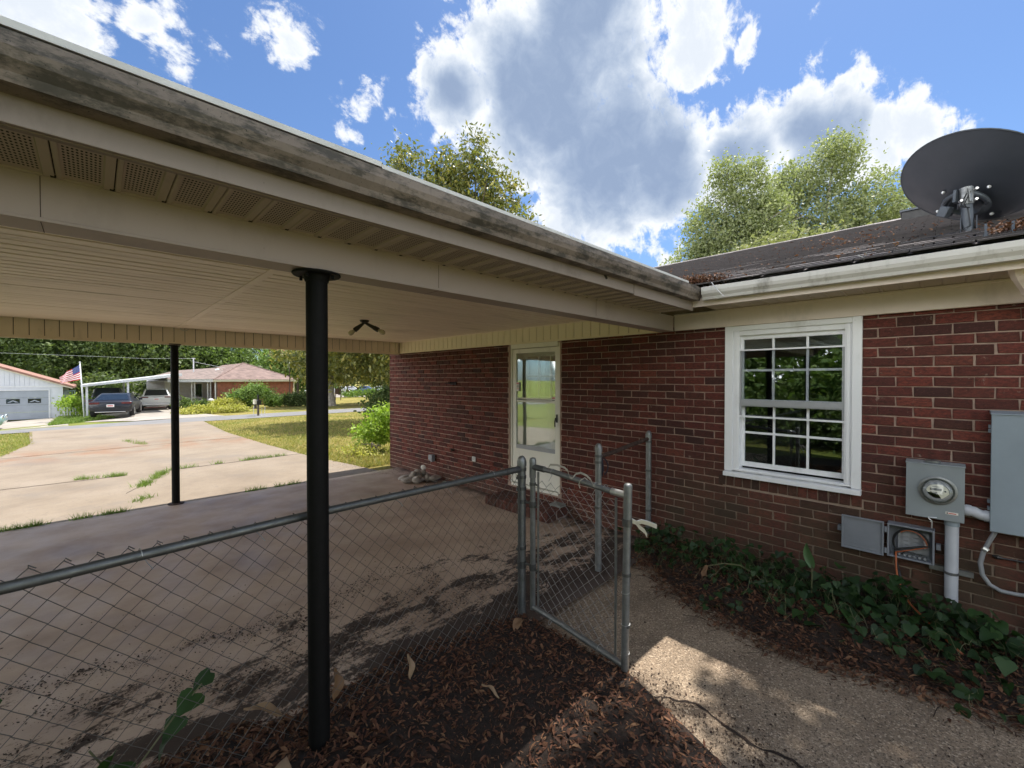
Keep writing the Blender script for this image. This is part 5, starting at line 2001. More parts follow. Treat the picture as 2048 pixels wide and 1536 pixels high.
def tree(name, label, loc, lobes, leaf, mat, n_cl, per, spread, trunk_r, group=None, bark='bark', cat='tree', seed=0, shell=.45, limbs=9, fork=None, aspect=.5, wexp=.6):
    """lobes are relative to the base (x, y, z, rx, ry, rz)"""
    rng = np.random.default_rng(seed + 100)
    rr = random.Random(seed + 5)
    t = thing(name, label, cat, loc, group)
    P, cl = crown_points(lobes, n_cl, per, spread, rng, shell, wexp)
    keep = P[:, 2] > 0.05
    P = P[keep]
    L = leaf * (0.65 + 0.7 * rng.random(len(P)))
    V, F = leaf_quads(P, L, L * aspect, rng, .7, .12)
    link_obj('crown', np_mesh('crown', V, F, mat), t)
    if trunk_r > 0:
        mb = MB()
        top = max(l[2] for l in lobes)
        h0 = fork if fork else min(l[2] - l[5] * .7 for l in lobes) + .3
        h0 = max(.3, h0)
        bend = [(rr.uniform(-.03, .03) * h0, rr.uniform(-.03, .03) * h0) for _ in range(4)]
        tp = [Vector((0, 0, -.3)), Vector((0, 0, .0)), Vector((bend[1][0], bend[1][1], h0 * .5)), Vector((bend[2][0], bend[2][1], h0))]
        mb.tube([WP[t] + p for p in tp], [trunk_r * 1.7, trunk_r * 1.35, trunk_r, trunk_r * .85], 10)
        ends = sorted(range(len(cl)), key=lambda i: rr.random())[:limbs]
        for k in range(limbs):
            l = lobes[k % len(lobes)]
            e = Vector(l[:3]) if k < len(lobes) else Vector(cl[ends[k]])
            e = e + Vector((0, 0, l[5] * .45)) if k < len(lobes) else e
            a = tp[3] + Vector((0, 0, -rr.uniform(0, .15) * h0))
            md = a.lerp(e, .5) + Vector((rr.uniform(-.1, .1), rr.uniform(-.1, .1), .08)) * (e - a).length
            mb.tube([WP[t] + a, WP[t] + md, WP[t] + e], [trunk_r * .55, trunk_r * .33, trunk_r * .09], 6)
            for _ in range(2):
                e2 = md + Vector((rr.uniform(-1, 1), rr.uniform(-1, 1), rr.uniform(.1, .9))) * (e - a).length * .38
                mb.tube([WP[t] + md, WP[t] + md.lerp(e2, .5) + Vector((0, 0, .04)), WP[t] + e2], [trunk_r * .26, trunk_r * .16, trunk_r * .05], 5)
        mb.build('trunk', M[bark], t, smooth=True)
    return t


def zt(x, y):
    return terrain(x, y) - 0.05


# front yard magnolia, its top stands above the gutter
tree('magnolia_tree', 'tall olive green magnolia rising above the carport gutter, low boughs beside the brick corner', (11.2, 16.9, zt(11.2, 16.9)),
     [(-.9, .8, 5.0, 3.9, 3.9, 3.3), (.4, -.3, 8.2, 2.5, 2.5, 2.6), (-.75, .85, 10.9, .95, .95, 2.2), (.6, -.5, 10.6, 1.0, 1.0, 2.2), (1.6, -1.5, 10.9, 1.0, 1.0, 2.6), (2.4, -2.2, 9.7, 1.05, 1.05, 2.2), (3.1, -3.0, 8.0, 1.05, 1.05, 1.8), (-3.3, 2.9, 3.2, 2.3, 2.3, 1.5), (-1.6, 1.5, 8.2, 1.4, 1.4, 2.2), (3.6, -3.5, 6.4, 1.0, 1.0, 1.5)],
     .22, LM['magnolia'], 1900, 26, .25, .20, seed=2, shell=.3, limbs=14, aspect=.42)
tree('magnolia_tree', 'broad dark magnolia with a bare grey trunk standing across the street lawn', (14.3, 36.4, zt(14.3, 36.4)),
     [(.6, -.4, 4.6, 3.6, 3.6, 2.7), (2.8, -2.4, 4.6, 2.6, 2.6, 2.6), (-.6, .9, 4.3, 1.9, 1.9, 1.9), (4.2, -4.0, 3.6, 1.8, 1.8, 1.8)], .34, LM['magnolia'], 700, 24, .42, .30, bark='barkpale', seed=4, limbs=10, fork=2.2, aspect=.45)
tree('evergreen_tree', 'dark dense evergreen behind the front yard, left of the brick corner', (21.5, 37.5, zt(21.5, 37.5)),
     [(0, 0, 5.5, 4.2, 4.2, 4.6), (2.5, -2, 4.5, 3.2, 3.2, 3.4)], .40, LM['deep'], 380, 24, .50, .30, seed=5)
# behind the house
tree('elm_tree', 'loose pale green tree behind the roof, left of the two tall ones', (38.6, 12.3, -.2),
     [(0, 0, 12.5, 3.0, 3.2, 3.4), (-.6, 1.9, 14.5, 2.1, 2.1, 3.0), (.4, -.8, 17.2, 1.5, 1.6, 3.2), (-1.6, 3.4, 11.0, 1.9, 2.0, 2.4), (.6, -2.2, 14.6, 1.6, 1.6, 2.4), (-2.2, 4.4, 8.5, 1.8, 1.8, 1.8), (-.2, .9, 19.0, .9, 1.0, 2.0), (0, 0, 8.5, 4, 4.2, 2.6)],
     .27, LM['pale'], 1700, 26, .42, .34, bark='barkpale', seed=11, shell=.35, limbs=14, group=None)
tree('elm_tree', 'tall pale green tree behind the roof nearest the satellite dish', (46.5, 7.2, -.2),
     [(0, 0, 14.0, 3.0, 3.2, 4.0), (-.6, 2.7, 19.5, 1.7, 1.8, 2.2), (.2, -.2, 20.8, 1.7, 1.8, 2.6), (1.2, -3.0, 16.5, 2.4, 2.5, 3.0), (2.2, -5.6, 13.0, 2.2, 2.3, 2.8), (-1.0, 3.0, 15.5, 1.3, 1.4, 2.0), (0, -1, 10, 4.5, 5.0, 3.0)],
     .28, LM['pale'], 1900, 26, .46, .40, bark='barkpale', seed=12, shell=.35, limbs=14)
tree('elm_tree', 'small pale tree top just left of the satellite dish', (55.0, 1.6, -.2),
     [(0, 0, 13.0, 3.4, 3.6, 4.0), (0, 1.0, 16.5, 1.8, 1.8, 2.2), (-1, -3, 12, 3, 3, 3.6)], .32, LM['pale'], 900, 22, .5, .35, bark='barkpale', seed=13, limbs=10)
tree('magnolia_tree', 'rounded dense olive tree just behind the roof ridge', (30.0, 7.0, -.2),
     [(0, 0, 7.2, 3.4, 3.6, 3.6), (-2.0, 2.2, 6.4, 2.6, 2.8, 2.9), (1.5, -2.8, 7.4, 2.8, 3.0, 3.2), (-3.4, 4.3, 5.6, 2.0, 2.2, 2.4)], .25, LM['olive'], 1500, 26, .36, .28, seed=14, shell=.55, limbs=8)

# wood on the far side of the street
FAR = [(-12.5, 90, 17, 6.2, 'deep'), (-7.2, 89, 18, 6.2, 'deep'), (-3.0, 82, 17, 5.6, 'deep'), (1.1, 83, 18, 5.8, 'deep'), (4.8, 75, 16, 5.2, 'deep'), (9.0, 76, 15, 5.0, 'oak'), (13.2, 78, 14, 4.4, 'oak')]
FLAB = ['dark tree farthest left beyond the white garage', 'dark tree directly behind the white garage ridge', 'dark tree behind the garage eave and the flag',
        'dark tree behind the flag pole and the parked cars', 'dark tree above the neighbour carport posts', 'mid green tree behind the far carport post', 'mid green tree behind the neighbour antenna pole']
for i, (x, y, h, r, k) in enumerate(FAR):
    tree('oak_tree', FLAB[i], (x, y, zt(x, y)),
         [(0, 0, h * .42, r, r, h * .36), (r * .35, -r * .3, h * .3, r * .85, r * .85, h * .27), (-r * .4, -.2 * r, h * .62, r * .7, r * .7, h * .28), (r * .2, .2 * r, h * .8, r * .55, r * .55, h * .2)],
         .46, LM[k], 760, 24, .70, .35, group='trees of the far wood', seed=20 + i, limbs=6, shell=.5)
tree('thin_tree', 'open thin crowned tree with sky showing through behind the neighbour roof ridge', (20.0, 79, zt(20, 79)),
     [(0, 0, 6.5, 3.6, 3.6, 2.6), (-1.8, 1.5, 9.0, 2.6, 2.6, 2.0), (2.2, -1.8, 8.6, 2.6, 2.6, 2.2)], .5, LM['oak'], 150, 16, .6, .28, seed=31, limbs=12)
tree('lime_tree', 'yellow green tree behind the right slope of the neighbour roof', (18.1, 63.6, zt(18, 63.6)), [(0, 0, 4.6, 2.7, 2.7, 2.2), (.8, -1.0, 5.2, 1.8, 1.8, 1.6)], .42, LM['mid'], 220, 22, .5, .2, seed=32)
tree('crepe_myrtle', 'pink red flowering crepe myrtle behind the neighbour house', (19.9, 62.5, zt(19.9, 62.5)), [(0, 0, 6.2, 1.9, 1.9, 1.2), (-1.2, 1.2, 6.3, 1.2, 1.2, .8), (1.2, -1.4, 5.9, 1.3, 1.3, .9)], .40, LM['crepe'], 170, 20, .4, .16, seed=33)
tree('oak_tree', 'green tree at the right end of the neighbour house, left of the near black post', (22.6, 62.0, zt(22.6, 62)), [(0, 0, 4.6, 3.0, 3.0, 3.4), (-2.2, 2, 3.2, 2.0, 2.0, 2.4)], .42, LM['mid'], 280, 22, .5, .22, seed=34)
tree('oak_tree', 'distant tree beyond the parking lot, left one', (41, 95, zt(41, 95)), [(0, 0, 5.5, 6, 6, 5), (-6, 6, 5, 6, 6, 4.5)], .8, LM['deep'], 260, 20, .9, .3, seed=35)
tree('oak_tree', 'distant tree beyond the parking lot, right one', (46, 86, zt(46, 86)), [(0, 0, 5.5, 5, 5, 5), (5, -5, 5, 5, 5, 4.5)], .8, LM['deep'], 240, 20, .9, .3, seed=36)


def shrub(name, label, loc, lobes, leaf, mat, n_cl, per, spread, seed, group=None, cat='shrub', trunk=0.02, shell=.5, aspect=.55):
    return tree(name, label, loc, lobes, leaf, mat, n_cl, per, spread, trunk, group, cat=cat, seed=seed, limbs=5, shell=shell, aspect=aspect)


shrub('bright_shrub', 'bright lime green shrub in the sun at the far brick corner', (5.30, 10.55, zt(5.3, 10.55)), [(.12, -.1, .70, .42, .42, .42), (-.1, .1, .42, .42, .42, .30), (.3, -.2, .92, .34, .34, .28)], .10, LM['lime'], 170, 14, .10, 41)
shrub('dry_shrub', 'straggly yellowed weeds at the foot of the bright green shrub', (4.85, 9.85, zt(4.85, 9.85)), [(0, 0, .12, .4, .4, .12), (-.25, .4, .15, .3, .3, .14)], .06, LM['gold'], 50, 10, .08, 42)
shrub('dark_shrub', 'dark glossy shrub in shade behind the bright green shrub', (9.05, 17.4, zt(9.05, 17.4)), [(0, 0, .8, .75, .75, .7), (.4, -.3, 1.2, .5, .5, .5)], .17, LM['deep'], 170, 14, .14, 43)
shrub('flower_hedge', 'tall leggy green bush between the white garage and the parked cars', (-0.95, 41.6, zt(-.95, 41.6)), [(0, 0, .62, .55, .5, .6), (.62, -.2, .6, .5, .5, .55), (-.2, .2, 1.0, .35, .35, .45)], .17, LM['lime'], 130, 16, .22, 44)
shrub('flower_hedge', 'bush right of the flag pole behind the dark sedan', (0.35, 43.5, zt(.35, 43.5)), [(0, 0, .6, .5, .5, .6), (.5, -.2, .7, .5, .5, .7)], .2, LM['mid'], 110, 16, .22, 45)
shrub('carport_shrub', 'dark shrubbery behind the neighbour carport post', (2.6, 49.5, zt(2.6, 49.5)), [(0, 0, 1.0, 1.8, 1.0, 1.3), (1.6, 0, .9, 1.3, 1, 1.2), (-2.2, 0, 1.3, 1.6, 1, 1.5)], .30, LM['deep'], 260, 16, .32, 46)
shrub('daylily_bed', 'long low bed of yellowing daylilies along the far edge of the street', (5.4, 33.4, zt(5.4, 33.4)), [(-1.0, -.1, .16, .7, .4, .22), (0, 0, .18, .8, .4, .24), (1.0, .1, .18, .7, .4, .24), (1.6, .2, .15, .5, .4, .2)], .26, LM['gold'], 200, 14, .15, 47, cat='plant bed', trunk=0, aspect=.22)
shrub('golden_shrub', 'low golden shrub in front of the neighbour porch', (7.05, 39.2, zt(7.05, 39.2)), [(0, 0, .35, .75, .5, .34), (.7, -.1, .3, .6, .5, .3)], .18, LM['gold'], 150, 16, .16, 48)
shrub('round_shrub', 'round lime green shrub left of the small tree by the neighbour wall', (8.45, 40.6, zt(8.45, 40.6)), [(0, 0, .62, .80, .80, .68), (.5, -.3, .75, .55, .55, .55)], .19, LM['mid'], 240, 18, .22, 49)
tree('small_tree', 'small spreading green tree in front of the neighbour brick wall', (9.1, 38.3, zt(9.1, 38.3)), [(.1, -.1, 1.35, .62, .62, .40), (.6, -.55, 1.15, .46, .46, .32), (-.42, .4, 1.35, .4, .4, .34), (.1, 0, 1.6, .4, .4, .28)], .15, LM['mid'], 210, 18, .22, .07, seed=50, limbs=7)
shrub('round_shrub', 'mid green shrub between the small tree and the clipped hedge', (10.7, 39.4, zt(10.7, 39.4)), [(0, 0, .5, .55, .55, .5)], .18, LM['mid'], 110, 16, .2, 51)
shrub('clipped_hedge', 'clipped dark green hedge at the right end of the neighbour wall', (12.35, 39.0, zt(12.35, 39)), [(-.6, .5, .52, .6, .6, .50), (0, 0, .52, .7, .6, .52), (.65, -.55, .54, .6, .6, .50)], .16, LM['deep'], 330, 18, .16, 52, cat='hedge')
shrub('lot_hedge', 'low bright hedge in front of the parked cars of the far lot', (28.9, 57.6, zt(28.9, 57.6)), [(-2.2, 2.2, .45, 1.4, 1.4, .5), (0, 0, .5, 1.5, 1.5, .55), (2.2, -2.2, .5, 1.5, 1.5, .55)], .32, LM['mid'], 200, 14, .3, 53, cat='hedge')
shrub('porch_plants', 'mixed potted plants in front of the neighbour porch wall', (5.45, 41.0, zt(5.45, 41)), [(-.5, 0, .35, .5, .4, .4), (.4, 0, .3, .5, .4, .36)], .2, LM['oak'], 110, 14, .16, 54, cat='plants', trunk=0)

# trees that the photograph shows only by their shade and their reflection in the panes
tree('shade_tree', 'tall shade tree outside the photo throwing leaf shadows on the walkway', (11.0, -7.5, -.1),
     [(-5.6, 8.35, 9.6, .8, .40, .3), (-5.5, 9.25, 9.7, .62, .32, .3), (-5.75, 9.0, 9.9, .5, .32, .3), (-4.72, 8.85, 9.7, .26, .22, .2), (-4.85, 8.40, 9.7, .36, .24, .2), (-4.45, 8.45, 9.8, .22, .20, .2), (-5.1, 8.60, 9.6, .30, .26, .2), (-4.55, 8.0, 9.8, .35, .25, .2), (-5.3, 7.9, 9.7, .6, .3, .3), (-1.5, 4.4, 10.8, 2.2, 2.0, 1.2), (0, 0, 12, 3.5, 3.5, 2.5)], .12, LM['oak'], 470, 15, .11, .3, seed=61, shell=.1, limbs=8, fork=7, wexp=.22)
BACK = [(-7.0, 2.6, 5.6, 2.4, 'mid', 'leafy garden tree behind the viewer mirrored in the window middle'), (-6.2, 6.0, 4.2, 1.9, 'oak', 'garden tree behind the viewer toward the driveway side'), (-5.0, -5.5, 7.5, 3.0, 'oak', 'large garden tree behind the viewer on the right'),
        (-11.5, 0.5, 9.0, 3.8, 'deep', 'tall dark garden tree farthest behind the viewer'), (-6.0, -1.0, 4.6, 2.0, 'mid', 'low bushy garden tree close behind the viewer')]
for i, (x, y, h, r, k, lab) in enumerate(BACK):
    tree('garden_tree', lab, (x, y, -.1),
         [(0, 0, h * .5, r, r, h * .4), (r * .4, r * .3, h * .3, r * .9, r * .9, h * .3), (-.2 * r, -.4 * r, h * .25, r, r, h * .25), (-.3 * r, -.4 * r, h * .75, r * .7, r * .7, h * .25)], .22, LM[k], 520, 20, .28, .12, seed=70 + i, limbs=6)

for i, (x, y) in enumerate(((-3.9, -3.2), (-4.3, -1.2), (-4.6, .8), (-5.2, 2.6))):  # unseen row added to block the sunlit lawn from the window reflection
    shrub('added_hedge', ['added hedge shrub behind the viewer at the far left end', 'added hedge shrub behind the viewer second along the row', 'added hedge shrub behind the viewer third along the row', 'added hedge shrub behind the viewer nearest the carport'][i], (x, y, -.1), [(0, 0, .7, 1.0, 1.2, .75), (.1, .3, 1.2, .7, .9, .45)], .12, LM['oak'], 300, 18, .2, 90 + i)
# dry leaves blown against the brick corner
# ------------------------------------------------------------------ grass on the lawn and weeds in the joints
def blades(name, pts, h, wd, mat, kind='stuff', rng=RNG, lean=.5, parent=None):
    n = len(pts)
    pts = np.asarray(pts)
    a = rng.random(n) * 2 * np.pi
    s = np.stack([np.cos(a), np.sin(a), np.zeros(n)], 1)
    hh = h * (.5 + rng.random((n, 1)))
    tip = pts + np.concatenate([rng.normal(size=(n, 2)) * lean * hh, hh], 1)
    V = np.stack([pts - s * wd * .5, pts + s * wd * .5, tip], 1).reshape(-1, 3)
    o = link_obj(name, np_mesh(name, V, np.arange(n * 3).reshape(n, 3), mat), parent)
    if kind:
        o['kind'] = kind
    return o


def right_edge(y):
    return float(np.interp(y, [7.9, 10.8, 14, 19, 26.2], [4.15, 3.80, 3.66, 3.58, 3.92]))


pts = []
for _ in range(46000):
    y = 8.6 + 17.5 * random.random() ** 1.5
    x = right_edge(y) - .06 + random.random() ** 1.3 * (7 + (y - 8))
    if 4.4 < x < 12.9 and y < 8.45:
        continue
    if y > 25.5 + .1 * x:
        continue
    pts.append((x, y, terrain(x, y) - .05))
for _ in range(9000):
    y = random.uniform(13.5, 25.2)
    x = float(np.interp(y, [13, 16.6, 20, 25.9], [-3.0, -1.75, -1.45, -1.9])) + .05 - random.random() ** 1.3 * 4
    pts.append((x, y, terrain(x, y) - .05))
blades('lawn_grass', pts, .062, .022, M['grass'])
pts = []
for _ in range(9000):
    x, y = random.uniform(-1.75, 1.0), random.uniform(33, 42)
    if x > np.interp(y, [33, 34.6, 38, 42], [-.9, .95, .3, -.5]):
        continue
    pts.append((x, y, terrain(x, y) - .02))
gi = blades('island_grass', pts, .12, .05, M['tuft'])
sheet('grass_island', M['lawn'], [(-1.75, 33.0), (-1.5, 42)], [(.95, 34.6), (.3, 37.5), (-.5, 42)], 6, 14, -0.012)


def tuft_line(a, b, n, wdt, h):
    out = []
    for _ in range(n):
        t = random.random()
        if math.sin(t * 23 + a[0] * 5) + math.sin(t * 9 + 1) < -.25:
            continue
        x, y = a[0] + (b[0] - a[0]) * t + random.gauss(0, wdt), a[1] + (b[1] - a[1]) * t + random.gauss(0, wdt)
        out.append((x, y, terrain(x, y) - .024))
    return out


TUFTS = [('weeds along the joint between the carport slab and the driveway', tuft_line((-.85, 7.97), (.45, 7.97), 900, .022, .05) + tuft_line((1.75, 7.985), (2.7, 7.99), 500, .02, .05)),
         ('green tuft beside the far black post on the driveway', tuft_line((.42, 8.55), (.62, 8.75), 120, .04, .05)),
         ('long green weeds in the diagonal driveway crack', tuft_line((.55, 9.7), (1.05, 11.2), 900, .05, .08)),
         ('thin weeds in the cross joint of the driveway', tuft_line((1.1, 11.3), (3.4, 11.45), 700, .03, .05)),
         ('weed patch in the driveway left of the far post', tuft_line((-.25, 11.4), (.4, 11.25), 420, .04, .06)),
         ('small weeds at the far driveway crack', tuft_line((.7, 18.6), (1.05, 16.9), 300, .07, .06))]
for lab, pp in TUFTS:
    o = blades('weeds', pp, .075, .010, M['tuft'])
    o['label'] = lab
    o['category'] = 'weeds'
# dry clippings and leaves washed against the brick corner
jt = MB()
for (a, b) in (((-2.6, 16.2), (3.55, 16.75)), ((1.1, 11.24), (3.72, 11.42)), ((.35, 9.3), (1.1, 11.24)), ((-2.4, 11.3), (.4, 11.22))):
    n = 30
    for k in range(n):
        p = [(a[0] + (b[0] - a[0]) * t, a[1] + (b[1] - a[1]) * t + .02 * wob(t * 9, k * .3)) for t in (k / n, (k + 1) / n)]
        w_ = .018
        jt.add([(p[0][0], p[0][1] - w_, terrain(*p[0]) - .019), (p[1][0], p[1][1] - w_, terrain(*p[1]) - .019), (p[1][0], p[1][1] + w_, terrain(*p[1]) - .019), (p[0][0], p[0][1] + w_, terrain(*p[0]) - .019)], [(0, 1, 2, 3)])
o = jt.build('driveway_joint', M['soil'])
o['kind'] = 'structure'


# ------------------------------------------------------------------ leaf litter, debris and vines
def litter(name, P, L, Wd, mat, rng, flat=.35, label=None):
    """curled little leaves lying on the points P"""
    n = len(P)
    P = np.asarray(P, dtype=float)
    a = rng.random(n) * 2 * np.pi
    d = np.stack([np.cos(a), np.sin(a), rng.normal(size=n) * flat], 1)
    d /= np.linalg.norm(d, axis=1, keepdims=True)
    nn = rng.normal(size=(n, 3)) * flat + np.array([0, 0, 1])
    s = np.cross(d, nn)
    s /= np.linalg.norm(s, axis=1, keepdims=True)
    nn = np.cross(s, d)
    L = np.asarray(L).reshape(n, 1)
    Wd = np.asarray(Wd).reshape(n, 1)
    curl = (rng.random((n, 1)) - .3) * .5
    fo = (rng.random((n, 1)) - .2) * .6
    V = np.stack([P - d * L * .5, P - d * L * .12 + s * Wd * .5 + nn * (Wd * fo + L * curl * .25), P + d * L * .2 + s * Wd * .42 + nn * (Wd * fo + L * curl * .3), P + d * L * .5 + nn * L * curl * .1,
                  P + d * L * .2 - s * Wd * .42 + nn * (Wd * fo + L * curl * .3), P - d * L * .12 - s * Wd * .5 + nn * (Wd * fo + L * curl * .25), P - d * L * .12 + nn * L * curl * .25, P + d * L * .2 + nn * L * curl * .3], 1).reshape(-1, 3)
    q = np.array([[0, 1, 6, 6], [0, 6, 5, 5], [1, 2, 7, 6], [6, 7, 4, 5], [2, 3, 7, 7], [7, 3, 4, 4]])
    tri = np.array([[0, 1, 6], [0, 6, 5], [1, 2, 7], [1, 7, 6], [6, 7, 4], [6, 4, 5], [2, 3, 7], [7, 3, 4]])
    F = (tri[None] + (np.arange(n) * 8)[:, None, None]).reshape(-1, 3)
    o = link_obj(name, np_mesh(name, V, F, mat))
    o['kind'] = 'stuff'
    if label:
        o['label'] = label
    return o


P = []
while len(P) < 24000:
    x = random.uniform(-1.4, 2.5)
    y = random.uniform(.6, 2.8)
    if x > 2.40 - .42 * max(0, 1.45 - y) + random.gauss(0, .03):
        continue
    if y > pile_edge(x) - .02 + random.gauss(0, .05):
        continue
    P.append((x, y, pile_z(x, y) + random.uniform(0, .022)))
P = np.array(P)
n = len(P)
Lr = .014 + .040 * RNG.random(n) ** 2.2 + .022 * (P[:, 0] < 1.0) * RNG.random(n)
litter('leaf_litter', P, Lr, Lr * (.16 + .24 * RNG.random(n)), M['litter'], RNG, .40)
P = []
while len(P) < 15000:
    y = random.uniform(-1.2, 2.33)
    x = bed_front(y) + random.gauss(0, .05) + random.random() ** 1.2 * .95 - .06
    if x > 4.48:
        continue
    P.append((x, y, max(-.008, bed_z(x, y)) + random.uniform(0, .02)))
n = len(P)
Lr = .012 + .045 * RNG.random(n) ** 2.2
litter('bed_litter', P, Lr, Lr * (.18 + .25 * RNG.random(n)), M['litter'], RNG, .4)
# twigs lying in the bed
q = MB()
for _ in range(260):
    y = random.uniform(-.9, 2.0)
    x = bed_front(y) + random.uniform(-.12, .45)
    a = random.gauss(2.2, .8)
    l = random.uniform(.06, .22)
    z = max(-.006, bed_z(x, y)) + .012
    q.tube([(x, y, z), (x + math.cos(a) * l * .5, y + math.sin(a) * l * .5, z + random.uniform(0, .02)), (x + math.cos(a) * l + random.gauss(0, .02), y + math.sin(a) * l, z + random.uniform(-.005, .015))], random.uniform(.0012, .0028), 4)
o = q.build('bed_twigs', M['chip'])
o['kind'] = 'stuff'
# crumbs of leaf mould swept in arcs over the slab
P = []
arcs = [((.45, 3.62), (1.35, 3.45), 900), ((.9, 3.20), (1.9, 3.75), 700), ((1.2, 2.95), (2.3, 3.30), 900), ((-.4, 3.85), (.3, 3.65), 500), ((1.9, 2.75), (2.6, 3.0), 600), ((-.3, 3.45), (.6, 3.25), 500), ((.2, 3.1), (1.4, 2.85), 900), ((1.5, 3.7), (2.5, 3.55), 350), ((2.45, 2.45), (3.4, 2.40), 700), ((3.3, 2.1), (3.7, 2.5), 350), ((2.6, 2.75), (3.2, 2.7), 250), ((-.8, 3.3), (.0, 3.0), 500)]
for a, b, n in arcs:
    for _ in range(n):
        t = random.random()
        x = a[0] + (b[0] - a[0]) * t + random.gauss(0, .05)
        y = a[1] + (b[1] - a[1]) * t + random.gauss(0, .055) + .05 * math.sin(t * 14)
        P.append((x, y, .003 if y > 2.16 else .0))
for _ in range(900):
    P.append((random.uniform(-1, 4.3), random.uniform(2.3, 4.6), .003))
for _ in range(260):
    P.append((4.44 - abs(random.gauss(0, .18)), random.uniform(4.8, 8.2), .003))
for _ in range(300):
    P.append((4.35 - abs(random.gauss(0, .25)), 7.75 + random.gauss(0, .15), .01))
for _ in range(500):
    y = random.uniform(-.3, 2.1)
    P.append((random.uniform(2.2, 3.7), y, -.009))
for _ in range(900):
    t = random.random()
    P.append((2.38 - .10 * t + random.gauss(0, .10), 1.36 - .9 * t + random.gauss(0, .08), -.008))
for _ in range(700):
    P.append((4.30 + random.gauss(0, .45), 8.75 + random.gauss(0, .35), terrain(4.3, 8.75) - .01))
n = len(P)
Lr = .005 + .016 * RNG.random(n) ** 2.5
litter('slab_debris', P, Lr, Lr * (.35 + .4 * RNG.random(n)), M['chip'], RNG, .25)
P = []
for _ in range(1300):
    a = random.random() ** 3.2
    x = 4.02 + a * 1.9
    P.append((x, 1.62 + (x - 3.98) * .98 + random.gauss(0, .07 + .10 * (1 - a)), roof_z(x) + .02 + random.random() ** 2 * .06 * (1 - a)))
for _ in range(260):
    x = 3.99 + random.random() * .12
    P.append((x, 1.50 + random.gauss(0, .09), 2.69 + random.random() * .05))
for _ in range(420):
    x = random.uniform(4.05, 7.5)
    y = random.uniform(-.7, 1.8 + (x - 4))
    P.append((x, y, roof_z(x) + .014))
for _ in range(160):
    P.append((5.6 + random.gauss(0, .18), .75 + random.gauss(0, .22), roof_z(5.6) + .03))
for _ in range(500):
    x = 4.06 + random.random() * .35
    P.append((x, random.uniform(-.75, -.18), roof_z(x) + .02 + random.random() * .05))
n = len(P)
Lr = .018 + .035 * RNG.random(n)
litter('roof_litter', P, Lr, Lr * (.2 + .25 * RNG.random(n)), M['litter'], RNG, .5)
q = MB()
q.tube([(3.99, 1.50, 2.70), (3.955, 1.47, 2.705), (3.93, 1.45, 2.68), (3.90, 1.40, 2.62), (3.88, 1.34, 2.555)], .0035, 5)
q.tube([(4.0, .42, 2.70), (3.97, .41, 2.725), (3.955, .40, 2.75)], .003, 5)
q.tube([(3.97, .415, 2.715), (3.955, .45, 2.74)], .003, 5)
solo(q, 'gutter_twig', M['wire_lite'], 'pale twig poking out of the leaf clogged gutter corner', 'twig', (3.95, 1.45, 2.68))

# big dry leaves lying by the near post
def big_leaf(name, c, yaw, L, Wd, tilt, curl, mat, label, group=None, roll=0.0):
    V, F = [], []
    n = 9
    rot = Matrix.Rotation(yaw, 4, 'Z') @ Matrix.Rotation(-tilt, 4, 'Y') @ Matrix.Rotation(roll, 4, 'X')
    for k in range(n + 1):
        t = k / n
        wd = Wd * .5 * (math.sin(math.pi * t ** .85) ** .8) + .001
        zc = curl * L * math.sin(math.pi * t)
        for sgn in (-1, -.5, 0, .5, 1):
            p = Vector(((t - .5) * L, sgn * wd, zc + abs(sgn) * wd * .35 + .006 * math.sin(9 * t + sgn * 3)))
            V.append(Vector(c) + rot @ p)
    for k in range(n):
        for j in range(4):
            F.append((k * 5 + j, k * 5 + j + 1, (k + 1) * 5 + j + 1, (k + 1) * 5 + j))
    mb = MB()
    mb.add(V, F)
    return solo(mb, name, mat, label, 'leaf', c, group, smooth=True)


big_leaf('dry_leaf', (.60, 2.42, .14), 2.45, .20, .055, .25, .10, M['dryleaf'], 'large pale curled dry leaf left of the foot of the near post')
big_leaf('dry_leaf', (.935, 2.36, .15), 1.1, .15, .075, .9, .12, M['dryleaf'], 'large tan dry leaf standing on edge right of the near post', roll=.9)
big_leaf('dry_leaf', (.55, 1.98, .12), 1.0, .19, .08, .3, .1, M['dryleaf'], 'large brown dry leaf lying left of the near post base', roll=.3)
big_leaf('dry_leaf', (1.32, 2.22, .13), 1.2, .13, .05, 1.0, .1, M['dryleaf'], 'dark dry leaf leaning on the fence mesh right of the near post', roll=.7)
big_leaf('dry_leaf', (2.14, 2.12, .09), .4, .14, .06, .15, .12, M['dryleaf'], 'pale dry leaf at the foot of the fence terminal post', roll=.2)
big_leaf('dry_leaf', (1.55, 1.75, .11), 1.9, .12, .022, .35, .15, M['dryleaf'], 'orange forked dry leaf on the litter left of the gate')
big_leaf('dry_leaf', (.36, 2.0, .11), 1.3, .20, .05, .2, .1, M['dryleaf'], 'long grey dry leaf at the lower left of the litter heap', roll=-.2)

# vines under the window: the largest leaves are parts, the rest one mass
def heart(L):
    o = [(0, 0), (-.10, .22), (-.02, .42), (.22, .50), (.52, .38), (.80, .17), (1.0, 0)]
    V = []
    for (x, y) in o:
        V.append((x * L, y * L * .95, .10 * L * abs(y) * 2 - .12 * L * x * x))
    for (x, y) in o[1:-1]:
        V.append((x * L, -y * L * .95, .10 * L * abs(y) * 2 - .12 * L * x * x))
    V.append((.22 * L, 0, 0.0))
    V.append((.55 * L, 0, -.035 * L))
    c1, c2 = 12, 13
    F = [(0, c1, 2, 1), (c1, c2, 4, 3), (2, c1, 3), (c2, 6, 5), (4, c2, 5),
         (0, 7, 8, c1), (c1, 9, 10, c2), (8, 9, c1), (c2, 11, 6), (10, 11, c2)]
    return V, F


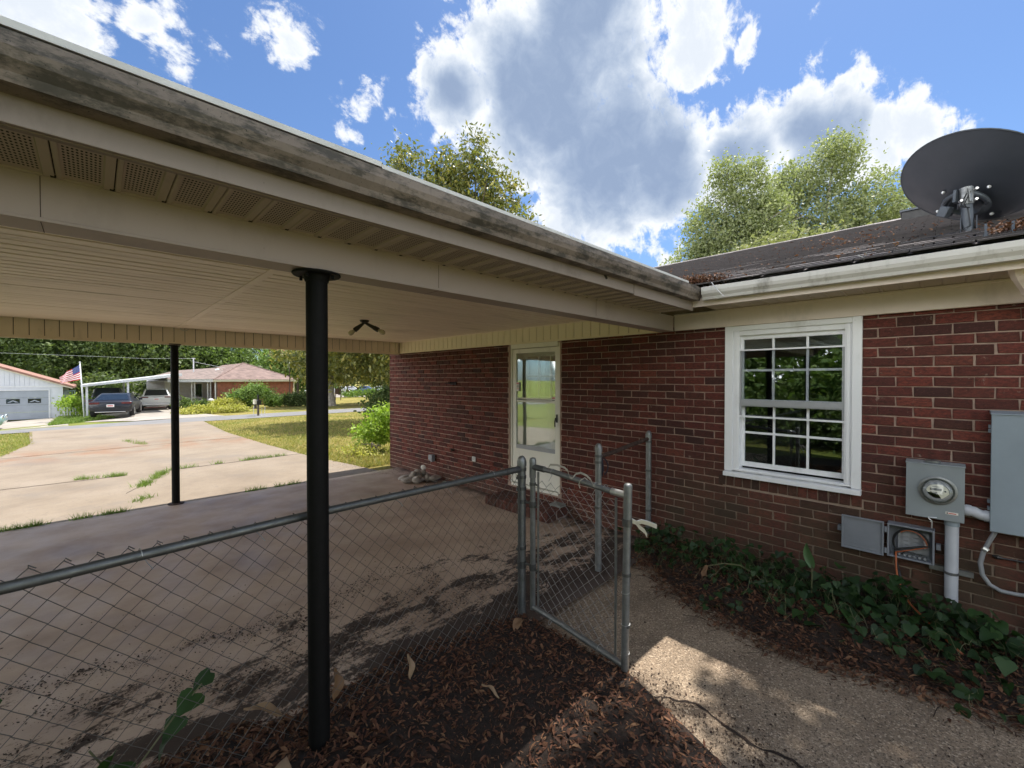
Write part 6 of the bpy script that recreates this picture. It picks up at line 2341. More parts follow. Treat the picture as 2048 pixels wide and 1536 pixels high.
vine = thing('vine_patch', 'patch of dark green heart leaved vines growing along the foot of the brick wall', 'plants', (4.1, .7, .1))
hv, hf = heart(1.0)
lms = []
for i in range(6):
    rr = random.Random(i)
    me = bpy.data.meshes.new('leaf')
    me.from_pydata([(x * (1 + rr.uniform(-.08, .08)), y * (1 + rr.uniform(-.15, .15)), z + rr.uniform(-.04, .04)) for x, y, z in hv], [], hf)
    me.materials.append(M['vine'])
    me.polygons.foreach_set('use_smooth', [True] * len(me.polygons))
    lms.append(me)
VL = []
clumps = []
for (y, x, n, h) in [(-.55, 4.0, 130, .20), (-.25, 4.05, 120, .22), (.02, 4.15, 130, .26), (.15, 3.85, 80, .12), (.32, 4.2, 120, .32), (.55, 4.1, 110, .2), (.62, 3.72, 50, .09), (.8, 4.25, 90, .22), (1.0, 3.9, 130, .24), (1.15, 4.25, 100, .26), (1.4, 4.0, 110, .28), (1.6, 4.25, 80, .28), (1.75, 3.95, 80, .24), (2.0, 4.25, 70, .26), (2.15, 4.1, 50, .16), (-.05, 3.62, 36, .05), (-.3, 3.65, 30, .06), (1.2, 3.62, 40, .10), (2.2, 4.3, 40, .25), (-.9, 4.0, 90, .2)]:
    for _ in range(int(n * .60)):
        px_, py_ = x + random.gauss(0, .13), y + random.gauss(0, .13)
        px_ = min(px_ + .05, 4.44 - random.random() * .04)
        z = max(0, bed_z(px_, py_)) + .025 + random.random() ** 1.5 * h * .85 * (1 - .5 * min(1, abs(px_ - x) / .3))
        s_ = (.034 + .050 * random.random()) * (1.1 if y < .75 else .88)
        VL.append((px_, py_, z, s_))
VL.sort(key=lambda v: v[3] * (1.6 if v[2] > .15 else 1) / ((v[0] ** 2 + v[1] ** 2) ** .5) * -1)
mbv = MB()
for i, (x, y, z, s_) in enumerate(VL):
    e = (random.gauss(0, .45), random.gauss(.35, .4), math.pi + random.gauss(.3, 1.1))
    if i < 280:
        o = link_obj('leaf', lms[i % 6], vine, (x, y, z))
        o.rotation_euler = e
        o.scale = (s_, s_, s_)
    else:
        R = Matrix.LocRotScale(Vector((x, y, z)), None, None) @ Matrix.Rotation(e[2], 4, 'Z') @ Matrix.Rotation(e[1], 4, 'Y') @ Matrix.Rotation(e[0], 4, 'X')
        mbv.add([R @ (Vector(p) * s_) for p in hv], hf)
mbv.build('leaf_mass', M['vine_mass'], vine, kind='stuff')
q = MB()
for i, (x, y, z, s_) in enumerate(VL):
    if i % 2 == 0:
        b = Vector((x + random.gauss(0, .05), y + random.gauss(0, .05), max(0, bed_z(x, y))))
        t = Vector((x, y, z))
        q.tube([b, b.lerp(t, .55) + Vector((random.gauss(0, .015), random.gauss(0, .015), .015)), t], .0013, 3, caps=False)
for _ in range(26):
    y = random.uniform(-.6, 2.1)
    x = random.uniform(3.75, 4.3)
    pts_ = []
    a = random.uniform(2, 4.4)
    for k in range(8):
        pts_.append((x + math.cos(a) * k * .035, y + math.sin(a) * k * .03, max(0, bed_z(x, y)) + .05 + .10 * math.sin(k / 7 * math.pi) * random.uniform(.4, 1.2)))
    q.tube(pts_, .0016, 4, caps=False)
q.build('stems', M['stem'], vine, kind='stuff')
# a tall single leaf and a wilted stalk
lily = thing('upright_leaf', 'single tall upright green leaf on a stalk below the window', 'plant', (4.10, .735, .1))
q = MB()
q.tube([(4.10, .735, .08), (4.10, .732, .25), (4.103, .735, .335)], [.006, .005, .004], 6)
q.build('stalk', M['stem'], lily)
V, F = [], []
for k in range(9):
    t = k / 8
    wd = .043 * math.sin(math.pi * min(1, (t * .93 + .05)) ** .75) + .001
    zz = .325 + .19 * t
    yc = .733 + .030 * math.sin(t * 2.2) + .012 * t
    V += [(4.103 - .016, yc - wd, zz), (4.108, yc, zz), (4.103 - .022, yc + wd * .55, zz)]
for k in range(8):
    F += [(k * 3, k * 3 + 1, k * 3 + 4, k * 3 + 3), (k * 3 + 1, k * 3 + 2, k * 3 + 5, k * 3 + 4)]
q = MB()
q.add(V, F)
q.build('leaf', leaf_mat('tall leaf', [(0, (.075, .15, .06)), (1, (.10, .19, .08))], .4, .3), lily, smooth=True)
wilt = thing('wilted_stalk', 'arching pale stalk ending in a wilted orange brown leaf among the vines', 'plant', (3.85, 1.15, .1))
q = MB()
q.tube([(4.0, 1.02, .10), (3.95, 1.10, .20), (3.88, 1.20, .265), (3.80, 1.30, .275), (3.73, 1.40, .245)], .0042, 6)
q.build('stalk', M['stem'], wilt, smooth=True)
V = [(3.73, 1.40, .247), (3.735, 1.43, .24), (3.70, 1.42, .20), (3.72, 1.46, .17), (3.69, 1.40, .175), (3.705, 1.445, .145), (3.715, 1.41, .19)]
q = MB()
q.add(V, [(0, 1, 6), (0, 6, 2), (1, 3, 6), (2, 6, 4), (6, 3, 5), (6, 5, 4)])
q.build('wilted_leaf', M['dryleaf'], wilt)
# dark weeds under the fence at the lower left
weed = thing('fence_weed', 'dark broad leaved weed climbing the fence mesh at the lower left', 'plant', (.25, 2.5, 0))
q = MB()
q.tube([(-.02, 2.30, .02), (.10, 2.38, .18), (.25, 2.46, .30), (.36, 2.52, .36)], .004, 5)
q.tube([(.04, 2.45, .02), (.03, 2.50, .15), (-.03, 2.52, .27)], .004, 5)
q.build('stem', M['stem'], weed)
for i, (x, y, z, s_) in enumerate([(.04, 2.44, .26, .13), (-.01, 2.40, .20, .12), (.08, 2.42, .15, .11), (.33, 2.50, .34, .11), (.27, 2.48, .27, .10), (.40, 2.55, .38, .09), (.0, 2.35, .12, .13), (.10, 2.33, .10, .10), (-.08, 2.42, .16, .10), (.22, 2.44, .22, .08), (-.42, 2.95, .42, .10), (-.36, 2.98, .40, .09), (-.45, 2.9, .36, .09)]):
    o = link_obj('leaf', lms[i % 6], weed, (x, y, z))
    o.rotation_euler = (random.gauss(0, .5), random.gauss(.5, .4), random.uniform(2, 5.5))
    o.scale = (s_, s_, s_)

# ------------------------------------------------------------------ across the street
M['sidingwhite'] = plain('white board siding', (0.66, 0.69, 0.76), 0.6, var=0.06, vscale=2)
M['garagedoor'] = plain('grey garage door', (0.33, 0.37, 0.43), 0.5, var=0.06, vscale=1.5)
M['terra'] = plain('terracotta shingles', (0.33, 0.18, 0.135), 0.9, var=0.15, vscale=3)
M['farroof'] = plain('weathered red brown shingles', (0.215, 0.15, 0.13), 0.95, var=0.22, vscale=2.2, bump=.5, bscale=30)
M['farroof2'] = plain('grey brown shingles', (0.22, 0.17, 0.15), 0.95, var=0.25, vscale=3)
M['farbrick'] = plain('far red brick', (0.33, 0.125, 0.085), 0.9, var=0.2, vscale=3)
M['farmortar'] = plain('far mortar', (0.36, 0.24, 0.19), 0.95, var=0.1)
M['farcream'] = plain('far cream trim', (0.66, 0.62, 0.50), 0.6, var=0.05)
M['metalwhite'] = plain('white metal roof edge', (0.72, 0.74, 0.78), 0.4, var=0.05)
M['porchwall'] = plain('white panel wall', (0.62, 0.63, 0.64), 0.7, var=0.06)
M['carnavy'] = plain('navy car paint', (0.004, 0.005, 0.012), 0.4, 0.0, var=0.02, coat=.35)
M['cardark'] = plain('dark green car paint', (0.045, 0.055, 0.055), 0.25, 0.2, var=0.03, coat=1.0)
M['carwhite'] = plain('white car paint', (0.72, 0.73, 0.74), 0.25, var=0.02, coat=1.0)
M['carsilver'] = plain('silver car paint', (0.50, 0.52, 0.55), 0.25, 0.3, var=0.02, coat=1.0)
M['carblue'] = plain('blue car paint', (0.05, 0.10, 0.26), 0.25, 0.1, var=0.02, coat=1.0)
M['carteal'] = plain('pale teal car paint', (0.30, 0.45, 0.46), 0.3, 0.1, var=0.04, coat=.8)
M['carglass'] = plain('car glass', (0.012, 0.018, 0.026), 0.06, var=0.0, spec=.8)
M['tyre'] = plain('tyre rubber', (0.014, 0.014, 0.015), 0.8)
M['rim'] = plain('wheel rim', (0.42, 0.42, 0.43), 0.3, 0.8)
M['lampred'] = plain('tail lamp red', (0.11, 0.008, 0.008), 0.3, coat=.3)
M['chrome'] = plain('chrome', (0.75, 0.76, 0.78), 0.12, 1.0, var=0.02)
M['flagred'] = plain('flag red', (0.55, 0.035, 0.06), 0.8, var=0.04)
M['flagwhite'] = plain('flag white', (0.80, 0.79, 0.80), 0.8, var=0.03)
M['flagblue'] = plain('flag blue', (0.035, 0.06, 0.24), 0.8, var=0.04)

garage = thing('garage', 'white sided garage with grey four window door and terracotta roof edge', 'garage', (-5.5, 42.5, terrain(-5.5, 42.5)))
gz = -0.86
q = MB()
GA, GE, GY = -1.55, 1.30, 42.5
q.box(-2.20, GA, GY, GY + .15, gz - .6, 1.32)
q.box(-12.4, -9.9, GY, GY + .15, gz - .6, 1.32)
q.box(-9.9, -2.20, GY, GY + .15, 1.06, 1.32)
q.box(GA - .15, GA, GY + .15, GY + 9, gz - .4, 1.32)
q.prism([(GA, 1.32), (-6.98, 3.52), (-12.4, 1.32)], 'y', GY, GY + .15)
q.build('wall', M['sidingwhite'], garage)
x = -12.3
while x < GA:
    top = 1.32 + max(0, (min(GA - x, x + 12.41)) * .405)
    q = MB()
    b = min(x + .20, GA)
    zt0, zt1 = [1.32 + .405 * max(0, min(GA - t, t + 12.41)) for t in (x, b)]
    q.prism([(x, 1.36), (b, 1.36), (b, max(1.37, zt1 - .02)), (x, max(1.37, zt0 - .02))], 'y', GY - .022, GY - .001)
    q.build('siding_board', M['sidingwhite'], garage)
    x += .215
q = MB()
q.box(-12.6, GA + .12, GY - .05, GY - .001, 1.27, 1.36)
q.box(-9.95, -2.15, GY - .03, GY - .001, 1.045, 1.10)
q.box(-2.22, -2.14, GY - .03, GY - .001, gz, 1.045)
q.build('door_trim', M['metalwhite'], garage)
for i in range(4):
    q = MB()
    z0 = gz + i * .476
    q.box(-9.9, -2.225, GY + .03, GY + .06, z0 + .006, z0 + .470)
    q.build('door_section', M['garagedoor'], garage)
for i in range(8):
    q = MB()
    x = -2.86 - i * .935
    q.box(x - .29, x + .29, GY + .012, GY + .029, .215, .505)
    f = q.build('door_window', M['carglass'], garage)
    q = MB()
    q.prism([(x - .25, .28), (x, .43), (x + .25, .28), (x + .12, .28), (x, .36), (x - .12, .28)], 'y', GY + .004, GY + .011)
    q.build('window_ornament', M['garagedoor'], f)
q = MB()
q.bar((-5.30, GY + .02, -.02), (-5.08, GY + .02, -.02), .02, .03)
q.bar((-5.4, GY + .02, gz + .12), (-5.1, GY + .02, gz + .12), .02, .04)
q.build('door_handle', M['black'], garage)
q = MB()
for sx in (1, -1):
    a = (-6.98, 3.60)
    b = (-6.98 + sx * 5.95, 3.60 - 5.95 * .405)
    q.prism([a, b, (b[0], b[1] + .13), (a[0], a[1] + .13)] if sx > 0 else [b, a, (a[0], a[1] + .13), (b[0], b[1] + .13)], 'y', GY - .25, GY + 9.2)
q.build('roof', M['terra'], garage)
q = MB()
a, b = (-6.98, 3.52), (-6.98 + 5.9, 3.52 - 5.9 * .405)
q.prism([a, b, (b[0], b[1] + .075), (a[0], a[1] + .075)], 'y', GY - .22, GY - .05)
q.build('verge_board', M['farcream'], garage)
q = MB()
for i in range(5):
    q.box(-1.5 + i * .12, -1.46 + i * .12, 43.0, 43.05, -.75, 1.0)
q.box(-1.5, -.95, 43.0, 43.04, .95, 1.02)
solo(q, 'trellis', M['carteal'], 'pale teal slatted trellis at the right side of the white garage', 'trellis', (-1.2, 43.0, -.8))
q = MB()
for i in range(6):
    q.box(-1.48 + i * .13, -1.42 + i * .13, 41.3, 41.33, terrain(-1.2, 41.3), terrain(-1.2, 41.3) + .62)
q.box(-1.5, -.7, 41.335, 41.36, -.45, -.40)
q.box(-1.5, -.7, 41.335, 41.36, -.20, -.15)
solo(q, 'picket_panel', M['metalwhite'], 'short white picket panel at the garage corner in the shrubs', 'fence', (-1.2, 41.3, -.75))

# flag
flag = thing('flag_pole', 'white flag pole with a striped flag of stars on the grass by the street', 'flag pole', (-.45, 36.9, terrain(-.45, 36.9)))
q = MB()
q.tube([(-.45, 36.9, terrain(-.45, 36.9) - .05), (-.54, 36.98, 1.1), (-.62, 37.06, 2.80)], [.045, .036, .025], 10)
q.lathe([(.01, 0), (.04, .03), (.04, .06), (.01, .09)], (-.62, 37.06, 2.79), (0, 0, 1), 10, ref=(1, 0, 0))
q.build('pole', M['metalwhite'], flag, smooth=True)
ht, hb = Vector((-.64, 37.05, 2.70)), Vector((-.59, 37.01, 1.78))
ft, fbm = Vector((-1.55, 37.75, 1.93)), Vector((-1.50, 37.72, 1.56))
def fpos(s_, t):
    top = ht.lerp(ft, s_)
    bot = hb.lerp(fbm, s_)
    p = bot.lerp(top, t)
    wv = .09 * s_ ** .6 * math.sin(s_ * 7.5 + t * 1.2) + .05 * s_ * math.sin(s_ * 15 + t * 3)
    return p + Vector((.55, .75, 0)) * wv + Vector((0, 0, -.10 * s_ * (1 - s_) + .05 * s_ * math.sin(t * 6 + s_ * 4)))
NS, NTT = 26, 26
V = [fpos(i / NS, j / NTT) for j in range(NTT + 1) for i in range(NS + 1)]
F, mi = [], []
for j in range(NTT):
    for i in range(NS):
        F.append((j * (NS + 1) + i, j * (NS + 1) + i + 1, (j + 1) * (NS + 1) + i + 1, (j + 1) * (NS + 1) + i))
        stripe = j // 2
        if j >= 14 and i < 9:
            mi.append(2)
        else:
            mi.append(0 if stripe % 2 == 0 else 1)
me = bpy.data.meshes.new('flag')
me.from_pydata([tuple(p - WP[flag]) for p in V], [], F)
for k in ('flagred', 'flagwhite', 'flagblue'):
    me.materials.append(M[k])
me.polygons.foreach_set('material_index', mi)
me.polygons.foreach_set('use_smooth', [True] * len(F))
fo_ = link_obj('flag_cloth', me, flag)
q = MB()
for r_ in range(5):
    for c_ in range(6):
        s0, t0 = .035 + c_ * .056, .58 + r_ * .088
        pts_ = []
        for k in range(10):
            a = math.pi / 2 + k * math.pi / 5
            rad = .017 if k % 2 == 0 else .007
            pts_.append(fpos(s0 + rad * .72 * math.cos(a), t0 + rad * math.sin(a)))
        q.add([p + Vector((-.004, -.006, 0)) for p in pts_], [tuple(range(10))])
q.build('stars', M['flagwhite'], fo_, kind='stuff')

# neighbour house
nh = thing('neighbour_house', 'low red brick house across the street with hipped brown roof and white porch', 'house', (10.8, 50, terrain(10.8, 46)))
HXL, HXR, HY0 = 7.75, 13.95, 45.0
bz = terrain(10.5, 45) - .3
EZ = 1.66
q = MB()
q.box(HXL, HXR, HY0 + .02, HY0 + .2, bz, EZ)
q.box(HXR - .2, HXR - .02, HY0 + .2, 58, bz, EZ)
q.box(HXL + .02, HXL + .2, HY0 + .2, 58, bz, EZ)
q.build('wall', M['farmortar'], nh)
mbk = MB()
k = 0
z = bz
while z < EZ - .02:
    xx = HXL - (.11 if k % 2 else 0)
    while xx < HXR:
        mbk.box(max(xx, HXL), min(xx + .21, HXR), HY0, HY0 + .018, z, z + .068)
        xx += .22
    z += .078
    k += 1
mbk.build('brick_courses', M['farbrick'], nh, kind='stuff')
q = MB()
ex0, ex1, ey = HXL - .35, HXR + .35, HY0 - .40
ap = Vector((10.85, 50.2, 3.42))
q.add([(ex0, ey, EZ + .10), (ex1, ey, EZ + .10), tuple(ap), (10.85, 60, 3.42), (ex0, 60, EZ + .10), (ex1, 60, EZ + .10)], [(0, 1, 2), (1, 5, 3, 2), (0, 2, 3, 4)])
ro = q.build('roof', M['farroof'], nh)
q = MB()
q.tube([(ex0, ey, EZ + .11), tuple(ap + Vector((0, 0, .02)))], .05, 6)
q.tube([(ex1, ey, EZ + .11), tuple(ap + Vector((0, 0, .02)))], .05, 6)
q.build('hip_cap', M['farroof'], ro)
q = MB()
q.box(ex0, ex1, ey + .02, ey + .05, EZ - .10, EZ + .09)
q.box(ex0, ex0 + .03, ey + .05, 60, EZ - .10, EZ + .09)
q.box(ex1 - .03, ex1, ey + .05, 60, EZ - .10, EZ + .09)
q.box(ex0 + .03, ex1 - .03, ey + .05, HY0 + .3, EZ - .09, EZ - .07)
q.build('fascia', M['farcream'], nh)
q = MB()
q.box(HXR + .03, HXR + .11, HY0 - .1, HY0 - .02, bz, EZ - .1)
q.build('downspout', M['farcream'], nh)
# porch wing set back on the left
q = MB()
q.box(3.2, 7.77, 48.0, 48.15, bz, EZ + .1)
q.build('porch_wall', M['porchwall'], nh)
q = MB()
q.box(6.45, 7.05, 47.94, 47.995, .15, 1.35)
q.build('porch_window', M['carglass'], nh)
q = MB()
q.box(6.38, 6.45, 47.92, 47.995, .08, 1.42)
q.box(7.05, 7.12, 47.92, 47.995, .08, 1.42)
q.box(6.45, 7.05, 47.92, 47.995, .08, .15)
q.box(6.45, 7.05, 47.92, 47.995, 1.35, 1.42)
q.build('window_frame', M['metalwhite'], nh)
q = MB()
q.box(3.0, 7.4, 45.15, 48.0, bz - .1, -.62)
q.box(6.75, 7.55, 44.6, 45.15, bz - .1, -.76)
q.build('porch_floor', M['farbrick'], nh)
def lattice(name, x, y, mat):
    q = MB()
    for dx in (0, .22):
        q.box(x + dx - .03, x + dx + .03, y - .03, y + .03, -.62, EZ - .1)
    for i in range(7):
        zz = -.4 + i * .28
        q.tube([(x, y, zz), (x + .11, y, zz + .10), (x + .22, y, zz)], .012, 5)
    q.build(name, mat, nh)
lattice('porch_post', 5.95, 45.3, M['metalwhite'])
lattice('porch_post', 7.08, 45.3, M['metalwhite'])
q = MB()
q.box(7.55, 7.64, 45.0, 45.09, bz, EZ - .1)
q.build('porch_post', M['metalwhite'], nh)
q = MB()
q.tube([(6.62, 45.1, .15), (6.72, 44.5, -.38), (6.74, 44.35, -.75)], .025, 6)
q.tube([(6.62, 45.1, -.55), (6.62, 45.1, .15)], .025, 6)
for i in range(5):
    t = i / 5
    q.tube([(6.62 + .1 * t, 45.1 - .6 * t, .15 - .53 * t), (6.62 + .1 * t, 45.1 - .6 * t, -.62 - .12 * t)], .012, 5)
q.build('stair_rail', M['metalwhite'], nh)
q = MB()
q.box(4.3, 8.0, 44.95, 45.02, EZ - .12, EZ + .13)
q.box(3.2, 8.0, 45.02, 48.2, EZ - .05, EZ - .02)
q.build('porch_fascia', M['metalwhite'], nh)
q = MB()
q.add([(3.4, 44.9, EZ + .14), (8.6, 44.9, EZ + .14), (9.4, 52.5, 3.0), (5.6, 52.5, 2.62), (3.4, 50, EZ + .3)], [(0, 1, 2, 3), (0, 3, 4)])
q.build('wing_roof', M['farroof2'], nh)
q = MB()
q.tube([(8.0, 50.0, 2.25), (8.0, 50.0, 2.58)], .07, 8)
q.build('roof_stack', M['black'], nh)
q = MB()
q.lathe([(.22, 0), (.22, .10), (.15, .2), (.02, .24)], (8.7, 50.5, 2.62), (0, 0, 1), 14, ref=(1, 0, 0))
q.build('roof_turbine', M['aluminium'], nh, smooth=True)
q = MB()
q.tube([(6.6, 49, 1.6), (6.6, 49, 3.75)], .05, 8)
q.tube([(6.45, 49, 3.72), (6.75, 49, 3.72)], .02, 5)
q.tube([(6.6, 49, 3.4), (9.5, 51, 2.9)], .010, 4)
solo(q, 'service_mast', M['metalwhite'], 'pale service mast standing on the neighbour wing roof', 'mast', (6.6, 49, 1.6))
q = MB()
q.tube([(-40, 62, 5.0), (-20, 60.5, 4.4), (0, 58, 4.0), (3.4, 53.5, 3.75), (6.6, 49.1, 3.72)], .009, 4)
solo(q, 'utility_wire', M['pvc'], 'thin pale utility wire crossing in front of the dark trees', 'wire', (0, 58, 4.0))
for (x, s_, lab) in ((4.6, .35, 'dark bicycle like clutter'), ):
    q = MB()
    for dx in (0, .75):
        ring_ = [(4.75 + dx + .26 * math.cos(a), 45.9, -.35 + .26 * math.sin(a)) for a in [2 * math.pi * k / 16 for k in range(17)]]
        q.tube(ring_, .02, 5, caps=False)
    q.tube([(4.75, 45.9, -.35), (5.0, 45.9, .02), (5.4, 45.9, .02), (5.5, 45.9, -.35)], .02, 5)
    q.tube([(5.0, 45.9, .02), (5.15, 45.9, -.35), (5.4, 45.9, .02)], .02, 5)
    solo(q, 'bicycle', M['black'], 'dark bicycle leaning at the white porch wall', 'bicycle', (5.1, 45.9, -.6))
q = MB()
q.lathe([(.10, 0), (.17, .05), (.19, .32), (.15, .36)], (7.15, 44.3, terrain(7, 44)), (0, 0, 1), 14, ref=(1, 0, 0))
q.lathe([(.24, .36), (.26, .52), (.12, .68)], (7.15, 44.3, terrain(7, 44)), (0, 0, 1), 14, ref=(1, 0, 0))
solo(q, 'planter_urn', M['porchwall'], 'white planter urn right of the porch steps', 'planter', (7.15, 44.3, terrain(7, 44)), smooth=True)
q = MB()
q.box(8.02, 8.5, 44.6, 44.95, -.05, .0)
q.tube([(8.08, 44.7, -.8), (8.3, 44.8, -.05)], .03, 6)
q.tube([(8.45, 44.7, -.8), (8.25, 44.8, -.05)], .03, 6)
solo(q, 'garden_table', M['farcream'], 'small pale trestle table against the neighbour brick wall', 'table', (8.25, 44.8, -.8))

# neighbour carport: one long sloping white roof edge on posts
nc = thing('neighbour_carport', 'open white carport with a long sloping roof edge left of the neighbour house', 'carport', (1.8, 40, terrain(1.8, 40)))
q = MB()
A_, B_ = Vector((-.62, 38.0, 1.30)), Vector((4.45, 38.4, 2.02))
q.prism([(A_.x, A_.z), (B_.x, B_.z), (B_.x, B_.z + .20), (A_.x, A_.z + .13)], 'y', 38.0, 38.06)
q.prism([(A_.x, A_.z + .10), (B_.x, B_.z + .14), (B_.x, B_.z + .19), (A_.x, A_.z + .125)], 'y', 38.06, 46.5)
q.build('roof', M['metalwhite'], nc)
for (x, y, zt_) in ((1.60, 38.25, 1.60), (-.35, 38.25, 1.33), (4.25, 38.3, 1.98), (1.60, 44, 1.7)):
    q = MB()
    q.box(x - .055, x + .055, y - .05, y + .05, terrain(x, y) - .1, zt_ + .06)
    q.build('post', M['metalwhite'], nc)
q = MB()
q.box(4.3, 4.95, 46.8, 46.9, bz, EZ)
q.build('end_wall', M['porchwall'], nc)
q = MB()
q.box(2.2, 4.3, 56.5, 56.6, -.8, 1.55)
q.prism([(2.0, 1.4), (4.5, 1.95), (4.5, 2.1), (2.0, 1.55)], 'y', 56.0, 60)
for i in range(5):
    q.box(2.45 + i * .38, 2.72 + i * .38, 56.46, 56.5, .55, 1.15, 1)
solo(q, 'back_shed', [M['porchwall'], M['carglass']], 'pale shed with a row of small windows behind the white crossover', 'shed', (3.2, 57, -.8))

# ------------------------------------------------------------------ vehicles
def car(name, label, loc, yaw, paint, L=4.6, Wd=1.84, H=1.44, kind='sedan', plate=True, group=None):
    """built nose toward +y about its own origin, then placed"""
    t = thing(name, label, 'car', (0, 0, 0), group)
    hl, hw = L / 2, Wd / 2
    if kind == 'sedan':
        body = [(-hl, .42), (-hl + .04, .30), (hl - .1, .24), (hl, .42), (hl - .06, .66), (hl - .9, .80), (hl - 1.25, .86), (-hl + .75, .95), (-hl + .08, .93), (-hl - .02, .78)]
        cab = [(-hl + .45, .93), (hl - 1.15, .85), (hl - 1.95, H - .03), (-hl + 1.75, H), (-hl + 1.35, H - .05)]
    elif kind == 'suv':
        body = [(-hl, .50), (-hl + .06, .36), (hl - .1, .32), (hl, .50), (hl - .04, .80), (hl - .95, 1.02), (hl - 1.2, 1.06), (-hl + .25, 1.10), (-hl - .02, 1.02), (-hl - .05, .80)]
        cab = [(-hl + .06, 1.06), (hl - 1.15, 1.05), (hl - 2.0, H - .02), (-hl + .9, H), (-hl + .42, H - .05)]
    else:
        body = [(-hl, .60), (-hl + .06, .45), (hl - .1, .42), (hl, .60), (hl - .03, .98), (hl - 1.1, 1.12), (-hl, 1.14), (-hl - .02, .9)]
        cab = [(-.55, 1.12), (hl - 1.25, 1.12), (hl - 1.95, H), (-.35, H)]
    def loft(poly, widths, nm, mat, bev=.05):
        n = len(poly)
        V = []
        secs = [(-1, .93), (-.86, 1.0), (.86, 1.0), (1, .93)]
        cy = sum(p[0] for p in poly) / n
        cz = sum(p[1] for p in poly) / n
        for (sx, k) in secs:
            for i, p in enumerate(poly):
                V.append((sx * widths[i], cy + (p[0] - cy) * (.985 if k < 1 else 1), cz + (p[1] - cz) * (k if k < 1 else 1)))
        F = []
        for s_ in range(3):
            for i in range(n):
                F.append((s_ * n + i, s_ * n + (i + 1) % n, (s_ + 1) * n + (i + 1) % n, (s_ + 1) * n + i))
        F.append(tuple(reversed(range(n))))
        F.append(tuple(3 * n + i for i in range(n)))
        m_ = MB()
        m_.add(V, F)
        return m_.build(nm, mat, t, bevel=bev, auto=45)
    loft(body, [hw * (.94 if p[1] < .5 else 1.0) for p in body], 'body', paint)
    cw = [hw * .90 if p[1] < H - .2 else hw * .70 for p in cab]
    loft(cab, cw, 'cabin', paint, .04)
    # glazing laid just proud of the cabin
    n = len(cab)
    q = MB()
    rb_, rt_ = cab[0], cab[-1]
    def gl(a, b, wa, wb, k0, k1, off):
        dy, dz = b[0] - a[0], b[1] - a[1]
        nl = math.hypot(dy, dz)
        ny, nz = -dz / nl * off, dy / nl * off
        pts_ = []
        for k, wv in ((k0, wa + (wb - wa) * k0), (k1, wa + (wb - wa) * k1)):
            yy_, zz_ = a[0] + dy * k + ny, a[1] + dz * k + nz
            pts_ += [(-wv, yy_, zz_), (wv, yy_, zz_)]
        return [pts_[0], pts_[1], pts_[3], pts_[2]]
    g = gl(rb_, rt_, cw[0] * .86, cw[-1] * .86, .12, .95, .012)
    q.add(g + [(p[0], p[1] + .02, p[2] - .004) for p in g], [(0, 1, 2, 3), (4, 7, 6, 5), (0, 4, 5, 1), (1, 5, 6, 2), (2, 6, 7, 3), (3, 7, 4, 0)])
    q.build('rear_window', M['carglass'], t)
    q = MB()
    fb_, ft_ = cab[1], cab[2]
    g = gl(fb_, ft_, cw[1] * .88, cw[2] * .88, .1, .95, -.012)
    q.add(g + [(p[0], p[1] - .02, p[2] - .004) for p in g], [(3, 2, 1, 0), (5, 6, 7, 4), (1, 5, 4, 0), (2, 6, 5, 1), (3, 7, 6, 2), (0, 4, 7, 3)])
    q.build('windshield', M['carglass'], t)
    for sx in (-1, 1):
        q = MB()
        yb0, yb1 = cab[0][0] + .35 * (cab[-1][0] - cab[0][0]) + .25, cab[1][0] - .35
        yt0, yt1 = cab[-1][0] + .25, cab[2][0] - .05
        zb, zt_ = cab[1][1] + .06, H - .09
        kb = (zb - cab[1][1]) / (H - cab[1][1])
        kt = (zt_ - cab[1][1]) / (H - cab[1][1])
        wb_, wt_ = hw * (.90 - .20 * kb) + .006, hw * (.90 - .20 * kt) + .006
        pts_ = [(sx * wb_, yb0, zb), (sx * wb_, yb1, zb), (sx * wt_, yt1, zt_), (sx * wt_, yt0, zt_)]
        q.add(pts_ + [(p[0] - sx * .05, p[1], p[2]) for p in pts_], [(0, 1, 2, 3), (4, 7, 6, 5), (0, 4, 5, 1), (1, 5, 6, 2), (2, 6, 7, 3), (3, 7, 4, 0)])
        q.build('side_window', M['carglass'], t)
        for yy_ in (-hl + .86, hl - .88):
            q = MB()
            r_ = .325 if kind == 'sedan' else .36
            q.lathe([(r_ * .62, 0), (r_ * .95, .0), (r_, .03), (r_, .19), (r_ * .95, .22)], (sx * (hw + .015), yy_, r_), (-sx, 0, 0), 22)
            wl = q.build('wheel', M['tyre'], t, auto=40)
            q = MB()
            q.lathe([(r_ * .14, -.008), (r_ * .60, .0), (r_ * .62, .01)], (sx * (hw + .018), yy_, r_), (-sx, 0, 0), 16)
            q.build('rim', M['rim'], wl)
        zl = .80 if kind == 'sedan' else .98
        q = MB()
        q.box(sx * hw * .50, sx * hw * .965, -hl - .035, -hl + .10, zl - .03, zl + .065)
        q.build('tail_lamp', M['lampred'], t, bevel=.02)
        q = MB()
        q.lathe([(.03, 0), (.10, .02), (.11, .06), (.07, .09)], (sx * hw * .74, hl - .10, .66 if kind == 'sedan' else .85), (0, 1, 0), 14)
        q.build('headlight', M['chrome'], t, smooth=True)
        q = MB()
        q.box(sx * (hw - .02), sx * (hw + .16), cab[1][0] - .55, cab[1][0] - .42, cab[1][1] + .02, cab[1][1] + .15)
        q.build('mirror', paint, t, bevel=.03)
    q = MB()
    q.box(-hw * .86, hw * .86, -hl - .065, -hl + .10, .40, .55, 0)
    q.box(-hw * .70, hw * .70, -hl - .072, -hl + .05, .30, .345, 1)
    q.build('bumper', [paint if kind != 'suv' else M['carsilver'], M['chrome']], t, bevel=.02)
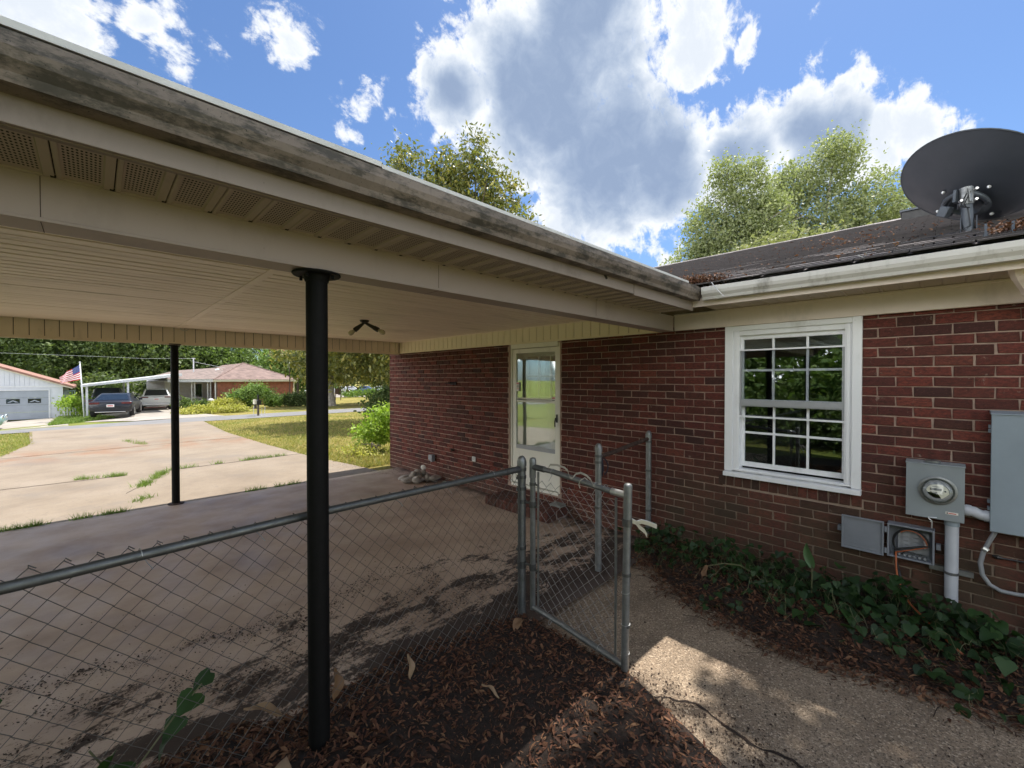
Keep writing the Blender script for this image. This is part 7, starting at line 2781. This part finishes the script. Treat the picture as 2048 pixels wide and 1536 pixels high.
    if plate:
        q = MB()
        q.box(-.16, .16, -hl - .085, -hl - .03, .60 if kind == 'sedan' else .78, .745 if kind == 'sedan' else .92, 0)
        q.box(-.12, .12, -hl - .088, -hl - .0855, .645 if kind == 'sedan' else .83, .70 if kind == 'sedan' else .88, 1)
        q.build('license_plate', [M['flagwhite'], M['flagred']], t)
    t.location = loc
    t.rotation_euler = (0, 0, yaw)
    return t


car('parked_car', 'dark navy sedan parked tail first toward the street in the neighbour drive', (1.02, 36.0, terrain(1, 36) + .10), math.radians(-9), M['carnavy'], 4.7, 1.88, 1.36)
car('parked_truck', 'dark green pickup parked ahead of the navy sedan', (.72, 43.3, terrain(.7, 43) - .05), math.radians(-6), M['cardark'], 5.2, 1.95, 1.85, 'pickup')
car('parked_suv', 'white crossover parked under the neighbour carport', (3.45, 43.9, terrain(3.4, 43) - .02), math.radians(-3), M['carwhite'], 4.4, 1.86, 1.62, 'suv')
car('vintage_car', 'nose of a pale teal car entering at the left edge of the street', (-5.62, 34.45, -.80), math.radians(-90), M['carteal'], 4.6, 1.80, 1.45, 'sedan', False)
LOT = [(29.6, 73.5, 'carsilver', 'suv', 'silver car leftmost in the far parking lot'), (31.6, 72.6, 'carwhite', 'sedan', 'white car second from the left in the far parking lot'), (32.6, 69.0, 'carblue', 'sedan', 'blue car in the middle of the far parking lot'),
       (35.6, 69.0, 'carwhite', 'suv', 'white car right of the blue one in the far parking lot'), (38.0, 67.2, 'carsilver', 'sedan', 'silver car nearest the brick corner in the far parking lot'), (27.6, 75.0, 'carwhite', 'suv', 'white car behind the magnolia trunk in the far parking lot')]
for x, y, p, k, lab in LOT:
    car('lot_car', lab, (x, y, terrain(x, y) + .05), math.radians(50), M[p], 4.6, 1.84, 1.5, k, False, 'cars in the far parking lot')

# mailbox, yard lamp, sign
mx, my = 6.85, 28.25
mz = terrain(mx, my)
mail = thing('mailbox', 'black mailbox with raised finial on a wooden post by the street', 'mailbox', (mx, my, mz))
q = MB()
q.box(mx - .05, mx + .05, my - .05, my + .05, mz - .1, mz + .62)
q.build('post', M['bark'], mail)
q = MB()
sec = [(.11 * math.cos(a), .11 * math.sin(a)) for a in [math.pi * k / 8 for k in range(9)]]
q.prism([(mx + s_[0], mz + .80 + s_[1]) for s_ in sec] + [(mx - .11, mz + .62), (mx + .11, mz + .62)], 'y', my - .26, my + .26)
q.box(mx - .04, mx + .04, my - .05, my + .05, mz + .60, mz + 1.20)
q.build('box', M['black'], mail, bevel=.006)
q = MB()
q.box(mx - .24, mx - .125, my - .2, my + .12, mz + .66, mz + .92)
q.build('paper_tube', M['farcream'], mail)
for (x, y, h) in ((6.6, 28.2, .55), (7.2, 28.3, .5), (7.05, 28.35, .42)):
    q = MB()
    q.tube([(x, y, terrain(x, y) - .05), (x + .02, y, terrain(x, y) + h)], .012, 5)
    solo(q, 'marker_stake', M['metalwhite'], 'thin pale stake standing in the grass beside the mailbox post', 'stake', (x, y, terrain(x, y)), 'stakes at the mailbox')
lx, ly = 11.9, 40.6
lz = 1.845 + .0
yl = thing('yard_lamp', 'tall yard lamp with a white flared shade above the neighbour roof end', 'street lamp', (13.15, 43.3, terrain(13.15, 43.3)))
q = MB()
q.tube([(13.15, 43.3, terrain(13, 43)), (13.15, 43.3, 3.05)], .05, 8)
q.build('pole', M['rust'], yl)
q = MB()
q.lathe([(.40, 3.05), (.36, 3.10), (.22, 3.55), (.20, 3.62), (.05, 3.64)], (13.35, 43.1, 0), (0, 0, 1), 18, ref=(1, 0, 0))
q.tube([(13.15, 43.3, 3.0), (13.35, 43.1, 3.06)], .04, 6)
q.build('lamp_shade', M['metalwhite'], yl, auto=40)
sx_, sy_ = 20.4, 49.9
sz_ = terrain(sx_, sy_)
q = MB()
q.box(sx_ - .35, sx_ - .28, sy_ - .03, sy_ + .03, sz_ - .05, sz_ + 1.35)
q.box(sx_ + .28, sx_ + .35, sy_ - .03, sy_ + .03, sz_ - .05, sz_ + 1.35)
q.box(sx_ - .28, sx_ + .28, sy_ - .02, sy_ + .02, sz_ + .65, sz_ + 1.35)
solo(q, 'yard_sign', M['rust'], 'brown wooden board sign right of the magnolia trunk', 'sign', (sx_, sy_, sz_))
